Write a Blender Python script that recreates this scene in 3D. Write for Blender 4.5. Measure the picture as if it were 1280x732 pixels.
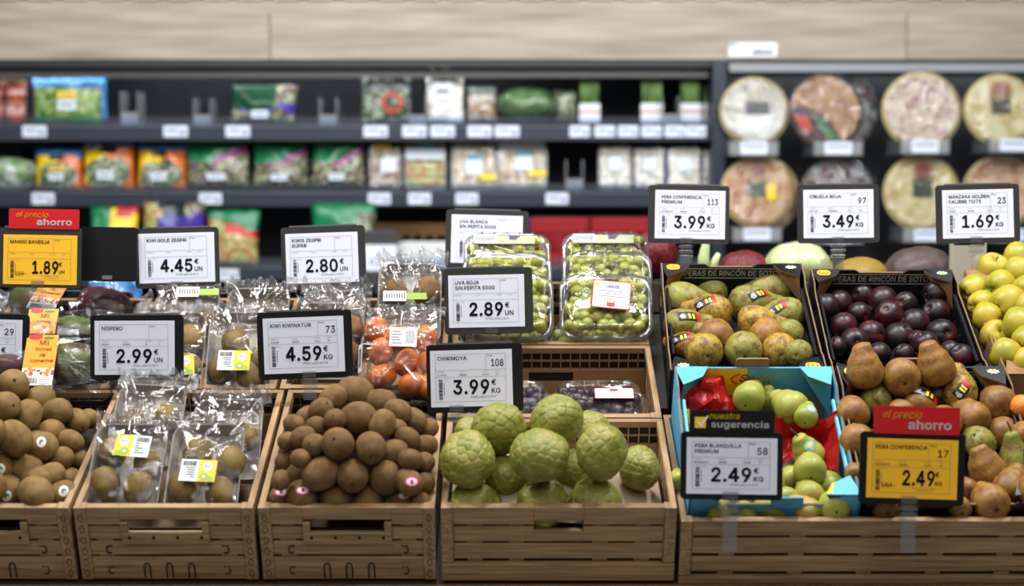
import bpy, bmesh, math, random
from mathutils import Vector, Matrix, Quaternion, noise
from mathutils.bvhtree import BVHTree
from mathutils.kdtree import KDTree

sc = bpy.context.scene
for _o in list(bpy.data.objects):
    bpy.data.objects.remove(_o)
R = math.radians

# ------------------------------------------------------------------ camera
FPX, CAM, PITCH = 2000.0, Vector((0, 0, 1.45)), R(4)
FW, UP = Vector((0, math.cos(PITCH), -math.sin(PITCH))), Vector((0, math.sin(PITCH), math.cos(PITCH)))
cd = bpy.data.cameras.new('camera')
cam = bpy.data.objects.new('camera', cd)
sc.collection.objects.link(cam)
cam.location = CAM
cam.rotation_euler = (R(90) - PITCH, 0, 0)
cd.sensor_fit, cd.sensor_width, cd.lens = 'HORIZONTAL', 36.0, 36.0 * FPX / 1280
cd.clip_start, cd.clip_end = .05, 60
cd.dof.use_dof, cd.dof.focus_distance, cd.dof.aperture_fstop = True, 3.1, 2.3
sc.camera = cam

# ------------------------------------------------------------------ world, lamps, exposure
w = bpy.data.worlds.new('world')
sc.world = w
w.use_nodes = True
w.node_tree.nodes['Background'].inputs[0].default_value = (.92, .96, 1, 1)
w.node_tree.nodes['Background'].inputs[1].default_value = .10
sc.view_settings.view_transform = 'Standard'
sc.view_settings.look = 'None'
sc.view_settings.exposure = 0.0
sc.view_settings.gamma = 1.0
sc.view_settings.use_curve_mapping = False
sc.cycles.use_denoising = True
sc.cycles.max_bounces = 10
sc.cycles.transparent_max_bounces = 32
sc.cycles.sample_clamp_indirect = 4
sc.cycles.caustics_reflective = sc.cycles.caustics_refractive = False


def area(name, loc, target, sx, sy, watts, col=(1, 1, 1), spread=180):
    l = bpy.data.lights.new(name, 'AREA')
    l.shape, l.size, l.size_y, l.energy, l.color, l.spread = 'RECTANGLE', sx, sy, watts, col, R(spread)
    o = bpy.data.objects.new(name, l)
    sc.collection.objects.link(o)
    o.location = loc
    o.rotation_euler = (Vector(target) - Vector(loc)).to_track_quat('-Z', 'Y').to_euler()
    return o


WARM, COOL = (1, .90, .76), (.90, .95, 1)
for _x in (-1.3, 0, 1.3):                                   # track spots above the fruit stand
    area('ceiling_track_lamp', (_x, 2.95, 3.1), (_x * .9, 3.3, 1.1), .35, .22, 34, (.97, .98, 1))
area('glint_strip_light', (0, 1.85, 3.15), (0, 2.7, .9), 4.4, .045, 15, (1, .97, .94))  # added unseen strip, placed to make glints on the front film
area('glint_strip_light', (0, 2.5, 3.15), (0, 3.1, 1.0), 4.4, .045, 22, (1, .97, .94))  # second added strip, for glints on the rear trays
area('ceiling_aisle_lamp', (0, .9, 3.2), (0, 2.9, 1.0), 3.6, .12, 20, (1, .97, .95))
for _x in (-2.4, -1.2, 0, 1.2, 2.4):                         # added unseen spots that put highlights on film and fruit
    area('glint_spot_light', (_x, -.6, 3.1), (_x * .8, 2.8, 1.0),   .16, .16, 4.5, (1, .98, .95))
area('ceiling_aisle_lamp', (0, 4.7, 2.95), (0, 6.9, 1.35), 5.5, .5, 108, COOL)
for _x in (-1.35, 1.75):                                     # the strips inside the cold case
    area('cold_case_lamp', (_x, 6.82, 1.928), (_x, 7.2, 1.35), 2.6 if _x < 0 else 1.6, .05, 6 if _x < 0 else 2.5, (.85, .93, 1))

# ------------------------------------------------------------------ places
TH = R(21.5)
SV, NV = Vector((0, math.cos(TH), math.sin(TH))), Vector((0, -math.sin(TH), math.cos(TH)))


def ray(px, py):
    return Vector((1, 0, 0)) * ((px - 640) / FPX) + UP * (-(py - 366) / FPX) + FW


def at(px, py, D):
    d = ray(px, py)
    return CAM + d * (D / d.y)


ORG = at(640, 634, 2.66)


def W(u, s, n=0.0):
    return ORG + Vector((u, 0, 0)) + SV * s + NV * n


def usn(p):
    d = p - ORG
    return d.x, d.dot(SV), d.dot(NV)


def onslope(px, py, n=0.0):
    d = ray(px, py)
    t = (ORG + NV * n - CAM).dot(NV) / d.dot(NV)
    return CAM + d * t


def zat(py, D):
    return at(640, py, D).z


def xat(px, D):
    return at(px, 366, D).x


# ------------------------------------------------------------------ materials
MATS = {}


def lin(c):
    return tuple(((v / 255) / 12.92 if v <= 10 else ((v / 255 + .055) / 1.055) ** 2.4) for v in c) + (1,)


def M(name, c=(128, 128, 128), rough=.5, metal=0, spec=.5, c2=None, scale=10, detail=3, lo=.4, hi=.6, kind='noise',
      stretch=(1, 1, 1), bump=0, bscale=None, vary=0, sss=0, coat=0, ramp=None, nrough=.5):
    if name in MATS:
        return MATS[name]
    m = bpy.data.materials.new(name)
    m.use_nodes = True
    nt = m.node_tree
    N, L = nt.nodes, nt.links
    b = N['Principled BSDF']
    b.inputs['Base Color'].default_value = lin(c)
    b.inputs['Roughness'].default_value = rough
    b.inputs['Metallic'].default_value = metal
    b.inputs['Specular IOR Level'].default_value = spec
    if coat:
        b.inputs['Coat Weight'].default_value = coat
        b.inputs['Coat Roughness'].default_value = .08
    if sss:
        b.inputs['Subsurface Weight'].default_value = sss
        b.inputs['Subsurface Radius'].default_value = (.01, .008, .004)
        b.inputs['Subsurface Scale'].default_value = .5
    vec = None
    if c2 or bump or ramp or vary:
        tc, mp, oi = N.new('ShaderNodeTexCoord'), N.new('ShaderNodeMapping'), N.new('ShaderNodeObjectInfo')
        mp.inputs['Scale'].default_value = stretch
        mul = N.new('ShaderNodeMath'); mul.operation = 'MULTIPLY'; mul.inputs[1].default_value = 37.0
        L.new(oi.outputs['Random'], mul.inputs[0])
        ad = N.new('ShaderNodeVectorMath'); ad.operation = 'ADD'
        L.new(tc.outputs['Object'], mp.inputs['Vector'])
        L.new(mp.outputs['Vector'], ad.inputs[0]); L.new(mul.outputs[0], ad.inputs[1])
        vec = ad.outputs[0]
    col = None
    if c2 or ramp:
        if kind == 'noise':
            t = N.new('ShaderNodeTexNoise'); t.inputs['Scale'].default_value = scale; t.inputs['Detail'].default_value = detail; t.inputs['Roughness'].default_value = nrough
            fac = t.outputs['Fac']
        else:
            t = N.new('ShaderNodeTexVoronoi'); t.inputs['Scale'].default_value = scale
            sx = N.new('ShaderNodeSeparateColor'); L.new(t.outputs['Color'], sx.inputs[0])
            fac = sx.outputs[0]
        L.new(vec, t.inputs['Vector'])
        cr = N.new('ShaderNodeValToRGB')
        if ramp:
            e = cr.color_ramp.elements
            while len(e) < len(ramp):
                e.new(.5)
            for k, (ps, cc) in enumerate(ramp):
                e[k].position = ps; e[k].color = lin(cc)
        else:
            cr.color_ramp.elements[0].position = lo; cr.color_ramp.elements[1].position = hi
            cr.color_ramp.elements[0].color = lin(c); cr.color_ramp.elements[1].color = lin(c2)
        L.new(fac, cr.inputs[0])
        col = cr.outputs[0]
    if vary:
        hs = N.new('ShaderNodeHueSaturation')
        mr = N.new('ShaderNodeMapRange'); mr.inputs['To Min'].default_value = 1 - vary; mr.inputs['To Max'].default_value = 1 + vary
        L.new(oi.outputs['Random'], mr.inputs['Value']); L.new(mr.outputs[0], hs.inputs['Value'])
        if col:
            L.new(col, hs.inputs['Color'])
        else:
            hs.inputs['Color'].default_value = lin(c)
        col = hs.outputs[0]
    if col:
        L.new(col, b.inputs['Base Color'])
    if bump:
        t2 = N.new('ShaderNodeTexNoise'); t2.inputs['Scale'].default_value = bscale or scale; t2.inputs['Detail'].default_value = 4
        L.new(vec, t2.inputs['Vector'])
        bp = N.new('ShaderNodeBump'); bp.inputs['Strength'].default_value = bump; bp.inputs['Distance'].default_value = .01
        L.new(t2.outputs['Fac'], bp.inputs['Height']); L.new(bp.outputs[0], b.inputs['Normal'])
    MATS[name] = m
    return m


def CLEAR(name, tint=(255, 255, 255), rough=.06, base=.05, edge=.55, bump=0, bscale=30, haze=0.0):
    """Thin clear plastic: see-through with glossy reflections that grow towards the edges, and a little milky haze."""
    if name in MATS:
        return MATS[name]
    m = bpy.data.materials.new(name); m.use_nodes = True
    N, L = m.node_tree.nodes, m.node_tree.links
    N.remove(N['Principled BSDF'])
    out = N['Material Output']
    tr, gl, lw, mx = N.new('ShaderNodeBsdfTransparent'), N.new('ShaderNodeBsdfGlossy'), N.new('ShaderNodeLayerWeight'), N.new('ShaderNodeMixShader')
    tr.inputs[0].default_value = lin(tint)
    gl.inputs['Roughness'].default_value = rough
    lw.inputs['Blend'].default_value = .35
    mr = N.new('ShaderNodeMapRange'); mr.inputs['To Min'].default_value = base; mr.inputs['To Max'].default_value = edge
    L.new(lw.outputs['Facing'], mr.inputs['Value']); L.new(mr.outputs[0], mx.inputs[0])
    last = tr.outputs[0]
    if haze:
        df, m2 = N.new('ShaderNodeBsdfDiffuse'), N.new('ShaderNodeMixShader')
        df.inputs[0].default_value = (.8, .82, .84, 1); m2.inputs[0].default_value = haze
        L.new(tr.outputs[0], m2.inputs[1]); L.new(df.outputs[0], m2.inputs[2]); last = m2.outputs[0]
    L.new(last, mx.inputs[1]); L.new(gl.outputs[0], mx.inputs[2]); L.new(mx.outputs[0], out.inputs['Surface'])
    if bump:
        tc, t, bp = N.new('ShaderNodeTexCoord'), N.new('ShaderNodeTexNoise'), N.new('ShaderNodeBump')
        oi, ad = N.new('ShaderNodeObjectInfo'), N.new('ShaderNodeVectorMath'); ad.operation = 'ADD'
        L.new(tc.outputs['Object'], ad.inputs[0]); L.new(oi.outputs['Random'], ad.inputs[1])
        t.inputs['Scale'].default_value = bscale; t.inputs['Detail'].default_value = 5; t.inputs['Distortion'].default_value = 1.2
        L.new(ad.outputs[0], t.inputs['Vector'])
        bp.inputs['Strength'].default_value = bump; bp.inputs['Distance'].default_value = .012
        L.new(t.outputs['Fac'], bp.inputs['Height']); L.new(bp.outputs[0], gl.inputs['Normal']); L.new(bp.outputs[0], lw.inputs['Normal'])
    MATS[name] = m
    return m


WOODX = M('crate_wood', (176, 144, 104), .5, c2=(122, 94, 62), scale=9, detail=7, lo=.32, hi=.72, stretch=(1.0, 9, 22), bump=.12, bscale=9)
WOODY = M('crate_wood_side', (176, 144, 104), .5, c2=(122, 94, 62), scale=9, detail=7, lo=.32, hi=.72, stretch=(9, 1.0, 22), bump=.12, bscale=9)
SLOTSHADE = M('crate_slot_shade', (38, 26, 17), .8)  # near-black brown puts the shade of slots and gaps into the colour
CRATEIN = M('crate_inner', (146, 114, 80), .6)
DARK = M('dark_metal', (30, 31, 34), .5)
FRAME = M('tag_frame', (48, 46, 46), .45)
PAPER = M('tag_paper', (234, 237, 250), .6)
PAPERO = M('tag_paper_offer', (255, 194, 34), .6)
INK = M('ink', (24, 24, 26), .6)
INKG = M('ink_thin', (105, 105, 110), .6)
RED = M('offer_red', (205, 20, 28), .45)
WHITE = M('white_print', (240, 240, 242), .5)
YEL = M('yellow_print', (252, 214, 20), .5)
BLACKC = M('black_card', (17, 17, 19), .35, spec=.5)
KRAFT = M('kraft_card', (150, 112, 74), .8, c2=(134, 98, 62), scale=30)
ACRYL = CLEAR('clear_acrylic', rough=.05, base=.16, edge=.8, haze=.28)
FILM = CLEAR('cling_film', rough=.03, base=.03, edge=.40, bump=.25, bscale=16, haze=.004)
CRINKLE = CLEAR('crinkled_film', rough=.16, base=.26, edge=.85, bump=1.0, bscale=70, haze=.10)
PET = CLEAR('clear_punnet', rough=.04, base=.03, edge=.62, bump=.12, bscale=30, haze=.004)

# ------------------------------------------------------------------ mesh helpers
C = sc.collection


def obj(name, bm, mats, parent=None, smooth=False, mw=None):
    if isinstance(bm, bmesh.types.BMesh):
        me = bpy.data.meshes.new(name)
        bm.normal_update()
        bm.to_mesh(me); bm.free()
        for m in (mats if isinstance(mats, (list, tuple)) else [mats]):
            me.materials.append(m)
        if smooth:
            me.polygons.foreach_set('use_smooth', [True] * len(me.polygons))
    else:
        me = bm
    o = bpy.data.objects.new(name, me)
    C.objects.link(o)
    if parent:
        o.parent = parent
    if mw is not None:
        o.matrix_local = mw
    return o


def tag(o, label, cat, group=None, kind=None):
    if label:
        o['label'] = label
    if cat:
        o['category'] = cat
    if group:
        o['group'] = group
    if kind:
        o['kind'] = kind
    return o


def empty(name, label, cat, mw=None, group=None):
    o = bpy.data.objects.new(name, None)
    C.objects.link(o)
    o.empty_display_size = .05
    if mw is not None:
        o.matrix_local = mw
    return tag(o, label, cat, group)


def copy_tree(o, parent=None):
    c = o.copy()
    C.objects.link(c)
    if parent:
        c.parent = parent
    for ch in o.children:
        copy_tree(ch, c)
    return c


def B():
    return bmesh.new()


def box(bm, x0, x1, y0, y1, z0, z1, mi=0, mx=None, bev=0):
    r = bmesh.ops.create_cube(bm, size=1)
    vs = r['verts']
    m = Matrix.Translation(((x0 + x1) / 2, (y0 + y1) / 2, (z0 + z1) / 2)) @ Matrix.Diagonal((abs(x1 - x0), abs(y1 - y0), abs(z1 - z0), 1))
    bmesh.ops.transform(bm, matrix=m, verts=vs)
    fs = {f for v in vs for f in v.link_faces}
    if bev:
        es = list({e for v in vs for e in v.link_edges})
        r2 = bmesh.ops.bevel(bm, geom=es, offset=bev, segments=2, affect='EDGES', profile=.6)
        fs = {f for f in fs if f.is_valid} | set(r2['faces'])
        vs = list({v for f in fs for v in f.verts})
    for f in fs:
        f.material_index = mi
    if mx is not None:
        bmesh.ops.transform(bm, matrix=mx, verts=list(vs))


def prism(bm, pts, y0, y1, mi=0, mx=None):
    """Closed outline pts (x,z) pushed from y0 to y1."""
    a = [bm.verts.new((p[0], y0, p[1])) for p in pts]
    b = [bm.verts.new((p[0], y1, p[1])) for p in pts]
    n = len(pts)
    fs = [bm.faces.new(a), bm.faces.new(b[::-1])]
    for i in range(n):
        fs.append(bm.faces.new((a[(i + 1) % n], a[i], b[i], b[(i + 1) % n])))
    for f in fs:
        f.material_index = mi
    if mx is not None:
        bmesh.ops.transform(bm, matrix=mx, verts=a + b)
    return a + b


def rrect(w, h, r, k=4, cx=0, cz=0):
    """Rounded rectangle outline; r one radius or four (bl, br, tr, tl)."""
    rs = r if isinstance(r, (tuple, list)) else (r,) * 4
    out = []
    for i, (sx, sz, a0) in enumerate(((-1, -1, 180), (1, -1, 270), (1, 1, 0), (-1, 1, 90))):
        q = rs[i]
        ox, oz = cx + sx * (w / 2 - q), cz + sz * (h / 2 - q)
        for j in range(k + 1):
            a = R(a0 + 90 * j / k)
            out.append((ox + q * math.cos(a), oz + q * math.sin(a)))
    return out


def loft(bm, rings, mi=0, cap0=True, cap1=True):
    """Rings: lists of Vector of one length, joined in order."""
    vs = [[bm.verts.new(p) for p in r] for r in rings]
    n = len(vs[0])
    for a, b in zip(vs, vs[1:]):
        for i in range(n):
            f = bm.faces.new((a[i], a[(i + 1) % n], b[(i + 1) % n], b[i])); f.material_index = mi
    if cap0:
        bm.faces.new(vs[0][::-1]).material_index = mi
    if cap1:
        bm.faces.new(vs[-1]).material_index = mi
    return [v for r in vs for v in r]


def lathe(bm, prof, seg=16, mi=0, mx=None):
    """prof (r, z) bottom to top; r = 0 at the ends closes it."""
    rows = []
    for r, z in prof:
        if r < 1e-6:
            rows.append([bm.verts.new((0, 0, z))])
        else:
            rows.append([bm.verts.new((r * math.cos(2 * math.pi * i / seg), r * math.sin(2 * math.pi * i / seg), z)) for i in range(seg)])
    for a, b in zip(rows, rows[1:]):
        for i in range(seg):
            j = (i + 1) % seg
            if len(a) == 1 and len(b) == 1:
                continue
            q = (a[0], b[j], b[i]) if len(a) == 1 else (a[i], a[j], b[0]) if len(b) == 1 else (a[i], a[j], b[j], b[i])
            bm.faces.new(q).material_index = mi
    vs = [v for r in rows for v in r]
    if mx is not None:
        bmesh.ops.transform(bm, matrix=mx, verts=vs)
    return vs


def tube(bm, pts, r, seg=6, mi=0):
    pts = [Vector(p) for p in pts]
    rings = []
    for i, p in enumerate(pts):
        d = (pts[min(i + 1, len(pts) - 1)] - pts[max(i - 1, 0)]).normalized()
        a = d.orthogonal().normalized(); b = d.cross(a)
        rr = r[i] if isinstance(r, (list, tuple)) else r
        rings.append([p + (a * math.cos(2 * math.pi * k / seg) + b * math.sin(2 * math.pi * k / seg)) * rr for k in range(seg)])
    # keep the frames from twisting
    for i in range(1, len(rings)):
        best = min(range(seg), key=lambda k: (rings[i][k] - rings[i - 1][0]).length)
        rings[i] = rings[i][best:] + rings[i][:best]
    return loft(bm, rings, mi)


GLYPHS = {
    '0': (45, '0_0d0x0e0u0f0r0g0p0j0m0m0l0p0k0t0j0y0j110j170k1B0l1F0n1J0p1M0r1O0u1Q0x1R0_1S121R151Q181O1B1M1D1J1E1F1G1B1G171H111G0y1G0t1E0p1D0m1B0j180g150f120e|0_0j110j130k150l170n180q190s1A0w1A0z1A111A161A19191C181F171I151K131L111M0_1M0y1M0w1L0u1K0t1I0r1F0q1C0q190p160p110p0z0q0w0q0s0r0q0t0n0u0l0w0k0y0j'),
    '1': (45, '0m0e0m0j1F0j1F0e|141R140e0z0e0z1L0n1C0n1J0y1R'),
    '2': (45, '0k0e0k0j0_0_1414151616171719181A181C181D181F171G171I161J151K131L121L101M0-1M0y1M0x1L0v1L0u1K0t1J0s1H0r1G0r1E0r1C0l1C0l1F0l1I0n1K0o1M0q1O0s1Q0v1R0y1R0-1S111R141R171Q191O1B1N1C1L1D1I1E1G1E1D1E1B1E1A1D181C161B141A121810150z130w0t0k1F0k1F0e'),
    '3': (45, '0-0d0x0e0u0e0r0f0p0g0n0i0l0k0k0m0j0o0i0r0p0r0p0q0q0o0r0n0s0m0t0l0v0k0w0j0y0j0-0j100j120j140k150l160m170n180p190r190s190u180w180y170z150-130_11100_110y110u110u16151L0l1L0l1R1D1R1D1M0z140z1511151415171419121B101D0-1E0y1F0v1F0s1F0q1E0n1D0l1B0i190h170f140e110e'),
    '4': (45, '0i0p0i0u111R171R0p0v0p0u1H0u1H0p|140e140q140t14181A181A0e'),
    '5': (45, '0-0d0x0e0u0e0s0f0q0g0o0i0m0k0l0m0k0p0k0r0q0r0q0q0r0o0s0n0t0m0u0l0v0k0x0j0y0j0-0j100j120k140k150m160n170o180q190s190u190w180y170-161015111312121310140-140y140w130v130t120s110r110l110o1R1D1R1D1L0t1L0r160s160t170u180w180x190z190_19111913191518171719161A151C131D111E0_1F0z1F0x1F0u1F0r1E0o1D0m1B0j190h170g140e110e'),
    '6': (45, '0_0d0y0e0v0e0s0f0q0h0o0j0m0l0l0o0l0r0k0u0l0x0l0z0m100n130p160s1A111R181R0t120v150y170z170-170_171217151718151A141C121D101E0z1F0x1F0u1F0r1E0o1D0l1B0j190h170f140e120e|0_0j110j120j140k150l160n170o180q190s190u190w180y170z160_15101411121211120_130z120x120v110u100t0_0s0z0r0y0r0w0q0u0r0s0r0q0s0o0t0n0u0l0v0k0x0j0z0j'),
    '7': (45, '0o0e181L0k1L0k1R1F1R1F1L0u0e'),
    '8': (45, '0_0d0x0e0u0e0s0f0p0h0n0i0l0k0k0m0j0p0j0s0j0u0k0w0l0y0l0z0n0_0o100q110r120t120t130r140p150n170m190l1B0l1E0l1H0m1J0n1L0p1N0q1O0t1Q0v1R0y1R0_1S121R141R171Q191O1B1N1C1L1D1J1E1H1E1E1E1B1D191C171A1518141613161218121A111B101D0_1E0z1F0y1F0w1G0u1G0s1G0p1F0m1E0k1C0i1A0h180f150e120e|0_0j110j130j140k160l170m180n190p1A0q1A0s1A0u190v180x170y160z140-130_110_0_100z0_0x0_0v0-0t0z0s0y0r0x0q0v0q0u0q0s0q0q0q0p0r0n0s0m0t0l0v0k0w0j0y0j|0_15101512151316151716181719171A181C181E181F171H171I161J151K141L121M101M0_1M0z1M0x1M0w1L0u1K0t1J0s1I0s1H0r1F0r1E0r1C0s1A0s190t180u170w160x150z15'),
    '9': (45, '0_1S121R141R171P191O1B1M1D1J1E1H1F1E1F1B1F181E161D131C101A0z180v0y0e0r0e16111711150-120y100y0_0y0-0x0x0y0u0y0s0z0q0_0o110m130l150l180k1B0l1E0l1H0m1K0o1M0q1O0s1P0v1R0y1R|0_1M0z1M0x1L0v1L0u1K0t1I0s1H0r1F0r1D0r1B0r190r170s160t140u130v120x110z100_1011101211141215131614171518171919191B191D181F171H161I151K141L121L111M'),
    '.': (19, '0o0e0m0e0l0e0k0f0k0g0j0h0j0i0j0j0k0k0k0l0l0m0m0n0o0n0p0n0q0m0r0l0s0k0s0j0s0i0s0h0s0g0r0f0q0e0p0e'),
    ',': (19, '0i0S0l0l0s0l0m0S'),
    '/': (25, '0_1T0l0W0f0W0w1T'),
    '-': (45, '1A101A0x0p0x0p10'),
    '+': (45, '0y0h0y1C121C120h|0k0v0k0_1F0_1F0v'),
    '€': (46, '1C191A140g140h19|180_160w0g0w0h0_|1I1M1G1H1D1J191L151M121L101L0z1J0x1H0w1F0u1C0t190s160s110s0z0t0w0u0s0w0q0x0n0z0m100k120k150j190k1D0l1G0o1I0i1G0h1E0g1C0f1A0e170d150d110e0z0f0w0g0t0j0r0m0o0p0n0u0m0y0m110m170n1B0o1F0r1J0t1M0w1O0z1Q111R151S171R1A1R1C1Q1E1P1G1O'),
    'A': (48, '0g0e0y1R141R1M0e1G0e1516121D0_1O111O0z1D0x160n0e|0p0s0p0y1D0y1D0s'),
    'B': (46, '0k0e0k1R101R131R161Q191P1B1O1D1M1E1K1F1I1G1G1G1D1G1B1F1A1F181E171D161C151A1419131713171219121B111C111E0_1F0-1G0y1H0w1I0u1I0s1I0p1H0n1G0l1F0j1D0h1A0g180f140e110e|0q0k100k140k170l190m1A0o1B0q1C0s1B0t1B0v1A0w190y180z170-150_130_110_0q0_|0q151015121513151516161617171819191A191C1A1D191F191H171J151K131L101L0q1L'),
    'C': (51, '130d0_0e0x0f0t0g0q0j0n0m0l0q0j0u0i0y0i110i170j1B0l1F0n1J0q1M0t1O0x1Q0_1R131S151R181R1A1Q1C1Q1E1O1G1N1I1M1J1K1L1I1M1G1N1D1N1B1H1B1G1D1G1E1F1F1E1H1D1I1C1J1A1K191K181L161L141M131M101L0z1L0w1J0u1H0s1F0q1C0p190p160o110p0z0p0w0r0s0s0q0u0n0w0m0z0k100k130j140j160k180k190l1A0l1C0m1D0n1E0o1F0p1G0r1G0s1H0u1N0u1N0s1M0p1L0n1J0l1I0j1G0i1E0g1C0f1A0e180e150d'),
    'D': (50, '0-0e0o0e0o0k0z0k110k150l180m1A0o1C0q1E0t1F0w1G0-1G121G151F191E1C1C1F1A1H181J151K121L0-1L0n1L0n1R0_1R131R171Q1B1O1E1M1H1J1J1F1L1B1M171M121M0y1L0u1J0q1H0m1E0j1B0h170f130e|0q1R0q0e0k0e0k1R'),
    'E': (42, '0k0e0k1R1D1R1D1L0q1L0q151C151C0_0q0_0q0k1E0k1E0e'),
    'F': (41, '0k0e0k1R1D1R1D1L0q1L0q141B141B0-0q0-0q0e'),
    'G': (52, '130d0_0e0x0f0t0h0q0j0n0m0l0q0j0u0i0y0i110i170j1B0l1F0n1J0q1M0t1O0w1Q0-1R121S151R181R1A1Q1C1P1E1O1G1N1I1L1K1K1L1I1M1G1N1D1N1B1H1B1G1C1G1E1F1F1E1H1D1I1C1J1A1K191K181L161L141L131M101L0z1L0w1J0u1H0s1F0q1C0p190p160o110p0z0p0w0r0s0s0q0u0n0w0m0z0k100k130j160j180k1A0l1D0n1E0o1G0q1H0t1H0v1H0y1J0y140y14121O121O0y1N0u1N0q1L0n1J0k1H0i1E0g1A0e170e'),
    'H': (52, '0k0e0k1R0q1R0q151F151F1R1M1R1M0e1F0e1F0_0q0_0q0e'),
    'I': (30, '0h0e0h0k0q0k0q1L0h1L0h1R131R131L0w1L0w0k130k130e'),
    'J': (40, '0x0d0s0e0p0f0m0h0j0k0i0o0h0t0h0v0o0v0o0t0o0q0p0n0q0l0s0k0u0j0x0j0z0j0_0k110l120n130q130t131R1A1R1A0t190o180k150h120f0_0e'),
    'K': (47, '0o0t0o0-0s120v160z1A1C1R1L1R0_14|0k0e0k1R0q1R0q190q0-0q0x0q0e|1D0e0x120_171L0e'),
    'L': (39, '0k0e0k1R0q1R0q0k1C0k1C0e'),
    'M': (63, '0k0e0k1R0t1R140x150u160q170m180j170j180m190q1A0u1B0x1O1R1X1R1X0e1Q0e1Q151Q191R1D1R1H1R1M1Q1H1O1C1N181M151A0e150e0v150u180s1C0r1H0p1M0q1M0q1I0q1D0q190q150q0e'),
    'N': (52, '0k0e0k1R0s1R1A0w1C0t1F0p1H0j1G0j1G0p1G0u1G0x1G1R1M1R1M0e1F0e0y150w190t1E0p1L0q1L0q1E0q190q150q0e'),
    'O': (53, '130d0-0e0x0f0t0g0q0j0n0m0l0q0j0u0i0y0i110i170j1B0l1F0n1J0q1M0t1O0x1Q0-1R131S171R1B1Q1E1O1I1M1K1J1M1F1O1B1P171P111P0y1O0u1M0q1K0m1I0j1E0g1B0f170e|130j160k180k1B0m1D0n1F0q1H0s1I0w1J0z1J111J161I191H1C1F1F1D1H1B1J181L161L131M101L0z1L0w1J0u1H0s1F0r1C0p190p160o110p0z0p0w0r0s0s0q0u0n0w0m0z0k100k'),
    'P': (44, '0k0e0k1R101R131R161Q191P1C1N1D1L1F1J1G1G1H1E1H1B1H181G151F131D101C0-190z160y130x100x0p0x0p100_101210141116121713181419151A171A191A1B1A1D1A1F191G181I171J161K141L121L0_1L0q1L0q0e'),
    'Q': (53, '110u170u1D0m1E0k1N0Z1G0Z1B0h190j|130d0-0e0x0f0t0g0q0j0n0m0l0q0j0u0i0y0i110i170j1B0l1F0n1J0q1M0t1O0x1Q0-1R131S171R1B1Q1E1O1I1M1K1J1M1F1O1B1P171P111P0y1O0u1M0q1K0m1I0j1E0g1B0f170e|130j160k180k1B0m1D0n1F0q1H0s1I0w1J0z1J111J161I191H1C1F1F1D1H1B1J181L161L131M101L0z1L0w1J0u1H0s1F0r1C0p190p160o110p0z0p0w0r0s0s0q0u0n0w0m0z0k100k'),
    'R': (45, '0k0e0k1R101R131R171Q191P1C1N1E1L1F1J1G1H1H1E1H1B1H181G161F131E111C0_190-160z130y100y0o0y0o120_121212141216131714181519161A181A191B1B1A1D1A1F191G181I171J161K141L121L0_1L0q1L0q0e|1B0e0_0_160_1J0e'),
    'S': (45, '0-0d0x0d0u0e0r0f0o0g0m0i0k0k0j0m0i0p0i0s0o0s0p0q0p0o0q0n0s0m0t0l0v0k0w0j0y0j0-0j110j130j150k160l180m190n1A0p1A0q1B0s1A0t1A0v190w180x170y160y100-0w100s110p130n150l170k1A0j1D0j1G0k1J0l1L0n1N0p1O0s1Q0v1R0x1R0_1S121R151R181Q1A1O1C1N1E1L1F1J1G1G1G1E1A1E191G181I161K141L111M0-1M0y1M0w1L0v1L0t1K0s1J0r1I0q1H0q1F0q1E0q1C0q1B0r190s180u180v170z151214171219121A111C101D0_1E0z1F0y1G0w1H0u1H0s1H0p1G0n1F0k1D0i1B0h180f150e120d'),
    'T': (45, '0h1L0h1R1I1R1I1L121L120e0x0e0x1L'),
    'U': (52, '120d0-0d0x0e0t0g0r0h0o0j0m0m0l0p0k0s0k0v0k1R0q1R0q0w0r0t0r0r0s0p0t0o0v0m0x0l0z0k0_0j120j150j170k190l1B0m1C0o1E0p1F0r1F0t1F0w1F1R1M1R1M0v1L0s1L0p1J0m1H0j1F0h1C0g190e160d'),
    'V': (48, '0y0e0g1R0m1R0x0z0-0s110h0_0h130s150z1F1R1M1R140e'),
    'W': (69, '0u0e0g1R0m1R0u0y0w0t0x0n0y0i0x0i0y0n0z0t0-0y171R1E1R1M0y1N0t1P0n1Q0i1P0i1Q0n1R0t1S0y1a1R1h1R1T0e1M0e1D181B1F1A1N1B1N191F18180_0e'),
    'X': (47, '0g0e0-140-100h1R0o1R0w1G0y1C0-1910150_151119131C161G1D1R1L1R121012151M0e1E0e150r130v110y0_0_100_0_0y0z0v0w0r0n0e'),
    'Y': (47, '0y0e0y0z0g1R0n1R0x1A0-15110_0-0_1115141A1E1R1M1R130z130e'),
    'Z': (44, '0i0e0i0j131F171J1A1O1B1L151L0-1L0i1L0i1R1G1R1G1M0v0r0r0m0o0h0n0j0t0k0z0k1G0k1G0e'),
    'Ñ': (52, '0k0e0k1R0s1R1A0w1C0t1F0p1H0j1G0j1G0p1G0u1G0x1G1R1M1R1M0e1F0e0y150w190t1E0p1L0q1L0q1E0q190q150q0e|171Y141Y121Z101a0-1a0z1a0z1Y0u1Y0u1a0v1b0w1d0x1e0y1f0-1f101e121d141c161c171d181f1C1f1C1d1B1b1B1a1A1Y181Y'),
    'Ú': (52, '120d0-0d0x0e0t0g0r0h0o0j0m0m0l0p0k0s0k0v0k1R0q1R0q0w0r0t0r0r0s0p0t0o0v0m0x0l0z0k0_0j120j150j170k190l1B0m1C0o1E0p1F0r1F0t1F0w1F1R1M1R1M0v1L0s1L0p1J0m1H0j1F0h1C0g190e160d|0_1W141g1B1g141W'),
    'Í': (30, '0h0e0h0k0q0k0q1L0h1L0h1R131R131L0w1L0w0k130k130e|0q1W0v1g101g0v1W'),
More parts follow.
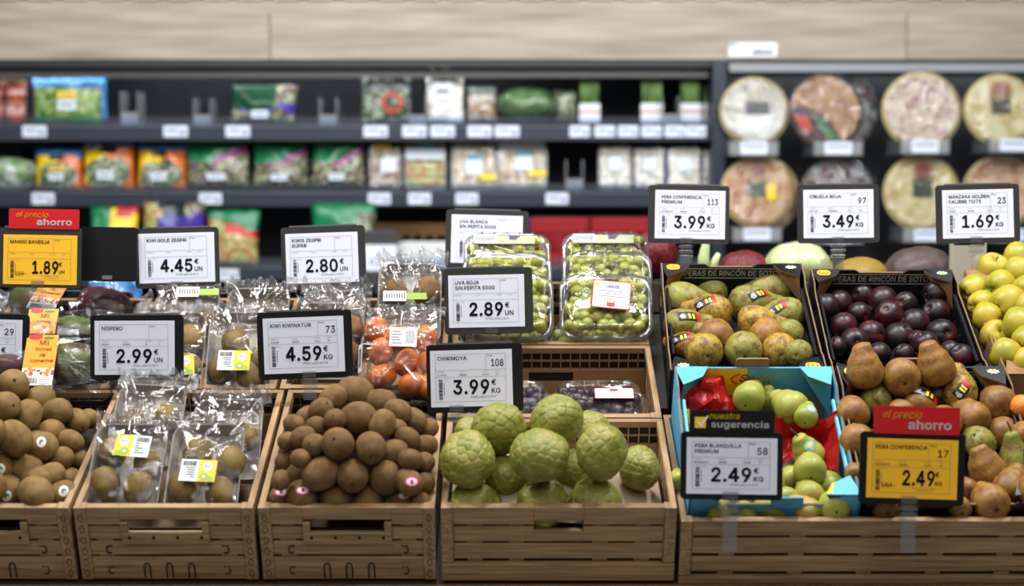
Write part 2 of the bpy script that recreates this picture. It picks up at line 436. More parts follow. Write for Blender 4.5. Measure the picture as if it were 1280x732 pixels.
    'Ó': (53, '130d0-0e0x0f0t0g0q0j0n0m0l0q0j0u0i0y0i110i170j1B0l1F0n1J0q1M0t1O0x1Q0-1R131S171R1B1Q1E1O1I1M1K1J1M1F1O1B1P171P111P0y1O0u1M0q1K0m1I0j1E0g1B0f170e|130j160k180k1B0m1D0n1F0q1H0s1I0w1J0z1J111J161I191H1C1F1F1D1H1B1J181L161L131M101L0z1L0w1J0u1H0s1F0r1C0p190p160o110p0z0p0w0r0s0s0q0u0n0w0m0z0k100k|101W151g1C1g151W'),
    'Á': (48, '0g0e0y1R141R1M0e1G0e1516121D0_1O111O0z1D0x160n0e|0p0s0p0y1D0y1D0s|0z1W121g191g121W'),
    'ª': (31, '0r0-0o0-0l0_0j100i120h140g170h1A0i1C0k1D0m1E0s1F0w1G0z1H0-1I0z1K0y1M0w1N0u1N0r1N0p1M0o1L0n1J0h1K0i1N0k1P0m1Q0o1R0r1R0u1S0y1R0_1Q111O121N131K131I130_0-0_0-130y110w0_0u0-|0s130u130w140y150z160z170-190-1D0y1C0v1B0s1B0q1B0o1A0m190m170m150o140p13'),
    'a': (39, '0u0d0r0d0n0e0l0g0j0i0h0l0h0p0h0s0i0u0k0w0m0x0o0y0r0z0w0-0_0_130_1411141213141316121710180-190y190v190t180q160o130i150k180m1B0o1C0r1E0u1E0x1E101E121D151C171A181819151A111A0e140e140j130j110g100f0-0e0x0d|0v0j0y0j0_0k110l120n130p140s140x120w0_0w0y0v0w0v0r0u0q0t0o0s0n0q0n0o0n0n0o0l0p0k0r0j0t0j'),
    'b': (42, '0_0d0y0d0v0e0t0g0s0h0q0k0p0k0p0e0j0e0j1R0p1R0p180q180s1B0t1C0v1D0y1E0_1E131E171C1B191D151F101F0x1F0r1D0m1B0j170g130e|0-0j110j140l160n180q190t190x190_18121615141711190-190x190u170s150q120q0_0p0x0q0t0r0q0s0n0u0k0x0j'),
    'c': (40, '0z0d0u0e0q0g0m0j0k0n0i0r0h0x0i100k150m190q1C0u1E0z1E0_1E121E141D171C181A1A181B161C1416121515131710180z190v180t170q150p120o0-0o0x0o0t0p0q0q0n0t0l0v0j0z0j100j130l150n160q1C0o1B0m1A0k190i170g140f120e0_0d'),
    'd': (42, '0y0d0t0e0p0g0m0j0j0m0i0r0h0x0i100j150m190p1C0t1E0y1E0_1E111D131C151B1718171R1D1R1D0e170e170k150h130g110e0_0d|0y0j100j120k140n160q170t170x170_16121415121710190y190v190s170q150p120o0_0o0x0o0t0p0q0q0n0t0l0v0j'),
    'e': (40, '0z0d0u0e0q0g0m0j0k0m0i0r0h0x0i100k150m190q1C0u1E0z1E101E131D151C181A1A171C141D101D0x1D0v0l0v0l0-1A0-170y171016131415121710190z190v190t170q150p130o100o0z0o0w0o0s0p0p0r0m0t0k0w0j0z0j0_0j110j130k150l160n170p1C0n1B0k1A0i170g140e110d'),
    'f': (25, '0_1E0_190f190f1E|0m0e0m1J0m1M0o1P0p1Q0s1S0u1T0x1T0-1T101S0_1N0z1N0x1N0v1N0t1M0s1K0s1I0s0e'),
    'g': (43, '0z0P0v0P0r0Q0p0R0m0T0k0V0j0X0o0a0q0X0s0W0t0V0w0U0z0U110V140W160Z170d170l150i130h110g0_0f0x0e0t0f0p0h0m0j0k0n0i0s0h0x0i110j150m190p1C0t1E0y1E0_1E111D131C151B1718171E1D1E1D0d1D0Z1B0V180S150Q110P|0y0k100k120m140n160q170t170x170_16121415121710190y190v190t170q150p120o0_0o0x0o0u0p0q0q0o0t0m0v0k'),
    'h': (41, '0p0_0p0e0j0e0j1R0p1R0p150o150q190t1C0x1E0_1E121E161D181B1A181B141C101C0e160e16101513131611180z190w190u180s160r140q12'),
    'i': (17, '0j0e0j1E0p1E0p0e|0m1K0l1L0j1L0i1N0i1O0i1Q0j1R0l1S0m1S0o1S0p1R0q1Q0r1O0q1N0p1L0o1L'),
    'k': (38, '0p0s0p0z0q0z141E1C1E0w0y|0j0e0j1R0p1R0p0e|150e0t0x0x0_1D0e'),
    'l': (19, '0s0e0o0e0l0g0k0j0j0m0j1R0p1R0p0o0q0m0q0k0r0j0t0j0u0j0v0j0w0e0u0e'),
    'm': (61, '0j0e0j1E0p1E0p160q180r1B0t1C0v1E0y1E0-1F121E151C17191815171518181A1A1C1C1E1D1H1E1K1F1N1E1Q1D1S1B1U191V161W121W0e1Q0e1Q111P151N171L191I191F191D181C171B151A131A111A0e130e1312131511170_190y190w190u180s170r150q130p100p0e'),
    'n': (41, '0p0_0p0e0j0e0j1E0p1E0p150o150q190t1C0x1E0_1E121E151D181B1A181B141C101C0e160e16101513131611180z190w190u180s160r140q12'),
    'o': (42, '0z0d0u0e0q0g0m0j0k0n0i0r0h0x0i100k150m190q1C0u1E0z1E121E161C19191C151E101E0x1E0r1C0n190j160g120e|0z0j100j130l150n170q180t180x180-17121515131710180z190v180t170q150p120o0-0o0x0o0t0p0q0q0n0t0l0v0j'),
    'p': (42, '0j0Q0j1E0p1E0p180q180s1B0t1C0v1D0y1E0_1E131E171C1B191D151F101F0x1F0r1D0m1B0j170g130e0_0d0y0d0v0e0t0g0s0h0q0k0p0k0p0Q|0-0j110j140l160n180q190t190x190_18121615141711190-190x190u170s150q120q0_0p0x0q0t0r0q0s0n0u0k0x0j'),
    'r': (26, '0j0e0j1E0p1E0p180q180r1B0t1D0w1E0z1E0_1E101E10180_180z190w180u170s160r140q120p100p0e'),
    's': (36, '0w0d0s0d0p0e0m0g0k0i0j0k0i0n0n0p0p0m0q0k0t0j0w0j0-0j100k120m130o120q110s100t0z0u0t0v0o0x0l0z0j100j130j160l190n1B0q1D0t1E0x1E0-1E111D141C161A171818151314121610180-190x190u190r180p160p140p120q100s0_0v0-0_0z130x170v180s190p190l170j150g120f0-0e'),
    't': (23, '0y1E0y190f190f1E|0k1N0r1N0r0o0r0m0s0k0t0j0v0j0x0j0y0j0z0e0x0e0v0e0q0e0n0g0l0j0k0n'),
    'u': (41, '0w0d0t0e0p0f0n0h0l0k0k0n0j0s0j1E0p1E0p0s0q0o0s0l0u0k0y0j0_0j110k130m140o150q160t161E1C1E1C0e160e160n170n150j120g0-0e'),
    'v': (39, '0u0e0g1E0m1E0v0u0x0n0z0g0w0g0y0n0-0u161E1D1E0_0e'),
    'z': (38, '0i0e0i0j11180j180j1E191E19190r0k1A0k1A0e'),
}

def _pt(*p):
    al = "0123456789ABCDEFGHIJKLMNOPQRSTUVWXYZabcdefghijklmnopqrstuvwxyz-_"
    return ''.join(al[(v + 40) // 64] + al[(v + 40) % 64] for v in p)


GLYPHS['I'] = (18, _pt(6, 0, 12, 0, 12, 51, 6, 51))
GLYPHS['\u00cd'] = (18, _pt(6, 0, 12, 0, 12, 51, 6, 51) + '|' + _pt(7, 55, 11, 55, 17, 65, 10, 65))
GLYPHS['4'] = (45, _pt(26, 0, 33, 0, 33, 12, 41, 12, 41, 19, 33, 19, 33, 51, 25, 51, 3, 19, 3, 12, 26, 12) + '|' + _pt(26, 19, 26, 39, 11, 19))
GLYPHS['K'] = (46, _pt(6, 0, 13, 0, 13, 17, 20, 24, 36, 0, 45, 0, 25, 30, 44, 51, 34, 51, 13, 27, 13, 51, 6, 51))
GLYPHS['k'] = (37, _pt(4, 0, 10, 0, 10, 13, 15, 18, 28, 0, 36, 0, 20, 23, 34, 38, 26, 38, 10, 21, 10, 53, 4, 53))
_A = {c: i for i, c in enumerate("0123456789ABCDEFGHIJKLMNOPQRSTUVWXYZabcdefghijklmnopqrstuvwxyz-_")}


def text(bm, s, x, z, h, y=0, bold=.0, align='L', mi=0, shear=0):
    """Writing in the XZ plane facing -y, cap height h, baseline start (x, z)."""
    cu = bpy.data.curves.new('t', 'CURVE')
    cu.dimensions, cu.fill_mode = '2D', 'BOTH'
    pen = 0
    for ch in s:
        if ch == ' ' or ch not in GLYPHS:
            pen += 17
            continue
        adv, data = GLYPHS[ch]
        for con in data.split('|'):
            v = [_A[con[i]] * 64 + _A[con[i + 1]] - 40 for i in range(0, len(con), 2)]
            sp = cu.splines.new('POLY')
            n = len(v) // 2
            sp.points.add(n - 1)
            for i in range(n):
                sp.points[i].co = (v[2 * i] + pen + shear * v[2 * i + 1], v[2 * i + 1], 0, 1)
            sp.use_cyclic_u = True
        pen += adv + bold * 51
    t = bpy.data.objects.new('t', cu)
    me = t.to_mesh()
    k = h / 51
    off = {'L': 0, 'C': -pen * k / 2, 'R': -pen * k}[align]
    e = bold * 51 * k
    steps = [(0, 0)] if not bold else [(-e, 0), (e, 0)] if h < .006 else [(-e, 0), (e, 0), (0, e), (0, -e), (e * .7, e * .7), (-e * .7, e * .7), (e * .7, -e * .7), (-e * .7, -e * .7)]
    allv = []
    for dx, dz in steps:                    # a heavier face: the letter struck again a hair to each side
        vs = [bm.verts.new((x + off + v.co.x * k + dx, y, z + v.co.y * k + dz)) for v in me.vertices]
        for p in me.polygons:
            try:
                bm.faces.new([vs[i] for i in p.vertices]).material_index = mi
            except ValueError:
                pass
        allv += vs
    vs = allv
    t.to_mesh_clear()
    bpy.data.objects.remove(t); bpy.data.curves.remove(cu)
    return vs


def quad(bm, x0, x1, z0, z1, y=0, mi=0, mx=None):
    vs = [bm.verts.new(p) for p in ((x0, y, z0), (x1, y, z0), (x1, y, z1), (x0, y, z1))]
    bm.faces.new(vs).material_index = mi
    if mx is not None:
        bmesh.ops.transform(bm, matrix=mx, verts=vs)


def poly(bm, pts, y=0, mi=0, mx=None):
    vs = [bm.verts.new((p[0], y, p[1])) for p in pts]
    bm.faces.new(vs).material_index = mi
    if mx is not None:
        bmesh.ops.transform(bm, matrix=mx, verts=vs)


def disc(n, rx, rz, cx=0, cz=0):
    return [(cx + rx * math.cos(2 * math.pi * i / n), cz + rz * math.sin(2 * math.pi * i / n)) for i in range(n)]


def basis(x, y, z, o):
    return Matrix(((x.x, y.x, z.x, o.x), (x.y, y.y, z.y, o.y), (x.z, y.z, z.z, o.z), (0, 0, 0, 1)))


SLOPE = Matrix.Rotation(TH, 4, 'X')


def TR(v):
    return Matrix.Translation(Vector(v))


def RX(a):
    return Matrix.Rotation(R(a), 4, 'X')


def RY(a):
    return Matrix.Rotation(R(a), 4, 'Y')


def RZ(a):
    return Matrix.Rotation(R(a), 4, 'Z')


ORD = 'first second third fourth fifth sixth seventh eighth ninth tenth eleventh twelfth thirteenth fourteenth'.split()
# ------------------------------------------------------------------ setting
FLOORM = M('floor_tile', (150, 146, 140), .35, c2=(138, 134, 128), scale=3)
bm = B(); box(bm, -4, 4, -1.5, 8, -.1, 0)
tag(obj('floor', bm, FLOORM), 'pale grey shop floor under the fruit stand', 'floor', kind='structure')
bm = B(); box(bm, -4, 4, 7.75, 7.9, 0, 3.4)
tag(obj('wall_back', bm, M('wall_paint', (120, 118, 114), .8)), 'plain shop wall behind the cold case', 'wall', kind='structure')

FY = 6.7                                                     # front of the cold case
FASC = M('fascia_oak', (178, 164, 145), .5, c2=(138, 124, 107), scale=3.0, detail=7, lo=.3, hi=.72, stretch=(.8, 5, 9))
zb, z1, z0_ = zat(76, FY), zat(18, FY), zat(-60, FY)
fas = empty('fascia_panel', 'pale oak boards running along the top of the cold case', 'fascia', TR((0, FY, zb + .003)))
xs = [-3.4, xat(342, FY), xat(1126, FY), 3.4]
for i in range(3):
    bm = B(); box(bm, xs[i] + .002, xs[i + 1] - .002, -.03, 0, 0, z1 - zb - .002, bev=.002)
    obj('board', bm, FASC, fas)
bm = B(); box(bm, -3.4, 3.4, -.012, .01, z1 - zb, zat(1, FY) - zb)
obj('upper_board', bm, FASC, fas)
bm = B()
zc = zat(1, FY) - zb
for i in range(46):
    x = -3.3 + i * .145
    box(bm, x, x + .095, -.03, .01, zc, zc + .28)
box(bm, -3.4, 3.4, 0, .02, zc, zc + .28, 1)
obj('slatted_grille', bm, [M('grille_slat', (205, 186, 156), .5), DARK], fas)
bm = B(); quad(bm, -.1, .1, 0, .058, 0, 0); quad(bm, -.1, -.068, .045, .054, -.0006, 1); quad(bm, .02, .025, .01, .04, -.0006, 1)
quad(bm, -.005, .085, .012, .026, -.0006, 2)
lab = obj('shelf_label', bm, [WHITE, M('label_blue', (60, 90, 170), .5), INKG])
lab.location = (xat(938, 6.66), 6.662, zat(71, 6.66))
bm2 = B()
tag(lab, 'wide white price label stuck on the oak fascia above the pizzas', 'label')

CASE = M('case_black', (24, 26, 29), .45)
CASEIN = M('case_liner', (74, 76, 82), .5)
SHELFM = M('shelf_steel', (92, 98, 108), .4, metal=.2)
RAILM = M('shelf_rail', (50, 57, 68), .3)
GREY = M('grey_trim', (120, 118, 114), .4)
case = empty('cold_case', 'black refrigerated wall case full of bagged salads and pizzas', 'refrigerator', TR((0, FY, 0)))
bm = B(); box(bm, -3.4, 3.4, .62, .68, .3, 2.1)
for i in range(60):
    box(bm, -3.4, .82, .612, .622, 1.70 + i * .004, 1.702 + i * .004)
obj('back_panel', bm, CASEIN, case)
bm = B(); box(bm, -3.4, 3.4, .0, .68, zat(76, FY) - .012, zat(76, FY) - .001); box(bm, -3.4, 3.4, -.02, .02, zat(84, FY), zat(76, FY) - .001)
box(bm, -3.4, 3.4, .05, .64, 1.985, 2.3)
obj('head_panel', bm, CASE, case)
bm = B(); box(bm, -3.4, .82, .03, .06, zat(96, FY), zat(84, FY)); obj('light_cover', bm, M('lc', (84, 80, 78), .35), case)
bm = B(); box(bm, .9, 3.4, -.03, .0, zat(90, FY), zat(80, FY)); obj('light_cover', bm, M('lc2', (150, 152, 156), .3), case)
xp0, xp1 = xat(887, FY), xat(903, FY)
bm = B(); box(bm, xp0, xp1, -.05, .6, .3, zat(76, FY) - .002); obj('post', bm, M('post_blue', (38, 46, 58), .35), case)
bm = B(); box(bm, -3.4, 3.4, -.45, .65, .0, .82); obj('plinth', bm, CASE, case)
SH = {}
LIP = CLEAR('shelf_lip', tint=(235, 242, 255), rough=.12, base=.04, edge=.35, haze=.03)
for nm, y0, y1, yl, D in (('top', 157, 176, 146, FY), ('middle', 240, 258, 229, FY), ('low', 334, 350, 322, FY - .18)):
    zt, zl = zat(y0, D), zat(y1, D)
    sh = None
    bm = B(); box(bm, -3.4, xp0, D - FY + .01, .6, zt - .022, zt - .004); sh = obj('shelf', bm, SHELFM, case)
    bm = B(); box(bm, -3.4, xp0, D - FY - .006, D - FY + .01, zl, zt, bev=.003); obj('price_rail', bm, RAILM, sh)
    bm = B(); box(bm, -3.4, xp0, D - FY - .002, D - FY + .001, zt, zat(yl, D)); obj('clear_lip', bm, LIP, sh)
    SH[nm] = (zt - .004, D)
zt, D = SH['low']
bm = B(); box(bm, xp1, 3.4, -.2, .6, zt - .03, zt - .004); obj('shelf', bm, SHELFM, case)
bm = B(); box(bm, xp1, 3.4, .30, .34, .9, 1.9); obj('pizza_backboard', bm, CASE, case)

# price labels on the rails
PLAB = M('shelf_label_paper', (226, 232, 246), .5)
prot = None


def shelf_label(px, shelf, label, wide=28):
    zt, D = SH[shelf]
    y0 = {'top': 157, 'middle': 241, 'low': 336}[shelf]
    w_, h_ = wide * D / FPX, 14 * D / FPX
    bm = B()
    prism(bm, rrect(w_, h_, .004), -.0015, 0)
    quad(bm, -w_ * .38, w_ * .1, -h_ * .05, h_ * .2, -.002, 1)
    quad(bm, w_ * .18, w_ * .4, -h_ * .3, h_ * .1, -.002, 1)
    o = obj('shelf_label', bm, [PLAB, M('label_ink', (150, 156, 172), .5)])
    o.location = (xat(px, D), D - .0065, zat(y0 + 7, D))
    tag(o, label, 'label', 'price labels on the shelf rails')


for k, px in enumerate((48, 223, 300, 471, 519, 554, 600, 634, 724, 755, 784, 813, 842, 868)):
    shelf_label(px, 'top', 'white price label on the top shelf rail, %s from the left' % ORD[k], 30 if k < 8 else 25)
for k, px in enumerate((57, 265, 475, 525, 584, 696)):
    shelf_label(px, 'middle', 'white price label on the middle shelf rail, %s from the left' % ORD[k])
shelf_label(285, 'low', 'white price label on the low shelf rail behind the kiwi price card')

# ------------------------------------------------------------------ bagged goods


def leafy(name, cols, scale=45, rough=.35):
    n = len(cols)
    if name.startswith('salad'):
        scale *= 1.6
    if name.startswith('pizza'):
        cols = [tuple(v * .86 for v in c) for c in cols]
    return M(name, cols[0], rough, kind='vor', scale=scale, ramp=[(i / max(1, n - 1), c) for i, c in enumerate(cols)], bump=.3, bscale=40)


LEAF = leafy('salad_green', [(60, 100, 40), (110, 150, 60), (35, 70, 30), (170, 185, 110), (80, 120, 50)])
LEAFD = leafy('salad_dark', [(40, 60, 34), (90, 110, 70), (25, 40, 26), (200, 205, 180), (60, 90, 50)], 60)
LEAFP = leafy('salad_mixed', [(70, 90, 40), (205, 208, 170), (40, 24, 40), (120, 60, 104), (120, 140, 70), (30, 30, 28)], 60)
LEAFR = leafy('salad_red', [(150, 165, 70), (200, 205, 140), (200, 60, 40), (120, 150, 60), (230, 225, 180)], 55)
MUSH = leafy('mushrooms', [(215, 200, 175), (240, 232, 215), (175, 150, 120), (225, 212, 190)], 40)
MUSHW = leafy('mushrooms_white', [(238, 234, 226), (250, 248, 240), (196, 186, 170), (232, 226, 214)], 45)
NUTS = leafy('brown_mix', [(150, 110, 75), (225, 215, 205), (90, 60, 45), (190, 160, 130)], 55)
GBAG = M('bag_green', (24, 122, 76), .3, bump=.3, bscale=20)
GBAG2 = M('bag_green_dark', (18, 70, 44), .3, bump=.3, bscale=20)
BBAG = M('bag_blue', (70, 140, 205), .3, bump=.3, bscale=20)
OBAG = M('bag_orange', (222, 110, 36), .3)
YBAG = M('bag_yellow', (245, 205, 20), .35)
PBAG = M('bag_pink', (170, 50, 140), .3)
VBAG = M('bag_violet', (70, 50, 150), .3)
DBAG = M('bag_dark', (26, 36, 40), .3)
WBAG = M('bag_white', (235, 236, 238), .35)
BROWN = M('bag_brown', (120, 70, 40), .4)
REDB = M('bag_red', (196, 40, 36), .4)
CBAG = M('bag_clear_grey', (128, 132, 130), .25, c2=(70, 76, 72), scale=14, bump=.6, bscale=30)
BAGM = [LEAF, LEAFD, LEAFP, LEAFR, MUSH, MUSHW, NUTS, GBAG, GBAG2, BBAG, OBAG, YBAG, PBAG, VBAG, DBAG, WBAG, BROWN, REDB, CBAG]
BI = {m.name: i for i, m in enumerate(BAGM)}


def bag(rect, D, fn, name, label, cat, group=None, T=.035, lean=6, sticker=None, slant=0, n=(16, 16), wav=.008):
    """Pillow bag with flat crimped ends, standing on its shelf; fn(u, v) says which film colour lies where."""
    x0, y0, x1, y1 = rect
    a, b = at(x0, y1, D), at(x1, y0, D)
    w_, h_ = b.x - a.x, b.z - a.z
    bm = B()
    rnd = random.Random(x0 * 7 + y0)
    sd = rnd.random() * 50
    G = []
    for side in (-1, 1):
        g = []
        for j in range(n[1] + 1):
            v = j / n[1]
            row = []
            for i in range(n[0] + 1):
                u = -1 + 2 * i / n[0]
                t = T * (max(0, 1 - abs(u) ** 3) ** .6) * (max(0, 1 - abs(2 * v - 1) ** 4) ** .6) * (1.2 - .5 * v)
                nz = noise.noise(Vector((u * 2 + sd, v * 3, side * 3))) * wav * 2
                ed = noise.noise(Vector((u * 4 + sd, v * 4, 9))) * .5
                xx = u * w_ / 2 * (1 - .05 * math.sin(v * math.pi)) + ed * wav * (1 if abs(u) > .9 else .3) + slant * v * w_
                zz = v * h_ + ed * wav * (1 if v > .9 else 0) * 2
                row.append(bm.verts.new((xx, side * t + (nz if t > .003 else 0), zz)))
            g.append(row)
        G.append(g)
    for s, g in enumerate(G):
        for j in range(n[1]):
            for i in range(n[0]):
                q = (g[j][i], g[j][i + 1], g[j + 1][i + 1], g[j + 1][i])
                f = bm.faces.new(q if s == 0 else q[::-1])
                u, v = -1 + 2 * (i + .5) / n[0], (j + .5) / n[1]
                f.material_index = BI[fn(u + noise.noise(Vector((v * 3, sd, u))) * .15, v + noise.noise(Vector((u * 2, sd, v))) * .06)]
    bmesh.ops.remove_doubles(bm, verts=bm.verts, dist=.0006)
    root = obj(name, bm, BAGM, None, True, TR((a.x + w_ / 2, D, a.z)) @ RX(-lean))
    tag(root, label, cat, group)
    if sticker:
        for (su, sv, sw, shh, mi) in sticker:
            bm = B()
            prism(bm, rrect(sw * w_, shh * h_, .003, 2, su * w_ / 2 + slant * sv * w_, sv * h_), -T * 1.25 - .003, -T * 1.25 - .001)
            quad(bm, (su / 2 - sw * .35) * w_ + slant * sv * w_, (su / 2 + sw * .35) * w_ + slant * sv * w_, sv * h_ - shh * h_ * .1, sv * h_ + shh * h_ * .12, -T * 1.25 - .0035, 1)
            obj('sticker', bm, [mi, INKG], root)
    return root


def f_green(u, v):
    return 'bag_blue' if v > .82 else 'salad_dark' if v > .72 and u > .1 else 'bag_green' if v < .15 else 'salad_green'


def f_mix(u, v):          # blue top, yellow and orange band, round window of leaves
    if v > .80: return 'bag_blue'
    if v > .60: return 'bag_dark' if abs(u) < .35 and v > .68 else 'bag_yellow' if u < 0 else 'bag_orange'
    if (u * .9) ** 2 + ((v - .32) * 2.4) ** 2 < .62: return 'salad_dark'
    return 'bag_orange' if u > .55 or v < .1 else 'salad_green' if u > -.6 else 'bag_yellow'


def f_gbag(u, v):
    if v > .52 + .36 * max(-.1, u): return 'bag_green'
    if v > .44 + .30 * u and u > -.1: return 'bag_pink'
    return 'salad_mixed'


def f_gtop(u, v):
    return 'bag_green_dark' if u < .45 and v > .3 else 'bag_violet' if v > .28 and v < .5 else 'salad_mixed'


SG = 'salad bags on the cold case shelves'
WS = M('sticker_white', (222, 230, 240), .5)
YS = M('sticker_yellow', (248, 214, 20), .5)
bag((60, 88, 134, 152), 6.95, lambda u, v: 'bag_blue' if u > .3 or v > .85 else 'salad_dark', 'salad_bag', 'tall blue edged salad bag standing behind the wide green one', 'salad bag', SG)
bag((40, 98, 128, 156), 6.8, f_green, 'salad_bag', 'wide green leaf salad bag with yellow sticker on the top shelf', 'salad bag', SG, sticker=[(.05, .62, .26, .16, YS), (.05, .4, .26, .22, WS)])
bag((287, 106, 369, 153), 6.8, f_gtop, 'salad_bag', 'dark green salad bag alone on the top shelf', 'salad bag', SG, slant=.05, sticker=[(-.05, .18, .25, .2, WS)])
bag((452, 92, 514, 155), 6.8, lambda u, v: 'bag_clear_grey' if v > .6 else 'salad_dark', 'salad_bag', 'clear topped bag with a red ring label on the top shelf', 'salad bag', SG)
rb = B()
_c = at(490, 128, 6.74)
for i in range(24):
    a0, a1 = R(i * 15), R(i * 15 + 15)
    poly(rb, [(.044 * math.cos(a0), .044 * math.sin(a0)), (.044 * math.cos(a1), .044 * math.sin(a1)), (.03 * math.cos(a1), .03 * math.sin(a1)), (.03 * math.cos(a0), .03 * math.sin(a0))])
_b = C.objects[-1]
_par = [o for o in C.objects if o.get('label', '').startswith('clear topped bag')][0]
_ring = obj('ring_label', rb, REDB, _par)
bpy.context.view_layer.update()
_ring.matrix_local = _par.matrix_local.inverted() @ TR(_c)
bag((532, 84, 580, 155), 6.8, lambda u, v: 'salad_green' if v > .85 else 'mushrooms_white' if v > .12 else 'bag_white', 'vegetable_bag', 'tall white bag of pale heads on the top shelf', 'vegetable bag', sticker=[(-.1, .55, .5, .3, WS)])
bag((584, 108, 621, 154), 6.8, lambda u, v: 'bag_clear_grey' if v > .75 else 'brown_mix', 'vegetable_bag', 'small clear bag of brown mushrooms on the top shelf', 'vegetable bag', n=(12, 12))
bag((692, 112, 722, 152), 6.85, lambda u, v: 'salad_dark', 'vegetable_bag', 'small dark green bag beside the wrapped cabbage', 'vegetable bag', n=(10, 10))
# middle shelf
bag((28, 186, 52, 236), 6.95, lambda u, v: 'bag_dark' if v > .5 else 'salad_dark', 'salad_bag', 'dark narrow salad bag behind the oval tub', 'salad bag', SG)
for k, (x0, y0, x1) in enumerate(((44, 184, 103), (103, 170, 168), (171, 177, 233))):
    bag((x0, y0, x1, 238), 6.8, f_mix, 'salad_bag', 'blue topped salad bag with orange band on the middle shelf, %s from the left' % ORD[k], 'salad bag', SG, sticker=[(-.05, .27, .3, .17, WS)] if k else [(0, .3, .3, .17, WS), (.05, .48, .34, .1, YS)])
for k, (x0, y0, x1) in enumerate(((232, 171, 313), (315, 175, 386), (387, 171, 456))):
    bag((x0, y0, x1, 233), 6.8, f_gbag, 'salad_bag', 'green and pink salad bag on the middle shelf, %s of its row of three' % ORD[k], 'salad bag', SG, sticker=[(0, .18, .28, .14, WS)], slant=-.03 + .03 * k)
# low shelf, seen between the price cards
bag((112, 258, 172, 330), 6.6, lambda u, v: 'bag_red' if v > .84 and u > 0 else 'bag_yellow' if v > .6 and u > -.2 else 'bag_green' if u < 0 else 'salad_green', 'salad_bag', 'yellow and red salad bag on the low shelf behind the blank black card', 'salad bag', SG)
bag((178, 252, 256, 330), 6.6, lambda u, v: 'bag_dark' if v > .78 and abs(u) < .4 else 'bag_violet' if .55 < v < .78 and u > -.6 else 'salad_mixed' if u > 0 else 'salad_red', 'salad_bag', 'violet banded salad bag on the low shelf behind the gold kiwi price card', 'salad bag', SG)
bag((256, 262, 322, 332), 6.6, lambda u, v: 'bag_green' if v > .72 - u * .12 else 'bag_red' if v > .56 - u * .1 and u > -.2 else 'salad_red', 'salad_bag', 'green topped lettuce and tomato salad bag on the low shelf', 'salad bag', SG, slant=.04)
bag((388, 253, 470, 330), 6.6, lambda u, v: 'bag_green' if u < .4 or v > .8 else 'salad_mixed', 'salad_bag', 'plain green salad bag on the low shelf above the kiwi price card', 'salad bag', SG)


def vtray(rect, D, mats, fill, name, label, cat, film=True, stickers=(), n=(5, 6), rr=.02):
    """Shallow plastic tray stood on edge, its contents showing through the film."""
    x0, y0, x1, y1 = rect
    a, b = at(x0, y1, D), at(x1, y0, D)
    w_, h_ = b.x - a.x, b.z - a.z
    root = empty(name, label, cat, TR((a.x + w_ / 2, D, a.z)) @ RX(-8))
    bm = B()
    prism(bm, rrect(w_, h_, rr, 4, 0, h_ / 2), 0, .03)
    obj('tray', bm, mats, root)
    bm = B()
    rnd = random.Random(x0)
    for i in range(n[0]):
        for j in range(n[1]):
            c = Vector(((-.5 + (i + .5) / n[0]) * w_ * .86 + rnd.uniform(-.004, .004), -.006 + rnd.uniform(-.006, .004), (j + .5) / n[1] * h_ * .88 + h_ * .05))
            r = min(w_ / n[0], h_ / n[1]) * .62
            bmesh.ops.create_icosphere(bm, subdivisions=2, radius=r, matrix=TR(c) @ Matrix.Diagonal((1, .7, rnd.uniform(.8, 1.1), 1)))
    o = obj('contents', bm, fill, root, True); o['kind'] = 'stuff'
    for (su, sv, sw, shh, m) in stickers:
        bm = B()
        prism(bm, rrect(sw * w_, shh * h_, .004, 2, su * w_ / 2, sv * h_), -.034, -.032)
        obj('sticker', bm, m, root)
    bm = B(); prism(bm, rrect(w_ * .99, h_ * .99, rr, 4, 0, h_ / 2), -.031, -.001)
    obj('film', bm, FILM, root)
    return root


TB = M('tray_blue', (30, 50, 130), .35)
TK = M('tray_black', (22, 22, 24), .4)
TW = M('tray_grey', (168, 164, 156), .6)
TG = 'mushroom and vegetable trays on the middle shelf'
CY = M('cyan_band', (90, 170, 190), .5)
for args in (
    ((461, 178, 503, 236), TK, NUTS, 'vegetable tray of brown and white pieces with a yellow top sticker', [(-.2, .88, .5, .14, YS), (.2, .5, .45, .3, WS)]),
    ((506, 171, 557, 236), TW, LEAFR, 'vegetable tray with white band and green florets', [(0, .66, .95, .2, WS), (.1, .84, .4, .18, CY)]),
    ((564, 174, 622, 236), TW, MUSH, 'beige mushroom tray with a small yellow corner sticker', [(0, .45, .34, .36, WS), (0, .62, .34, .1, CY), (.6, .22, .36, .12, YS)]),
    ((620, 170, 684, 236), TW, MUSH, 'large beige mushroom tray with white top band and yellow sticker', [(0, .82, .9, .14, WS), (.1, .5, .34, .34, WS), (.1, .66, .34, .1, CY), (.6, .28, .36, .12, YS)])):
    t = vtray(args[0], 6.8, args[1], args[2], 'vegetable_tray', args[3], 'vegetable tray', stickers=args[4]); t['group'] = TG
for k, (x0, y0, x1) in enumerate(((748, 180, 790), (792, 182, 831), (834, 182, 877), (879, 184, 888))):
    t = vtray((x0, y0, x1, 236), 6.8, TW if k == 0 else TB, MUSHW, 'mushroom_tray', ('white mushroom tray with pale base beside the empty shelf gap', 'white mushroom tray in blue base in the middle of three', 'white mushroom tray in blue base next to the case post', 'sliver of a blue mushroom tray half hidden by the case post')[k], 'mushroom tray', stickers=[(0, .55, .4, .32, WS)] if k < 3 else (), n=(4, 5) if k < 3 else (1, 5))
    t['group'] = TG

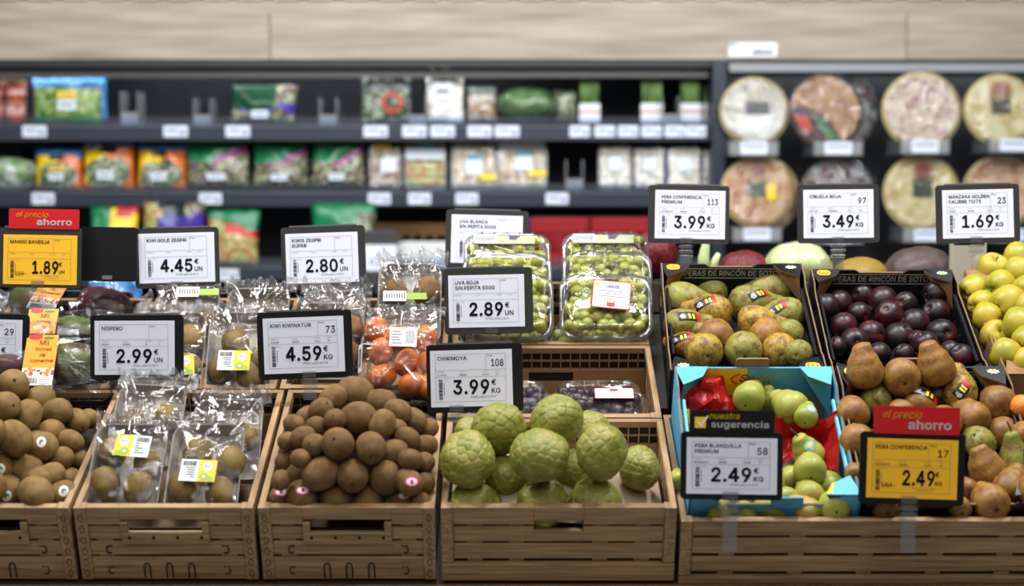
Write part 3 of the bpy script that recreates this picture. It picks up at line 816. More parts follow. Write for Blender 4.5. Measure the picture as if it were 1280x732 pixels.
# wrapped cabbage: leafy ball in clinging film
bm = B()
bmesh.ops.create_icosphere(bm, subdivisions=4, radius=.12)
for v in bm.verts:
    v.co *= 1 + .12 * noise.noise(v.co * 16) + .05 * noise.noise(v.co * 40)
    v.co.z *= .62; v.co.x *= 1.15
cab = obj('wrapped_cabbage', bm, M('cabbage', (110, 140, 90), .4, c2=(62, 96, 56), scale=14, bump=.4, bscale=22), None, True, TR(at(660, 131, 6.86)))
tag(cab, 'wide round green cabbage wrapped in film on the top shelf', 'cabbage')
bm = B()
bmesh.ops.create_icosphere(bm, subdivisions=4, radius=.128)
for v in bm.verts:
    v.co *= 1 + .12 * noise.noise(v.co * 16) + .05 * noise.noise(v.co * 40)
    v.co.z *= .64; v.co.x *= 1.15
obj('film', bm, FILM, cab, True)


def asparagus(px0, px1, py0, D, label):
    a, b = at(px0, 153, D), at(px1, py0, D)
    w_, h_ = b.x - a.x, b.z - a.z
    root = empty('asparagus_bundle', label, 'asparagus', TR((a.x + w_ / 2, D, a.z)), 'asparagus bundles on the top shelf')
    rnd = random.Random(px0)
    k = 0
    for j in range(2):
        for i in range(5):
            x = (-.5 + (i + .5) / 5) * w_ * .9
            bm = B()
            t = rnd.uniform(-.01, .01)
            lathe(bm, [(0, 0), (w_ * .1, 0), (w_ * .1, h_ * .6), (w_ * .12, h_ * .8), (w_ * .09, h_ * .92), (0, h_ + t)], 8)
            obj('spear', bm, M('asparagus_green', (56, 88, 34), .5, c2=(104, 136, 66), scale=30, stretch=(1, 1, .3)), root, True, TR((x, j * .016, 0)))
    bm = B(); prism(bm, rrect(w_, h_ * .38, .004, 2, 0, h_ * .2), -.014, .034)
    quad(bm, -w_ / 2, w_ / 2, h_ * .2, h_ * .24, -.0145, 1)
    obj('wrapper', bm, [WBAG, REDB], root)
    return root


asparagus(724, 750, 93, 6.8, 'green asparagus bundle standing alone on the top shelf')
asparagus(801, 829, 92, 6.8, 'green asparagus bundle second along the top shelf')
asparagus(850, 876, 92, 6.8, 'green asparagus bundle third along the top shelf')
asparagus(877, 889, 92, 6.86, 'green asparagus bundle half hidden behind the case post')


def divider(px, y0, y1, label, w_=.07):
    a, b = at(px, y1, 6.74), at(px, y0, 6.74)
    h_ = b.z - a.z
    root = empty('shelf_divider', label, 'shelf divider', TR(a), 'clear shelf dividers')
    for s in (-1, 1):
        bm = B(); box(bm, s * w_ / 2 - .0025, s * w_ / 2 + .0025, 0, .12, 0, h_, bev=.001); obj('fin', bm, ACRYL, root)
    bm = B(); box(bm, -w_ / 2, w_ / 2, 0, .004, 0, h_ * .35); obj('front_stop', bm, ACRYL, root)
    bm = B(); box(bm, -w_ / 2, w_ / 2, 0, .12, -.002, .002); obj('foot', bm, ACRYL, root)


for px, y0, y1, lb in ((162, 114, 155, 'clear divider beside the wide green salad bag'), (253, 122, 155, 'clear divider in the gap of the top shelf'), (410, 122, 155, 'clear divider beside the red ring bag'),
                       (522, 122, 155, 'clear divider beside the tall white bag'), (838, 120, 155, 'clear divider between asparagus bundles'), (718, 200, 236, 'clear divider in the gap of the middle shelf')):
    divider(px, y0, y1, lb)

# tubs and the oval salad bowl at the far left
for k, (px, y0, y1) in enumerate(((20, 126, 153), (20, 101, 127), (-8, 126, 153), (-8, 101, 127))):
    D = 6.85
    a, b = at(px, y1, D), at(px, y0, D)
    h_ = b.z - a.z
    t = empty('dip_tub', ('orange dip tub at the bottom of the nearer stack of two', 'orange dip tub on top of the nearer stack of two', 'orange dip tub at the bottom of the stack cut by the picture edge', 'orange dip tub on top of the stack cut by the picture edge')[k], 'tub', TR(a), 'dip tubs on the top shelf')
    bm = B(); lathe(bm, [(0, 0), (.038, 0), (.046, h_ * .85), (0, h_ * .85)], 24); obj('cup', bm, M('dip_orange', (190, 92, 48), .35), t, True)
    bm = B(); lathe(bm, [(0, h_ * .85), (.049, h_ * .85), (.049, h_ * .97), (.045, h_ * .99), (0, h_ * .99)], 24); obj('lid', bm, M('tub_lid', (150, 120, 96), .3), t)
    bm = B(); lathe(bm, [(.0425, h_ * .3), (.0465, h_ * .75)], 24); obj('label', bm, M('tub_label', (220, 190, 180), .4, c2=(190, 50, 50), scale=30), t, True)
bm = B()
loft(bm, [[Vector((x, -y, z)) for x, y in disc(28, rx, ry)] for rx, ry, z in ((.08, .05, 0), (.13, .09, .03), (.14, .1, .075), (.145, .105, .08), (.12, .08, .12), (.05, .04, .14))])
ob = obj('salad_bowl', bm, leafy('bowl_salad', [(90, 130, 60), (220, 225, 215), (120, 160, 80), (190, 200, 190), (60, 90, 50)], 30), None, True, TR(at(8, 238, 6.85)))
tag(ob, 'domed salad bowl at the left end of the middle shelf', 'salad bowl')

# ------------------------------------------------------------------ pizzas
PZ = {
    'silver': leafy('pizza_foil', [(190, 180, 150), (225, 220, 205), (150, 138, 110), (240, 238, 230)], 14, .2),
    'crust': leafy('pizza_baked', [(176, 128, 88), (200, 158, 112), (150, 100, 66), (190, 140, 96)], 40),
    'ham': leafy('pizza_ham', [(226, 208, 180), (176, 120, 124), (238, 226, 200), (206, 160, 150), (232, 220, 180)], 60),
    'cheese': leafy('pizza_cheese', [(226, 206, 140), (238, 226, 180), (206, 180, 110), (232, 216, 160)], 28),
    'sauce': leafy('pizza_sauce', [(206, 150, 104), (220, 180, 130), (176, 96, 60), (226, 196, 150)], 40),
    'dark': leafy('pizza_dark', [(60, 58, 56), (140, 120, 108), (170, 176, 180), (40, 36, 36), (120, 60, 50)], 40),
}
PFILM = CLEAR('pizza_film', rough=.05, base=.03, edge=.45, bump=.5, bscale=14, haze=.003)
GB = M('green_band', (44, 58, 40), .4)


def pizza(cx, cy, r, D, top, label, band=None, dark=False, yaw=0):
    c = at(cx, cy, D)
    rr = r * D / FPX
    root = empty('pizza', label, 'pizza', TR(c) @ RZ(yaw) @ RX(82), 'pizzas stood on the rack')
    bm = B(); lathe(bm, [(0, -.014), (rr * .98, -.014), (rr, -.010), (rr, -.004), (rr * .97, -.002), (0, -.002)], 40)
    obj('base', bm, BLACKC if dark else M('pizza_rim', (196, 176, 110), .4), root, True)
    bm = B()
    vs = lathe(bm, [(rr * .93, -.002), (rr * .93, .006), (rr * .9, .012), (rr * .84, .010), (rr * .6, .009), (rr * .3, .010), (0, .010)], 48)
    for v in vs:
        v.co.z += .003 * noise.noise(v.co * 60)
    obj('topping', bm, PZ[top], root, True)
    if band == 'green':
        bm = B(); poly(bm, disc(20, rr * .34, rr * .3, 0, rr * .52), -.0165, 2); quad(bm, -rr * .26, rr * .26, -rr * .12, rr * .5, -.0165, 0); poly(bm, disc(20, rr * .24, rr * .16, 0, rr * .58), -.017, 1)
        obj('label', bm, [GB, M('pizza_seal', (128, 58, 50), .4), M('seal', (176, 140, 84), .4)], root, False, RX(-90))
    elif band == 'black':
        bm = B(); quad(bm, -rr * .28, rr * .42, -rr * .12, rr * .26, -.017, 0); quad(bm, -rr * .5, rr * .55, -rr * .7, -rr * .12, -.0168, 1)
        obj('label', bm, [BLACKC, M('painted_sheen', (196, 196, 190), .2)], root, False, RX(-90))  # the pale lower quad is foil sheen put into the colour
    elif band == 'sleeve':
        bm = B(); poly(bm, [(-rr * .98, 0), (-rr * .9, -rr * .4), (-rr * .5, -rr * .84), (rr * .2, -rr * .95), (rr * .42, -rr * .84), (rr * .1, -rr * .3), (-rr * .3, 0), (-rr * .8, rr * .14)], -.018, 0)
        poly(bm, [(-rr * .25, -rr * .1), (rr * .35, -rr * .8), (rr * .15, -rr * .9), (-rr * .3, -rr * .35)], -.0185, 1)
        poly(bm, [(-rr * .9, -rr * .1), (-rr * .5, -rr * .2), (-rr * .4, -rr * .6), (-rr * .7, -rr * .5)], -.0185, 2)
        obj('label', bm, [M('sleeve_dark', (60, 34, 32), .4), M('leaf_print', (60, 110, 60), .4), M('tomato_print', (190, 60, 40), .4)], root, False, RX(-90))
    bm = B()
    prof = [(rr * 1.02, -.010), (rr * 1.03, .004), (rr * .99, .014)] + [(rr * .95 * (1 - i / 24), .021 + .003 * i / 24) for i in range(24)] + [(0, .024)]
    for v in lathe(bm, prof, 72):
        q = v.co * 9 + Vector((cx * .37, cy * .11, 0))
        v.co.z += .012 * max(0, 1 - abs(noise.noise(q)) * 3) ** 2 + .008 * max(0, 1 - abs(noise.noise(q * 2.3)) * 3) ** 2
        v.co.x *= 1 + .03 * noise.noise(q * 2); v.co.y *= 1 + .03 * noise.noise(q * 2)
    obj('film', bm, PFILM, root, True)
    return root


def rack_lip(cx, cy, D, label):
    root = empty('rack_holder', label, 'rack holder', TR(at(cx, cy, D)), 'pizza rack holders')
    bm = B(); box(bm, -.1, .1, -.03, .25, -.034, -.028); box(bm, -.1, -.095, -.03, .2, -.03, .03); box(bm, .095, .1, -.03, .2, -.03, .03); box(bm, -.1, .1, -.03, -.026, -.03, .022)
    obj('clear_tray', bm, ACRYL, root)
    bm = B(); prism(bm, rrect(.11, .05, .004, 2, 0, -.004), -.034, -.031); quad(bm, -.045, .045, -.002, .008, -.0345, 1)
    obj('price_label', bm, [PLAB, M('label_ink')], root)


PD = 6.62
pizza(943, 139, 43, PD, 'silver', 'silver wrapped pizza with a black square label beside the case post', 'black')
pizza(1058, 140, 44, PD + .12, 'dark', 'dark pizza leaning behind the baked one with the dark sleeve', None, True, 14)
pizza(1032, 139, 47, PD, 'crust', 'baked brown pizza in a dark sleeve with a green leaf', 'sleeve', True, 6)
pizza(1152, 138, 49, PD, 'ham', 'ham and cheese pizza in the upper rack row')
pizza(1250, 137, 45, PD, 'cheese', 'yellow cheese pizza with green band in the upper rack row', 'green')
pizza(954, 243, 48, PD + .1, 'sauce', 'second pizza behind the tomato one in the lower rack row', None, False, 8)
pizza(946, 240, 45, PD, 'sauce', 'tomato pizza with a green band and yellow sticker in the lower rack row', 'green')
pizza(1048, 241, 47, PD, 'dark', 'dark foil wrapped pizza behind the plum price card', None, True)
pizza(1152, 241, 48, PD, 'cheese', 'pale cheese pizza with a green band in the lower rack row', 'green')
pizza(1250, 240, 46, PD + .06, 'sauce', 'brown pizza half behind the apple price card', None, False, -8)
_p = [o for o in C.objects if o.get('label', '').startswith('tomato pizza')][0]
bm = B(); quad(bm, .035, .075, -.035, .03, -.028); obj('sticker', bm, YS, _p, False, RX(-90))
for cx, cy, lb in ((941, 186, 'beside the case post, upper row'), (1046, 186, 'under the baked brown pizza'), (1154, 184, 'under the ham pizza'), (1264, 182, 'under the yellow cheese pizza'),
                   (945, 293, 'beside the case post, lower row'), (1047, 296, 'behind the plum price card'), (1157, 294, 'under the pale cheese pizza'), (1262, 294, 'behind the apple price card')):
    rack_lip(cx, cy - 2, PD - .05, 'clear rack holder with white label ' + lb)

# cartons, crates and a price card standing on the low shelf
zt, D = SH['low']
LW = zt


def cratebox(px0, px1, y0, D, col, name, label, d=.3):
    a, b = at(px0, y0, D), at(px1, y0, D)
    w_, h_ = b.x - a.x, a.z - zt
    root = empty(name, label, 'crate', TR((a.x + w_ / 2, D, zt)))
    bm = B()
    t = .008
    nbar = max(4, int(w_ / .05))
    box(bm, -w_ / 2, w_ / 2, 0, t, h_ * .72, h_, bev=.002); box(bm, -w_ / 2, w_ / 2, 0, t, 0, h_ * .3)
    for i in range(nbar + 1):
        x = -w_ / 2 + i * (w_ - .01) / nbar
        box(bm, x, x + .01, 0, t, h_ * .3, h_ * .72)
    obj('front_panel', bm, col, root)
    bm = B(); box(bm, -w_ / 2, w_ / 2, d - t, d, 0, h_); obj('rear_panel', bm, col, root)
    for s in (-1, 1):
        bm = B(); box(bm, s * w_ / 2 - t / 2, s * w_ / 2 + t / 2, 0, d, 0, h_); obj('side_panel', bm, col, root)
    bm = B(); box(bm, -w_ / 2, w_ / 2, 0, d, 0, .006); obj('bottom', bm, col, root)
    return root


REDC = M('red_crate', (150, 16, 22), .4)
cratebox(664, 735, 272, 6.55, REDC, 'red_crate', 'red plastic crate on the low shelf behind the middle grape punnets')
cratebox(740, 812, 272, 6.55, REDC, 'red_crate', 'red plastic crate on the low shelf next to the pear price card')
bb = cratebox(655, 663, 272, 6.6, M('blue_crate', (24, 40, 130), .4), 'blue_crate', 'narrow blue crate beside the red crates on the low shelf')
cratebox(470, 560, 279, 6.85, M('kraft_box', (150, 114, 72), .8, c2=(120, 88, 54), scale=4), 'cardboard_box', 'brown cardboard box on the low shelf behind the wrapped kiwi tray')
cratebox(499, 566, 304, 6.56, M('white_box', (226, 226, 224), .6), 'white_box', 'low white carton in front of the brown cardboard box', .2)
# ------------------------------------------------------------------ the fruit stand
STEEL = M('stand_paint', (52, 46, 40), .5)
stand = empty('display_stand', 'sloping wooden display stand that carries all the fruit crates', 'display stand', TR((0, 2.66, 0)))


def onstand(m):
    return TR((0, -2.66, 0)) @ m


SLOPEM = basis(Vector((1, 0, 0)), SV, NV, ORG)
LEDGE = M('stand_ledge', (128, 88, 54), .5, c2=(104, 70, 42), scale=6, stretch=(1, 8, 8))
bm = B(); box(bm, -1.5, 1.5, -.012, .95, -.176, -.152); obj('deck', bm, STEEL, stand, False, onstand(SLOPEM))
bm = B(); box(bm, -1.5, 1.5, -.035, -.008, -.19, -.150, bev=.003); obj('front_ledge', bm, LEDGE, stand, False, onstand(SLOPEM))
bm = B(); box(bm, -1.5, 1.5, -.01, .02, -.16 - .62, -.16, mx=TR((0, .06, .9))); obj('kick_panel', bm, LEDGE, stand)
bm = B()
for s in (-1, 1):
    prism(bm, [(.05, 0), (.9, 0), (.9, 1.02), (.05, .72)], s * 1.45 - .015, s * 1.45 + .015, 0, RZ(90))
obj('side_panel', bm, STEEL, stand)
bm = B(); box(bm, .28, 1.5, .445, .86, -.152, -.062); obj('riser', bm, STEEL, stand, False, onstand(SLOPEM))
bm = B(); box(bm, -1.5, 1.5, .86, 1.35, 1.04, 1.07); box(bm, -1.5, 1.5, 1.3, 1.35, 0, 1.04); box(bm, -1.5, 1.5, .86, .9, .0, 1.05); obj('rear_shelf', bm, STEEL, stand)


def crate(u0, u1, s0, d, style, label, n0=0.0, handle=True, h=.125):
    wd = u1 - u0 - .004
    root = empty('fruit_crate', label, 'crate', basis(Vector((1, 0, 0)), SV, NV, W((u0 + u1) / 2, s0, n0 - h * 1.17)) @ Matrix.Diagonal((1, 1, 1.17, 1)), 'wood grained plastic crates')
    hw, pw = wd / 2, .021
    x0, x1 = -hw + pw, hw - pw
    bm = B()
    hx = .075 if handle else 0
    if style == 'A':
        if handle:
            box(bm, x0, -hx, .0, .014, .096, h, bev=.0012); box(bm, hx, x1, .0, .014, .096, h, bev=.0012); box(bm, -hx, hx, .0, .014, .104, h, bev=.0012)
        else:
            box(bm, x0, x1, 0, .014, .096, h, bev=.0012)
        for a, b in ((.070, .0915),):
            box(bm, x0, -hx, .002, .014, a, b, bev=.001); box(bm, hx, x1, .002, .014, a, b, bev=.001)
        box(bm, x0, x1, .002, .014, .043, .0655, bev=.001); box(bm, x0, x1, .001, .014, .0, .0385, bev=.001)
    else:
        if handle:
            box(bm, x0, -.042, 0, .014, .096, h, bev=.0012); box(bm, .042, x1, 0, .014, .096, h, bev=.0012); box(bm, -.042, .042, 0, .014, .102, h, bev=.001)
            box(bm, x0, -.042, .002, .014, .066, .0915, bev=.001); box(bm, .042, x1, .002, .014, .066, .0915, bev=.001); box(bm, -.042, .042, .002, .014, .066, .084, bev=.001)
        else:
            box(bm, x0, x1, 0, .014, .1, h, bev=.0012); box(bm, x0, x1, .002, .014, .068, .0945, bev=.001)
        box(bm, x0, x1, .002, .014, .036, .0615, bev=.001)
        box(bm, -hw, x1 + pw, -.004, .014, .0, .029, bev=.001)
    for k in range(5):
        xx = x0 + (x1 - x0) * (k + .5) / 5
        if not handle or abs(xx) > (.08 if style == 'A' else .055):
            box(bm, xx - .013, xx + .013, .004, .013, .03, .1, 0)
    box(bm, x0, x1, .011, .0135, .0, .084 if handle else .1, 1)  # dark backing colours the slat gaps as if shaded
    fr = obj('front_panel', bm, [WOODX, SLOTSHADE], root)
    for s in (-1, 1):
        bm = B()
        xa = s * (hw - pw / 2)
        box(bm, xa - pw / 2, xa + pw / 2, -.001, .018, 0 if style == 'A' else .03, h, bev=.0015)
        if style == 'A':
            for k in range(6):
                zc = .012 + k * .019
                bm2 = [(xa + .004 * math.cos(a), -.0013, zc + .006 * math.sin(a)) for a in (R(i * 45) for i in range(9))]
                tube(bm, bm2, .0008, 4, 1)
        else:
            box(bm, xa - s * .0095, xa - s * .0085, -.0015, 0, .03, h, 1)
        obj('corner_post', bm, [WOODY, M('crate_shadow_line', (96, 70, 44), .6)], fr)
    if style == 'A':
        bm = B()
        if handle:
            box(bm, -hx, hx, -.004, .006, .064, .083, bev=.0015)
            box(bm, -hx, -hx + .012, -.003, .006, .083, .1, bev=.001); box(bm, hx - .012, hx, -.003, .006, .083, .1, bev=.001)
            for k in range(4):
                xx = -hx + .014 + k * (2 * hx - .028) / 3
                box(bm, xx - .0025, xx + .0025, -.0046, -.004, .073, .078, 1)
            obj('handle', bm, [WOODX, SLOTSHADE], fr)
        else:
            bm.free()
        for k in range(3):  # dark tubes stand in for the shade inside the cut slots
            xx = (k - 1) * .038
            bm = B(); tube(bm, [(xx - .005, .0006, .003), (xx - .005, .0006, .022), (xx - .003, .0006, .028), (xx + .003, .0006, .028), (xx + .005, .0006, .022), (xx + .005, .0006, .003)], .0015, 5); obj('clip_slot', bm, SLOTSHADE, fr)
        for s in (-1, 1):
            for zc in (.052, .016):
                xx = s * (hw - .05)
                bm = B(); tube(bm, [(xx - s * .008, .0012, zc + .006), (xx + s * .001, .0012, zc + .006), (xx + s * .003, .0012, zc), (xx + s * .001, .0012, zc - .006), (xx - s * .006, .0012, zc - .006)], .0014, 5); obj('clip_slot', bm, SLOTSHADE, fr)
    for s in (-1, 1):
        bm = B()
        xa, xb = sorted((s * hw, s * (hw - .011)))
        box(bm, xa, xb, .016, d - .012, h - .016, h, bev=.0015)
        xc, xd = sorted((s * (hw - .002), s * (hw - .008)))
        for a, b in ((.075, .106), (.04, .072), (.0, .036)):
            box(bm, xc, xd, .016, d - .012, a, b, 0)
        for k in range(7):
            yy = .03 + (d - .06) * k / 6
            box(bm, xc, xd, yy - .006, yy + .006, 0, h - .01, 0)
        obj('side_panel', bm, [WOODY], root)
    bm = B()
    box(bm, -hw, hw, d - .013, d - .001, h - .011, h, bev=.0015)
    nb = int(wd / .019)
    for i in range(nb + 1):
        x = -hw + .004 + i * (wd - .008) / nb
        box(bm, x - .0011, x + .0011, d - .012, d - .003, .082, h - .008)
    box(bm, -hw, hw, d - .010, d - .004, .097, .0995); box(bm, -hw, hw, d - .005, d - .003, .085, h - .012, 1)
    hh = .045
    box(bm, -hw, -hh, d - .014, d - .004, .0, .083, 0, bev=.001); box(bm, hh, hw, d - .014, d - .004, .0, .083, 0, bev=.001)
    box(bm, -hh, hh, d - .014, d - .004, .0, .058, 0); box(bm, -hh, hh, d - .014, d - .004, .078, .083, 0); box(bm, -hh, hh, d - .006, d - .004, .056, .08, 1)
    box(bm, -hw, hw, d - .019, d - .004, .03, .036, 0)
    obj('rear_panel', bm, [CRATEIN, SLOTSHADE], root)
    bm = B(); box(bm, -hw + .002, hw - .002, .004, d - .003, 0, .005); obj('bottom', bm, CRATEIN, root)
    return root


crate(-1.045, -.745, 0, .41, 'A', 'wooden looking crate of loose kiwis at the left end of the stand')
crate(-.741, -.434, 0, .41, 'A', 'wooden looking crate holding four film wrapped kiwi trays')
crate(-.430, -.128, 0, .41, 'A', 'wooden looking crate holding the tall heap of brown kiwis')
crate(-.122, .280, 0, .30, 'B', 'wide slatted crate holding the green custard apples')
crate(.284, .925, 0, .362, 'B', 'long slatted crate under the blue and the black pear cartons', n0=-.027, handle=False)
crate(-1.07, -.768, .415, .40, 'A', 'wooden looking crate under the mango trays', handle=False)
crate(-.764, -.452, .415, .40, 'A', 'wooden looking crate under the gold kiwi trays', handle=False)
crate(-.448, -.128, .415, .40, 'A', 'wooden looking crate under the wrapped kiwi and orange fruit trays', handle=False)
crate(-.122, .280, .304, .29, 'B', 'slatted crate holding the dark grape punnets', handle=False)
crate(-.122, .280, .598, .30, 'B', 'slatted crate under the leaning green grape punnets', handle=False)

# ------------------------------------------------------------------ printed cartons
KEDGE = M('card_edge', (128, 102, 74), .85)
DOY = M('seal_yellow', (250, 200, 30), .5)
DOR = M('seal_red', (214, 40, 30), .5)
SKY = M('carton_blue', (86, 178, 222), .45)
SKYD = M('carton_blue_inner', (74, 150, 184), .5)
CARY = M('carton_yellow', (236, 186, 30), .5)
GREYC = M('carton_grey', (150, 140, 126), .7)


def seal(bm, x, y, z, r, kind, base):
    """An oval seal (yellow with a red ring) or a pale star emblem lying at height z."""
    mx = TR((x, y, z)) @ RX(-90)          # XZ drawing turned flat, facing up
    mx = TR((x, y, z)) @ Matrix(((1, 0, 0, 0), (0, 0, 1, 0), (0, -1, 0, 0), (0, 0, 0, 1)))
    if kind == 'oval':
        poly(bm, rrect(r * 2.1, r * 1.7, r * .7), 0, base, mx)
        poly(bm, disc(20, r * .82, r * .6), -.0004, base + 1, mx)
        poly(bm, disc(20, r * .62, r * .42), -.0008, base, mx)
        poly(bm, [(-r * .3, -r * .2), (0, r * .25), (r * .3, -r * .2)], -.0012, base + 1, mx)
    else:
        st = [((r if i % 2 else r * .62) * math.cos(R(i * 22.5)), (r if i % 2 else r * .62) * .62 * math.sin(R(i * 22.5))) for i in range(16)]
        poly(bm, st, 0, base + 2, mx)
        poly(bm, disc(14, r * .5, r * .3), -.0004, base, mx)


def carton(front, yaw, slope, wd, dp, hf, hr, kind, label, notch=True):
    """front: world point of the middle of the front rim."""
    m = TR(front) @ RZ(yaw) @ RX(slope) @ TR((0, 0, -hf))
    root = empty('fruit_carton', label, 'carton', m, 'open printed cartons')
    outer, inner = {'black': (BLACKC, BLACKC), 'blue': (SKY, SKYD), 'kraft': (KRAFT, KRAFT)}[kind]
    hw, t = wd / 2, .004
    bm = B(); box(bm, -hw, hw, 0, dp, 0, .004); obj('bottom', bm, [inner if kind != 'blue' else GREYC], root)
    # front wall with a raised middle tab and turned-in corners
    bm = B()
    lo = hf - .022
    prism(bm, [(-hw, 0), (hw, 0), (hw, hf), (hw - .03, hf), (hw - .055, lo), (-hw + .055, lo), (-hw + .03, hf), (-hw, hf)], 0, t, 0)
    box(bm, -hw + .055, hw - .055, 0, t, lo, lo + .0012, 1)
    obj('front_wall', bm, [outer, KEDGE], root)
    # side walls falling from the rear to the front
    for s in (-1, 1):
        bm = B()
        prof = [(0, 0), (dp, 0), (dp, hr), (dp - .06, hr), (dp - .08, hr - .012), (.075, hf - .006), (.055, hf), (0, hf)]
        mxs = Matrix(((0, -1, 0, 0), (1, 0, 0, 0), (0, 0, 1, 0), (0, 0, 0, 1)))
        x0, x1 = (s * hw, s * (hw - t))
        prism(bm, prof, -x0, -x1, 0, mxs)
        for a, b in zip(prof[2:-1], prof[3:]):
            p0, p1 = Vector((s * (hw - t / 2), a[0], a[1] + .0006)), Vector((s * (hw - t / 2), b[0], b[1] + .0006))
            tube(bm, [p0, p1], .0018, 4, 1)
        xi = s * (hw - .011)
        tube(bm, [Vector((xi, .075, hf - .012)), Vector((xi, dp - .08, hr - .016))], .0035, 5, 0)
        obj('side_wall', bm, [outer, KEDGE], root)
    # rear wall with a shallow notch
    bm = B()
    if notch:
        prism(bm, [(-hw, 0), (hw, 0), (hw, hr), (.055, hr), (.045, hr - .007), (-.045, hr - .007), (-.055, hr), (-hw, hr)], dp - t, dp, 0)
        box(bm, -.045, .045, dp - t - .0003, dp, hr - .007, hr - .005, 1)
    else:
        prism(bm, [(-hw, 0), (hw, 0), (hw, hr), (-hw, hr)], dp - t, dp, 0)
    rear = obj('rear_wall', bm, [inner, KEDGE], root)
    # corner gussets, flat triangles on top with a folded face below
    for s in (-1, 1):
        for fr in (0, 1):
            y0, z = (dp, hr) if not fr else (0, hf)
            dy = -1 if not fr else 1
            bm = B()
            gx, gy = (.062, .055) if not fr else (.06, .05)
            tri = [(s * hw, y0), (s * (hw - gx), y0), (s * (hw - gx * .8), y0 + dy * gy * .55), (s * (hw - .012), y0 + dy * gy)]
            vs = [bm.verts.new((x, y, z + .001)) for x, y in tri]; vs2 = [bm.verts.new((x, y, z - .002)) for x, y in tri]
            bm.faces.new(vs); bm.faces.new(vs2[::-1])
            for i in range(4):
                bm.faces.new((vs[i], vs2[i], vs2[(i + 1) % 4], vs[(i + 1) % 4])).material_index = 1
            # the slanting inner face of the corner
            q = [bm.verts.new(p) for p in ((tri[1][0], tri[1][1] + dy * t, z - .002), (tri[3][0] - s * 0, tri[3][1], z - .002), (s * (hw - t), tri[3][1], z - .07 * hr / .12), (s * (hw - .014), y0 + dy * t, z - .07 * hr / .12))]
            bm.faces.new(q).material_index = 2
            bmesh.ops.recalc_face_normals(bm, faces=bm.faces)
            g = obj('corner_gusset', bm, [outer, KEDGE, KRAFT if kind == 'black' else inner], root)
            if kind == 'black':
                bm = B()
                knd = 'oval' if (s < 0) != bool(fr) else 'star'
                seal(bm, s * (hw - .026), y0 + dy * .017, z + .0016, .013, knd, 0)
                obj('printed_seal', bm, [DOY, DOR, WHITE], g)
            elif kind == 'blue' and fr and s > 0:
                bm = B(); poly(bm, [(hw - .05, .002), (hw - .06, .002), (hw - .046, .03), (hw - .042, .03)]); bmesh.ops.transform(bm, matrix=Matrix(((1, 0, 0, 0), (0, 0, 1, 0), (0, 0, 0, hf + .0016), (0, 0, 0, 1))), verts=bm.verts)
                obj('printed_stripe', bm, CARY, g)
    yb = dp - t - .0008
    if kind == 'black':
        bm = B()
        vs = text(bm, 'PERAS DE RINC\u00d3N DE SOTO', 0, hr - .0265, .0125, yb, 0.014, 'C')
        k = (wd * .66) / (max(v.co.x for v in vs) - min(v.co.x for v in vs))
        for v in vs:
            v.co.x *= k
        quad(bm, -wd * .33, wd * .38, hr - .0100, hr - .0090, yb); quad(bm, -wd * .33, wd * .38, hr - .0320, hr - .0310, yb)
        obj('printed_name', bm, [M('carton_print', (240, 240, 236), .6)], rear)
    elif kind == 'blue':
        bm = B(); quad(bm, -hw + .03, -hw * .08, hr - .062, hr - .0005, yb, 0); quad(bm, -hw, hw, .0, hr - .062, yb, 1)
        quad(bm, -hw * .08, hw, hr - .062, hr - .0005, yb, 2)
        obj('printed_band', bm, [CARY, GREYC, SKYD], rear)
        bm = B()
        text(bm, 'Su', -.026, hr - .030, .016, yb - .0006, .02, 'L', 0, .25)
        text(bm, 'rico', .0, hr - .030, .016, yb - .0006, .02, 'L', 1, .25)
        tube(bm, [(-.028 - .012 * math.sin(i * .5), yb - .0006, hr - .034 + i * .0032) for i in range(8)], .0018, 4, 0)
        obj('printed_name', bm, [DOR, CARY], rear)
    return root, m


# front edge points taken from their real distance on the stand
F1 = W(.446, .02, .012)
car_blue, m_blue = carton(F1, 0, 30, .292, .322, .10, .130, 'blue', 'sky blue carton of green pears and red wrapping in the long crate', notch=False)
F2 = W(.754, .02, .012)
car_blk, m_blk = carton(F2, 0, 30, .312, .322, .10, .131, 'black', 'black carton of loose brown pears in the long crate')
F3 = at(936, 463, 2.995)
car_conf, m_conf = carton(F3, -2.2, 25.5, .296, .40, .10, .112, 'black', 'black lettered carton of stickered green and brown pears')
F4 = at(1141, 471, 2.995)
car_plum, m_plum = carton(F4, -3.2, 25.5, .296, .40, .10, .112, 'black', 'black lettered carton of dark plums')
F5 = at(1357, 468, 3.0)
car_app, m_app = carton(F5, -3, 25.5, .296, .40, .10, .105, 'kraft', 'plain brown carton of yellow green apples')
# kraft tabs on the rear walls of the two front cartons and tabs on their fronts
for root, mat_, wtab, fx in ((car_blue, KRAFT, .062, -.002), (car_blk, KRAFT, .05, -.02)):
    rw = [c for c in root.children if c.name.startswith('rear_wall')][0]
    bm = B(); prism(bm, rrect(wtab, .036, .006, 3, fx, .130), .3222, .326); obj('tab', bm, mat_, rw)
for root, mat_, fx in ((car_blue, SKYD, .02), (car_blk, BLACKC, -.02)):
    fw = [c for c in root.children if c.name.startswith('front_wall')][0]
    bm = B(); prism(bm, rrect(.055, .024, .004, 3, fx, .084), -.003, -.0002); obj('tab', bm, mat_, fw)
bm = B(); prism(bm, [(-.12, .0), (.14, 0), (.14, .095), (-.1, .095)], -.006, -.002); obj('front_flap', bm, M('flap_taupe', (126, 104, 92), .7), car_app)

# ------------------------------------------------------------------ price cards
CLIPM = CLEAR('tag_clip', rough=.08, base=.12, edge=.75, haze=.035)


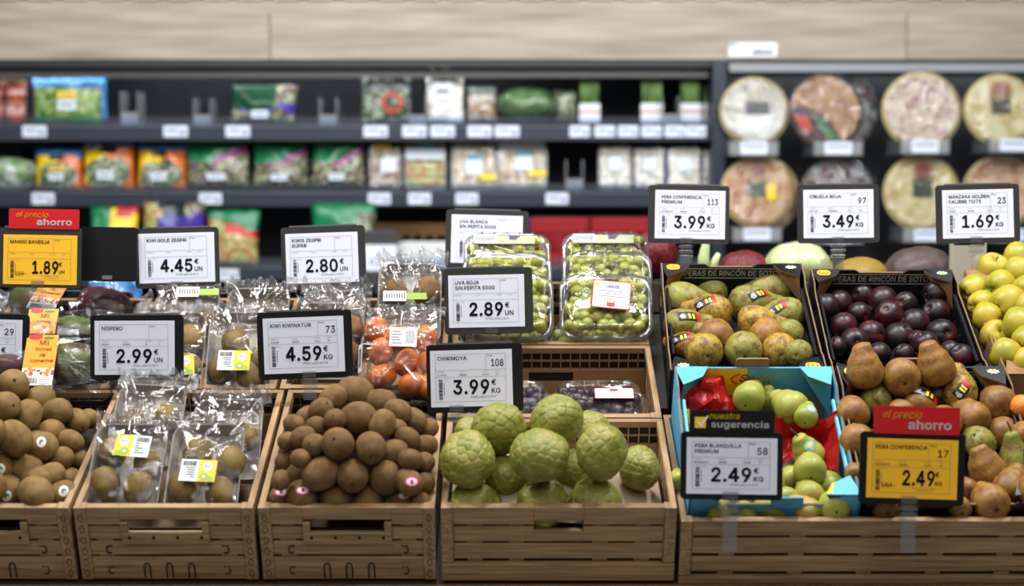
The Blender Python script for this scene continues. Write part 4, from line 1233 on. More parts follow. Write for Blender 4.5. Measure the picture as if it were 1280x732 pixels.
def fit(bm, s, x, z, h, width=None, **k):
    vs = text(bm, s, x, z, h, **k)
    if width and vs:
        a = min(v.co.x for v in vs); b = max(v.co.x for v in vs)
        al = k.get('align', 'L')
        for v in vs:
            v.co.x = x + (v.co.x - a) * width / (b - a) if al == 'L' else x + (v.co.x - b) * width / (b - a)
    return vs


def price_card(rect, D, label, title, price, unit, num='', cells=(), old=None, offer=False, roll=0, yaw=0, topper=None,
               foot='El kilo sale a %s \u20ac', dark=False, clipx=0, cliplen=.06, clipdy=0, pad=(0, 0), lean=4, blank=False, pw=.151):
    x0, y0, x1, y1 = rect
    c = at((x0 + x1) / 2, (y0 + y1) / 2, D)
    fw, fh = (x1 - x0) * D / FPX * .985, (y1 - y0) * D / FPX * .985
    base = c - Vector((0, 0, fh / 2))
    root = empty('price_card', label, 'price card', TR(base) @ RZ(yaw) @ RX(-lean) @ RY(roll), 'price cards in dark frames')
    m0 = TR((0, 0, fh / 2))
    bm = B()
    prism(bm, rrect(fw, fh, .007, 4), 0, .005)
    if not blank:
        prism(bm, rrect(fw * .8, .004, .001, 2, 0, fh / 2 + .0012), .0005, .0045, 1)
    fr = obj('frame', bm, [BLACKC if dark else FRAME, M('frame_edge', (96, 94, 94), .4)], root, False, m0)
    if blank:
        bm = B(); prism(bm, rrect(.02, .008, .001, 2, 0, -fh / 2 + .008), -.004, 0); obj('clip_socket', bm, M('socket_grey', (110, 108, 106), .4), root, False, m0)
        return root
    ph = min(fh * .83, pw * .69)
    mp = m0 @ TR((pad[0], 0, pad[1]))
    bm = B(); quad(bm, -pw / 2, pw / 2, -ph / 2, ph / 2, -.0008)
    pa = obj('paper', bm, PAPERO if offer else PAPER, root, False, mp)
    bm = B()
    y = -.0013
    k = ph / .104

    def ln(xa, xb, za, zb_):
        quad(bm, xa, xb, za * k, zb_ * k, y, 1)
    t = .00022
    for z in (.0445, .0155, .0025, -.0425):
        ln(-.066, .063, z - t, z + t)
    for x in (-.066, .063):
        ln(x - t, x + t, -.0425, .0445)
    ln(.027 - t, .027 + t, .0155, .0445)
    for i, s in enumerate(title):
        vs = fit(bm, s, -.0625, (.034 - i * .0105) * k, .0068 * k, y=y, bold=.03)
        far = max([v.co.x for v in vs] or [0])
        if far > .0245:
            for v in vs:
                v.co.x = -.0625 + (v.co.x + .0625) * .087 / (far + .0625)
    fit(bm, 'TECLA', .0285, .0395 * k, .0028, width=.011, y=y, bold=.03)
    if num:
        fit(bm, num, .0595, .0215 * k, .0125 * k, width=.0088 * len(num) * (.86 if len(num) > 2 else 1), y=y, bold=.022, align='R')
    for s, x, wd_ in (('VARIEDAD', -.0625, .013), ('ORIGEN', -.022, .010), ('CALIBRE', .020, .011), ('CATEG.', .043, .009)):
        fit(bm, s, x, .0112 * k, .0018, width=wd_, y=y, mi=1)
    for s, x in zip(cells, (-.0625, -.022, .020, .045)):
        if s:
            fit(bm, s, x, .005 * k, .003, width=.0023 * len(s), y=y, bold=.02)
    rnd = random.Random(title[0])
    z = -.0385
    while z < -.004:
        hh = rnd.choice((.0006, .0006, .0012, .0018))
        quad(bm, -.0605, -.0535, z * k, (z + hh) * k, y, 0); z += hh + rnd.choice((.0005, .0008, .0012))
    quad(bm, -.0512, -.0502, -.03 * k, -.008 * k, y, 1)
    fit(bm, 'REF. 004 1', -.0605, -.0022 * k, .0016, width=.018, y=y, mi=1)
    fit(bm, price, -.0345 if not offer else -.016, -.0285 * k, .0250 * k, width=.067 if not offer else .054, y=y, bold=.042)
    xu = .0365 if not offer else .0385
    fit(bm, '\u20ac' if price else '', xu, -.0128 * k, .0098 * k if not offer else .008 * k, width=.0085 if not offer else .0065, y=y, bold=.03)
    fit(bm, unit, xu, -.0280 * k, .0088 * k if not offer else .0066 * k, width=.0165 if not offer else .012, y=y, bold=.025)
    if offer:
        fit(bm, old, -.05, -.0335 * k, .0085 * k, width=.017, y=y, bold=.005, mi=0)
        quad(bm, -.051, -.027, -.030 * k, -.0291 * k, y - .0002, 0)
        fit(bm, 'Por unidad o envase', .0, -.0345 * k, .0024, width=.04, y=y, mi=1)
        fit(bm, foot % old, .008, -.0385 * k, .0024, width=.03, y=y, mi=1)
    elif price:
        fit(bm, foot % price, -.002, -.0362 * k, .0036 * k, width=.046, y=y, mi=1, bold=.01)
    obj('printing', bm, [INK, INKG], pa)
    if topper:
        kind, (tx0, ty0, tx1, ty1) = topper
        tw, th_ = (tx1 - tx0) * D / FPX, (ty1 - ty0) * D / FPX
        tc = at((tx0 + tx1) / 2, (ty0 + ty1) / 2, D) - c
        bm = B(); prism(bm, rrect(tw, th_, .003, 3), 0, .002)
        mt = m0 @ TR((tc.x, -.0015, fh / 2 + th_ / 2 - .002))
        tp = obj('topper', bm, RED if kind == 'ahorro' else BLACKC, root, False, mt)
        bm = B()
        if kind == 'ahorro':
            fit(bm, 'el precio', -tw * .40, th_ * .08, th_ * .27, width=tw * .46, y=-.0006, bold=.012, shear=.25, mi=0)
            fit(bm, 'ahorro', -tw * .10, -th_ * .30, th_ * .30, width=tw * .50, y=-.001, bold=.045, mi=1)
        else:
            fit(bm, 'nuestra', -tw * .27, th_ * .13, th_ * .26, width=tw * .36, y=-.0006, bold=.02, shear=.25, mi=0)
            fit(bm, 'sugerencia', -tw * .245, -th_ * .24, th_ * .27, width=tw * .68, y=-.001, bold=.03, mi=1)
            quad(bm, -tw * .44, -tw * .31, -th_ * .28, th_ * .2, -.0006, 0)
            poly(bm, [(-tw * .42, -th_ * .02), (-tw * .395, th_ * .03), (-tw * .37, -th_ * .1), (-tw * .29, th_ * .28), (-tw * .275, th_ * .24), (-tw * .365, -th_ * .22)], -.001, 1)
        obj('lettering', bm, [YEL, WHITE], tp)
    # clear plastic foot: socket, ribbed stem and the tongue that grips the crate rim
    bm = B()
    cl = cliplen
    box(bm, -.013, .013, -.0035, -.001, .002, .014, bev=.0006)
    box(bm, -.011, .011, .0, .0022, -cl, .012)
    for q in range(3):
        zz = -.006 - q * .011
        box(bm, -.0155, .0155, -.003, .004, zz - .003, zz + .003, bev=.0008)
    box(bm, -.0125, .0125, -.004, -.002, -cl, -.03)
    obj('clip', bm, CLIPM, root, False, TR((clipx, 0, 0)))
    return root


price_card((-83, 391, 35, 472), 3.02, 'white price card cut by the picture edge above the loose kiwis', [''], '2.80', 'KG', '29', ('HAYWARD', 'NZ', '25/27', '1\u00aa'), dark=True, roll=1.5)
price_card((0 - 8, 284, 101, 360), 3.27, 'yellow mango price card with a red savings strip on top', ['MANGO BANDEJA'], '1.89', 'UN', old='2.25 \u20ac', offer=True, roll=1.0, topper=('ahorro', (8, 259, 96, 284)), cliplen=.03, pad=(.004, -.004))
price_card((96, 283, 171, 352), 3.32, 'blank black card frame seen from its rear beside the mango card', [''], '', '', blank=True, dark=True, roll=1)
price_card((168, 284, 275, 360), 3.33, 'gold kiwi price card reading four euros and forty-five cents', ['KIWI GOLD ZESPRI'], '4.45', 'UN', roll=-1.5, cliplen=.04, pw=.158)
price_card((352, 282, 459, 362), 3.33, 'kiwi price card reading two euros eighty above the wrapped trays', ['KIWIS ZESPRI', 'S\u00daPER'], '2.80', 'UN', roll=-2, cliplen=.045, pad=(-.003, 0))
price_card((555, 262, 660, 336), 3.585, 'price card for seedless white grapes half behind the rear punnet', ['UVA BLANCA', 'SIN PEPITA 500G'], '', '', roll=1.5, cliplen=.12, pw=.16)
price_card((555, 334, 668, 418), 3.17, 'price card reading two euros eighty-nine in front of the grape punnets', ['UVA ROJA', 'SIN PEPITA 500G'], '2.89', 'UN', roll=-1.2, cliplen=.022, clipx=.005, pad=(-.004, 0))
price_card((533, 429, 656, 516), 2.93, 'price card above the green custard apples', ['CHIRIMOYA'], '3.99', 'KG', '108', ('F. JETE', 'ESPA\u00d1A', '10/12', '1\u00aa'), roll=-1.5, dark=True, cliplen=.035, clipx=-.035, pad=(-.006, 0))
price_card((322, 388, 443, 474), 2.98, 'price card above the tall heap of brown kiwis', ['KIWI KIWINATUR'], '4.59', 'KG', '73', ('HAYWARD', 'ESPA\u00d1A', '30/33', '1\u00aa'), roll=-2.2, dark=True, cliplen=.04, clipx=.006, pad=(-.002, 0))
price_card((111, 393, 230, 476), 3.0, 'loquat price card above the film wrapped kiwi trays', ['N\u00cdSPERO'], '2.99', 'UN', '', ('GOLDEN', 'ESPA\u00d1A', 'GG', '1'), roll=-.2, dark=True, cliplen=.03, pad=(-.004, 0))
price_card((809, 231, 912, 305), 3.44, 'premium pear price card above the stickered pears', ['PERA CONFERENCIA', 'PREMIUM'], '3.99', 'KG', '113', ('CONFERENCIA', 'ESPA\u00d1A', '70-80+', '1\u00aa'), roll=1, cliplen=.09, pad=(.003, 0), clipx=-.005)
price_card((997, 230, 1101, 304), 3.44, 'red plum price card above the dark plums', ['CIRUELA ROJA'], '3.49', 'KG', '97', ('RUBY SUN', 'SUD\u00c1FRICA', '50 Y', 'II'), roll=-.6, cliplen=.09, clipx=-.002)
price_card((1171, 230, 1277, 304), 3.40, 'golden apple price card above the yellow green apples', ['MANZANA GOLDEN', 'CALIBRE 70/75'], '1.69', 'KG', '23', ('GOLDEN', 'ESPA\u00d1A', '70/75', '1'), roll=-1.3, cliplen=.06, clipx=-.005)
price_card((849, 539, 980, 626), 2.635, 'white price card with a black suggestion strip before the blue carton', ['PERA BLANQUILLA', 'PREMIUM'], '2.49', 'KG', '58', ('BLANQUILLA', 'ESPA\u00d1A', '55/60', '1\u00aa'), roll=.8, dark=True, topper=('sugerencia', (861, 509, 968, 538)), cliplen=.085, clipx=-.002)
price_card((1072, 540, 1207, 632), 2.63, 'yellow price card with a red savings strip before the brown pears', ['PERA CONFERENCIA'], '2.49', 'KG', '17', ('CONFERENCIA', 'ESPA\u00d1A', '55/60', '1\u00aa'), old='2.85 \u20ac', offer=True, roll=1.8, dark=True, topper=('ahorro', (1090, 509, 1199, 544)), cliplen=.08, clipx=-.004)
rc = price_card((447, 288, 498, 356), 6.45, 'blurred price card on the low shelf behind the wrapped kiwi trays', [''], '0.99', 'KG', '', roll=0, cliplen=.02)
# ------------------------------------------------------------------ fruit bodies
KIWI = M('kiwi_skin', (130, 99, 60), .7, spec=.25, c2=(100, 73, 43), scale=60, detail=5, lo=.35, hi=.7, bump=.35, bscale=700, vary=.16)
KIWIG = M('kiwi_gold_skin', (134, 112, 54), .55, spec=.35, c2=(104, 82, 38), scale=50, detail=5, lo=.35, hi=.7, bump=.2, bscale=600, vary=.12)
STUB = M('stem_scar', (58, 42, 26), .9)
STEM = M('stem_brown', (70, 50, 26), .8)
STEMG = M('stem_green', (92, 104, 48), .7)


def shared(name, bm, mats, smooth=True):
    me = bpy.data.meshes.new(name)
    bm.normal_update(); bm.to_mesh(me); bm.free()
    for m in (mats if isinstance(mats, (list, tuple)) else [mats]):
        me.materials.append(m)
    if smooth:
        me.polygons.foreach_set('use_smooth', [True] * len(me.polygons))
    return me


def ell(L, rad, sup=2.3, n=14, flat=.0):
    out = []
    for i in range(n + 1):
        a = -math.pi / 2 + math.pi * i / n
        r = abs(math.cos(a)) ** (2 / sup) * rad
        z = math.copysign(abs(math.sin(a)) ** (2 / sup), a) * L / 2
        out.append((0 if i in (0, n) else r, z))
    return out


def kiwi_mesh(seed, mat_):
    bm = B()
    vs = lathe(bm, ell(.062, .0262, 2.25, 16), 24)
    for v in vs:
        v.co *= 1 + .045 * noise.noise(v.co * 28 + Vector((seed, 0, 0)))
    return shared('kiwi', bm, mat_)


KIWIL = M('kiwi_skin_olive', (142, 113, 64), .65, spec=.3, c2=(112, 84, 46), scale=60, detail=5, lo=.35, hi=.7, bump=.3, bscale=700, vary=.12)
KM = [kiwi_mesh(i * 3.1, KIWI) for i in range(4)]
KML = [kiwi_mesh(i * 3.1 + 40, KIWIL) for i in range(4)]
KMG = [kiwi_mesh(i * 2.3 + 20, KIWIG) for i in range(3)]
bm = B(); lathe(bm, [(.0032, -.0006), (.0027, .0008), (.0014, .0014), (0, .0012)], 9)
NUB = shared('stem_end', bm, STUB)


def pear_prof(L, r, neck, k=1.0):
    pts = [(0, -.5), (.10, -.492), (.22, -.5), (.5, -.482), (.78, -.42), (.95, -.31), (1.0, -.18), (.97, -.06), (.86, .06)]
    out = [(p * r, z * L) for p, z in pts]
    for f, z in ((.70, .17), (.54, .27), (.44, .35), (.40, .42), (.34, .47), (.2, .495), (0, .5)):
        tt = (f - .40) if f > .4 else 0
        out.append(((neck * min(1, f / .40) + tt * r) if z < .5 else 0, z * L))
    return out


def pear_mesh(seed, L, r, neck, bend, mat_):
    bm = B()
    vs = lathe(bm, pear_prof(L, r, neck), 26)
    bmesh.ops.subdivide_edges(bm, edges=[e for e in bm.edges if abs(e.verts[0].co.z - e.verts[1].co.z) > L * .08], cuts=1, smooth=.4)
    for v in bm.verts:
        q = v.co.z / L
        if q > -.1:
            v.co.x += bend * L * (q + .1) ** 2
        v.co *= 1 + .05 * noise.noise(v.co * 18 + Vector((seed, 0, 0)))
    return shared('pear', bm, mat_)


PEARG = M('pear_green_russet', (142, 138, 62), .5, kind='noise', scale=75, detail=12, nrough=.68, ramp=[(.40, (134, 136, 56)), (.50, (136, 130, 54)), (.58, (114, 90, 42)), (.68, (92, 66, 34))], bump=.15, bscale=120, vary=.1)
PEARY = M('pear_yellow_russet', (182, 152, 58), .5, kind='noise', scale=80, detail=12, nrough=.68, ramp=[(.40, (176, 150, 52)), (.5, (160, 124, 46)), (.58, (116, 82, 38)), (.7, (88, 60, 32))], bump=.15, bscale=120, vary=.1)
PEARB = M('pear_brown_russet', (136, 96, 46), .5, kind='noise', scale=65, detail=12, nrough=.66, ramp=[(.32, (152, 126, 56)), (.44, (150, 108, 46)), (.58, (130, 86, 38)), (.72, (104, 70, 34))], bump=.15, bscale=120, vary=.14)
PEARW = M('pear_blanquilla', (150, 164, 74), .42, kind='noise', scale=35, detail=5, ramp=[(.35, (146, 154, 58)), (.6, (172, 170, 78)), (.8, (176, 162, 78))], bump=.05, bscale=200, vary=.08)
PEARWB = M('pear_blanquilla_blush', (160, 164, 74), .42, kind='noise', scale=22, detail=4, ramp=[(.35, (146, 156, 62)), (.52, (172, 160, 74)), (.66, (186, 130, 76))], bump=.05, bscale=200, vary=.08)
PM = {}
for nm, mt in (('g', PEARG), ('y', PEARY), ('b', PEARB)):
    PM[nm] = [pear_mesh(i * 4.4 + len(nm), .094, .0315, .0125, (.25, -.12, .1)[i], mt) for i in range(3)]
PM['s'] = [pear_mesh(i * 4.1 + 30, .076, .0315, .0155, (.22, -.15, .1)[i], PEARB) for i in range(3)]
PM['w'] = [pear_mesh(i * 5 + 50, .067, .029, .0145, (.12, -.1, .05)[i], PEARW) for i in range(3)]
PM['wb'] = [pear_mesh(i * 5 + 70, .067, .029, .0145, (.12, -.1, .05)[i], PEARWB) for i in range(2)]
bm = B(); tube(bm, [(0, 0, -.004), (.001, 0, .006), (.003, .001, .013), (.006, .001, .018)], [.0016, .0014, .0015, .0022], 6)
PSTEM = shared('stem', bm, STEM)
bm = B()
lathe(bm, [(.0055, 0), (.0036, -.0012), (.002, .001), (0, .0015)], 10)
for i in range(5):
    a = R(72 * i)
    tube(bm, [(.0035 * math.cos(a), .0035 * math.sin(a), 0), (.006 * math.cos(a + .2), .006 * math.sin(a + .2), -.0025), (.0075 * math.cos(a + .3), .0075 * math.sin(a + .3), -.0015)], [.0012, .001, .0004], 4)
CALYX = shared('calyx', bm, STUB)


def plum_mesh(seed):
    bm = B()
    bmesh.ops.create_uvsphere(bm, u_segments=28, v_segments=18, radius=.027)
    for v in bm.verts:
        a = math.atan2(v.co.y, v.co.x)
        z = v.co.z / .027
        v.co *= 1 - .07 * math.exp(-(a / .16) ** 2) * math.sqrt(max(0, 1 - z * z)) + .02 * noise.noise(v.co * 30 + Vector((seed, 0, 0)))
        rr = math.hypot(v.co.x, v.co.y) / .027
        if z > 0:
            v.co.z -= .006 * math.exp(-(rr / .22) ** 2)
    return shared('plum', bm, M('plum_skin', (50, 22, 34), .4, spec=.5, kind='noise', scale=34, detail=4, ramp=[(.3, (22, 15, 20)), (.5, (34, 15, 20)), (.60, (66, 16, 20)), (.75, (104, 28, 26))], bump=.04, bscale=150, vary=.25))


PLM = [plum_mesh(i * 7.7) for i in range(3)]
bm = B(); lathe(bm, [(0, 0), (.0022, .0006), (.0016, .002), (0, .0024)], 8)
PLST = shared('stem_end', bm, M('stem_pale', (120, 92, 60), .8))


def apple_mesh(seed):
    bm = B()
    prof = [(0, -.026), (.004, -.0275), (.011, -.032), (.019, -.0325), (.0275, -.027), (.0335, -.017), (.0368, -.004), (.0375, .008), (.0355, .019), (.030, .027), (.0225, .0315), (.014, .0315), (.0075, .028), (.003, .0225), (0, .021)]
    vs = lathe(bm, prof, 30)
    for v in vs:
        a = math.atan2(v.co.y, v.co.x)
        v.co.z += .0014 * math.cos(5 * a) * (1 if v.co.z < 0 else .3)
        v.co *= 1 + .035 * noise.noise(v.co * 16 + Vector((seed, 0, 0)))
    return vs, bm


AM = []
for i in range(3):
    vs, bm = apple_mesh(i * 5.1)
    AM.append(shared('apple', bm, M('apple_golden', (160, 150, 30), .42, kind='noise', scale=16, detail=3, ramp=[(.3, (142, 142, 34)), (.5, (176, 160, 42)), (.7, (190, 162, 54))], bump=.03, bscale=200, vary=.08)))
bm = B(); tube(bm, [(0, 0, .020), (.001, 0, .030), (.004, .001, .040)], [.0015, .0012, .0018], 6)
ASTEM = shared('stem', bm, STEM)


def custard_mesh(seed, npl=100):
    bm = B()
    bmesh.ops.create_icosphere(bm, subdivisions=6, radius=1)
    pts = []
    rnd = random.Random(seed)
    for i in range(npl):
        z = 1 - 2 * (i + .5) / npl
        a = i * 2.399963 + seed
        r = math.sqrt(1 - z * z)
        p = Vector((r * math.cos(a), r * math.sin(a), z)) + Vector((rnd.uniform(-1, 1), rnd.uniform(-1, 1), rnd.uniform(-1, 1))) * .07
        pts.append(p.normalized())
    kd = KDTree(npl)
    for i, p in enumerate(pts):
        kd.insert(p, i)
    kd.balance()
    for v in bm.verts:
        n = v.co.normalized()
        (q1, i1, d1), (q2, i2, d2) = kd.find_n(n, 2)
        e = min(1, (d2 - d1) / .13)
        e = e * e * (3 - 2 * e)
        down = (n - pts[i1]).z            # every plate swells towards the tip
        h = .020 * e - .08 * down * e + .08 * noise.noise(n * 1.6 + Vector((seed, 0, 0)))
        z = n.z
        rad = 1.0 - .16 * max(0, -z) ** 2 - .05 * z
        rr = math.hypot(n.x, n.y)
        dip = .16 * math.exp(-(rr / .25) ** 2) if z > 0 else 0
        v.co = n * (rad + h - dip)
        v.co.z *= .95
        v.co *= .047
    me = shared('custard_apple', bm, M('custard_apple_skin', (132, 138, 64), .5, kind='noise', scale=40, detail=6, ramp=[(.3, (112, 118, 40)), (.52, (138, 138, 54)), (.72, (158, 146, 76))], bump=.1, bscale=160, vary=.08))
    return me


CM = [custard_mesh(i * 1.7 + 1) for i in range(3)]
bm = B(); tube(bm, [(0, 0, .036), (0, 0, .046), (.001, 0, .049)], [.005, .004, .0045], 8)
CSTEM = shared('stem', bm, STEM)
BVH = {}


def decal(o, wdir, w_, h_, fn, mats, name, rot=0, off=.0006, n=(8, 8), oval=True):
    """A sticker that follows the skin: drawn on a grid thrown onto the fruit from wdir."""
    if o.data.name not in BVH:
        BVH[o.data.name] = BVHTree.FromPolygons([v.co for v in o.data.vertices], [p.vertices for p in o.data.polygons])
    t = BVH[o.data.name]
    mw = o.matrix_basis
    s = mw.to_scale().x
    q = mw.to_quaternion().inverted()
    d = (q @ Vector(wdir)).normalized()
    up = (q @ Vector((0, 0, 1)))
    x = up.cross(d).normalized(); yv = d.cross(x)
    cr, sr = math.cos(R(rot)), math.sin(R(rot))
    x, yv = x * cr + yv * sr, yv * cr - x * sr
    bm = B()
    g = {}
    for j in range(n[1] + 1):
        for i in range(n[0] + 1):
            u, v = -1 + 2 * i / n[0], -1 + 2 * j / n[1]
            if oval:
                k = max(abs(u), abs(v)) / max(1e-6, math.hypot(u, v))
                uu, vv = u * k, v * k
            else:
                uu, vv = u, v
            p = (x * uu * w_ / 2 + yv * vv * h_ / 2) / s
            hit = t.ray_cast(p + d * .2, -d)
            if hit[0] is not None:
                g[i, j] = bm.verts.new(hit[0] + hit[1] * off / s)
    for j in range(n[1]):
        for i in range(n[0]):
            ks = [(i, j), (i + 1, j), (i + 1, j + 1), (i, j + 1)]
            if all(k in g for k in ks):
                bm.faces.new([g[k] for k in ks]).material_index = fn(-1 + 2 * (i + .5) / n[0], -1 + 2 * (j + .5) / n[1])
    return obj(name, bm, mats, o, True)


PINK = M('sticker_pink', (226, 84, 140), .4)
SGREEN = M('sticker_green', (60, 150, 90), .4)


def kiwi_sticker(o, d, kind):
    if kind == 'pink':
        decal(o, d, .023, .016, lambda u, v: 0 if max(abs(u), abs(v)) > .75 else (2 if abs(u) < .35 and abs(v) < .4 else 1), [PINK, WHITE, RED], 'sticker')
    else:
        decal(o, d, .016, .019, lambda u, v: 1 if max(abs(u), abs(v)) > .6 else 0 if v > .1 else 2 if u < 0 else 1, [SGREEN, WHITE, RED], 'sticker', -15)


def quat_to(axis, roll=0.0):
    a = Vector(axis).normalized()
    return a.to_track_quat('Z', 'Y') @ Quaternion((0, 0, 1), roll)


def screen(v):
    """x right, y up in the picture, z towards the viewer, as a world direction."""
    return Vector((1, 0, 0)) * v[0] + UP * v[1] - FW * v[2]


class Fruit:
    pass


def heap(items, hump, lim, n0=-.02, fill=.93):
    """Lie every fruit on the mound n = hump(u, s) along its own line of sight, then push touching fruit apart in depth."""
    fr = []
    for it in items:
        f = Fruit()
        f.px, f.py, f.r = it[0], it[1], it[2]
        f.opt = it[3] if len(it) > 3 else {}
        f.d = ray(f.px, f.py); f.d /= f.d.y
        D = 2.45
        while D < 3.7:
            u, s, n = usn(CAM + f.d * D)
            if n <= hump(u, s):
                break
            D += .004
        f.D = D + f.opt.get('dD', 0)
        fr.append(f)
    for k in range(160):
        moved = False
        for i in range(len(fr)):
            for j in range(i):
                a, b = fr[i], fr[j]
                pa, pb = CAM + a.d * a.D, CAM + b.d * b.D
                ra, rb = a.r * a.D / FPX, b.r * b.D / FPX
                dist = (pa - pb).length
                need = (ra + rb) * fill
                if dist < need:
                    moved = True
                    lat = Vector((pa.x - pb.x, 0, pa.z - pb.z)).length
                    want = math.sqrt(max(0, need * need - lat * lat))
                    cur = a.D - b.D
                    sg = 1 if (cur > 0 or (cur == 0 and a.py < b.py)) else -1
                    e = (want - abs(cur)) * .5
                    a.D += sg * e * .6; b.D -= sg * e * .6
        for f in fr:
            u, s, n = usn(CAM + f.d * f.D)
            rr = f.r * f.D / FPX
            lo, hi = lim[0] + rr * .9, lim[1] - rr * .9
            if s < lo: f.D += (lo - s) * 1.0
            if s > hi: f.D -= (s - hi) * .8
        if not moved:
            break
    for f in fr:
        f.pos = CAM + f.d * f.D
        f.R = f.r * f.D / FPX
    return fr


def rowlabels(fr, rowh, fmt):
    """Name each fruit by its row up from the crate front and its place in that row."""
    bot = max(f.py for f in fr)
    rows = {}
    for f in fr:
        rows.setdefault(int((bot - f.py) / rowh), []).append(f)
    for k, (key, row) in enumerate(sorted(rows.items())):
        row.sort(key=lambda f: f.px)
        for i, f in enumerate(row):
            f.label = fmt % ('%s from the left in the %s row up' % (ORD[i], ORD[k]) if k else '%s from the left in the bottom row' % ORD[i])


def put(name, me, f, axis, base, label, cat, group, roll=0, squash=None):
    o = bpy.data.objects.new(name, me)
    C.objects.link(o)
    s = f.R / base
    o.matrix_local = TR(f.pos) @ quat_to(axis, roll).to_matrix().to_4x4() @ Matrix.Diagonal((s, s, s, 1))
    return tag(o, label, cat, group)


def child(name, me, par, mw=None):
    o = bpy.data.objects.new(name, me)
    C.objects.link(o); o.parent = par
    if mw is not None:
        o.matrix_local = mw
    return o


def mound(crate_label, hump, u0, u1, s0, s1, drop, mat_, name='fruit_liner'):
    """The added liner mound the heap rests on, a part of its crate."""
    root = [o for o in C.objects if o.get('label') == crate_label][0]
    bm = B()
    nu, ns = 18, 20
    inv = root.matrix_basis.inverted()
    g = [[bm.verts.new(inv @ W(u0 + (u1 - u0) * i / nu, s0 + (s1 - s0) * j / ns, max(-.115, hump(u0 + (u1 - u0) * i / nu, s0 + (s1 - s0) * j / ns) - drop - .05 * max(0, j / ns - .6)))) for i in range(nu + 1)] for j in range(ns + 1)]
    for j in range(ns):
        for i in range(nu):
            bm.faces.new((g[j][i], g[j][i + 1], g[j + 1][i + 1], g[j + 1][i]))
    return obj(name, bm, mat_, root, True)


LINERSHADE = M('liner_gap_shade', (46, 34, 24), .9)  # dark brown so the gaps between the kiwis read as shade
rng = random.Random(5)

# ------------------------------------------------------------------ loose kiwis, left crate
k0 = [(16, 482, 20), (50, 499, 17), (5, 508, 19), (35, 519, 17), (71, 515, 17), (96, 526, 15), (112, 523, 12), (63, 539, 15), (18, 547, 20), (88, 551, 14), (50, 557, 19, {'st': 1}),
      (76, 574, 15), (98, 573, 12), (29, 587, 21), (0, 582, 16, {'st': 1}), (64, 594, 16), (8, 614, 21, {'st': 1}), (45, 617, 21), (78, 617, 16, {'st': 1}), (88, 598, 13), (46, 600, 17), (-16, 540, 19), (-14, 605, 20)]


def h0(u, s):
    return -.015 + .115 * max(0, 1 - ((u + .93) / .17) ** 2) * max(0, 1 - ((s - .22) / .26) ** 2)


fr = heap(k0, h0, (.014, .40))
rowlabels(fr, 24, 'kiwi in the left end crate, %s')
for k, f in enumerate(fr):
    ax = Vector((rng.uniform(-1, 1), rng.uniform(-.5, .5), rng.uniform(-1, 1)))
    o = put('kiwi', KML[k % 4], f, screen(ax), .0255, f.label, 'kiwi', 'kiwis in the left end crate', rng.uniform(0, 6))
    child('stem_end', NUB, o, TR((0, 0, .0303)))
    if f.opt.get('st'):
        kiwi_sticker(o, screen((.35, .35, .9) if f.px > 20 else (.3, -.1, .9)), 'green')
mound('wooden looking crate of loose kiwis at the left end of the stand', h0, -1.03, -.76, .016, .39, .05, LINERSHADE)

# ------------------------------------------------------------------ loose kiwis, middle crate
k1 = [(444, 491, 20.5), (416, 498, 16), (476, 503, 17), (401, 513, 15), (497, 514, 15), (517, 525, 15), (384, 521, 13), (368, 530, 12), (448, 523, 21), (419, 525, 14), (478, 530, 16),
      (494, 536, 13), (535, 535, 12), (396, 534, 14), (379, 547, 14), (360, 551, 12), (509, 549, 15), (532, 556, 13), (423, 555, 20), (463, 560, 19.5), (394, 557, 15), (491, 566, 17), (513, 575, 14),
      (530, 578, 13), (376, 573, 12), (357, 577, 13), (401, 592, 20.5), (441, 594, 20), (482, 598, 20.5), (373, 594, 16), (351, 600, 12), (511, 602, 16, {'st': 1}), (529, 604, 13),
      (351, 620, 14, {'st': 1}), (378, 621, 20, {'st': 1}), (420, 623, 20), (460, 626, 19), (502, 627, 21, {'st': 1}), (528, 628, 13)]


def h1(u, s):
    return -.012 + .125 * max(0, 1 - ((u + .285) / .20) ** 2) * max(0, 1 - ((s - .22) / .25) ** 2)


fr = heap(k1, h1, (.014, .40))
rowlabels(fr, 25, 'brown kiwi in the tall heap, %s')
for k, f in enumerate(fr):
    ax = Vector((rng.uniform(-1, 1), rng.uniform(-.6, .4), rng.uniform(-.4, 1)))
    if (f.px, f.py) == (444, 491): ax = Vector((1, -.25, .35))
    if (f.px, f.py) in ((463, 560), (441, 594)): ax = Vector((.1, -.35, 1))
    o = put('kiwi', KM[(k * 3 + 1) % 4], f, screen(ax), .0255, f.label, 'kiwi', 'kiwis in the tall heap', rng.uniform(0, 6))
    child('stem_end', NUB, o, TR((0, 0, .0303)))
    if f.opt.get('st'):
        kiwi_sticker(o, screen((.15 if f.px < 400 else .25, .5 if f.py > 615 else .1, .85)), 'pink')
mound('wooden looking crate holding the tall heap of brown kiwis', h1, -.415, -.142, .016, .39, .05, LINERSHADE)

# ------------------------------------------------------------------ custard apples
ca = [(624, 536, 34, (.1, -.5, .6)), (696, 527, 34, (.6, -.5, .5)), (674, 568, 36, (0, .9, .3)), (752, 564, 34, (.9, -.1, .5)), (584, 574, 35, (-.5, .3, .6)), (799, 585, 27, (.5, .3, .6)),
      (634, 596, 28, (.2, .6, .5)), (717, 588, 28, (.2, .5, .5)), (594, 633, 34, (.2, .6, .5)), (678, 630, 32, (-.2, .5, .7)), (745, 628, 33, (.4, .5, .6)), (740, 534, 22, (.2, .5, .4)), (588, 540, 20, (.2, .5, .4))]


def h2(u, s):
    return -.02 + .10 * max(0, 1 - ((u - .06) / .26) ** 2) * max(0, 1 - ((s - .15) / .2) ** 2)


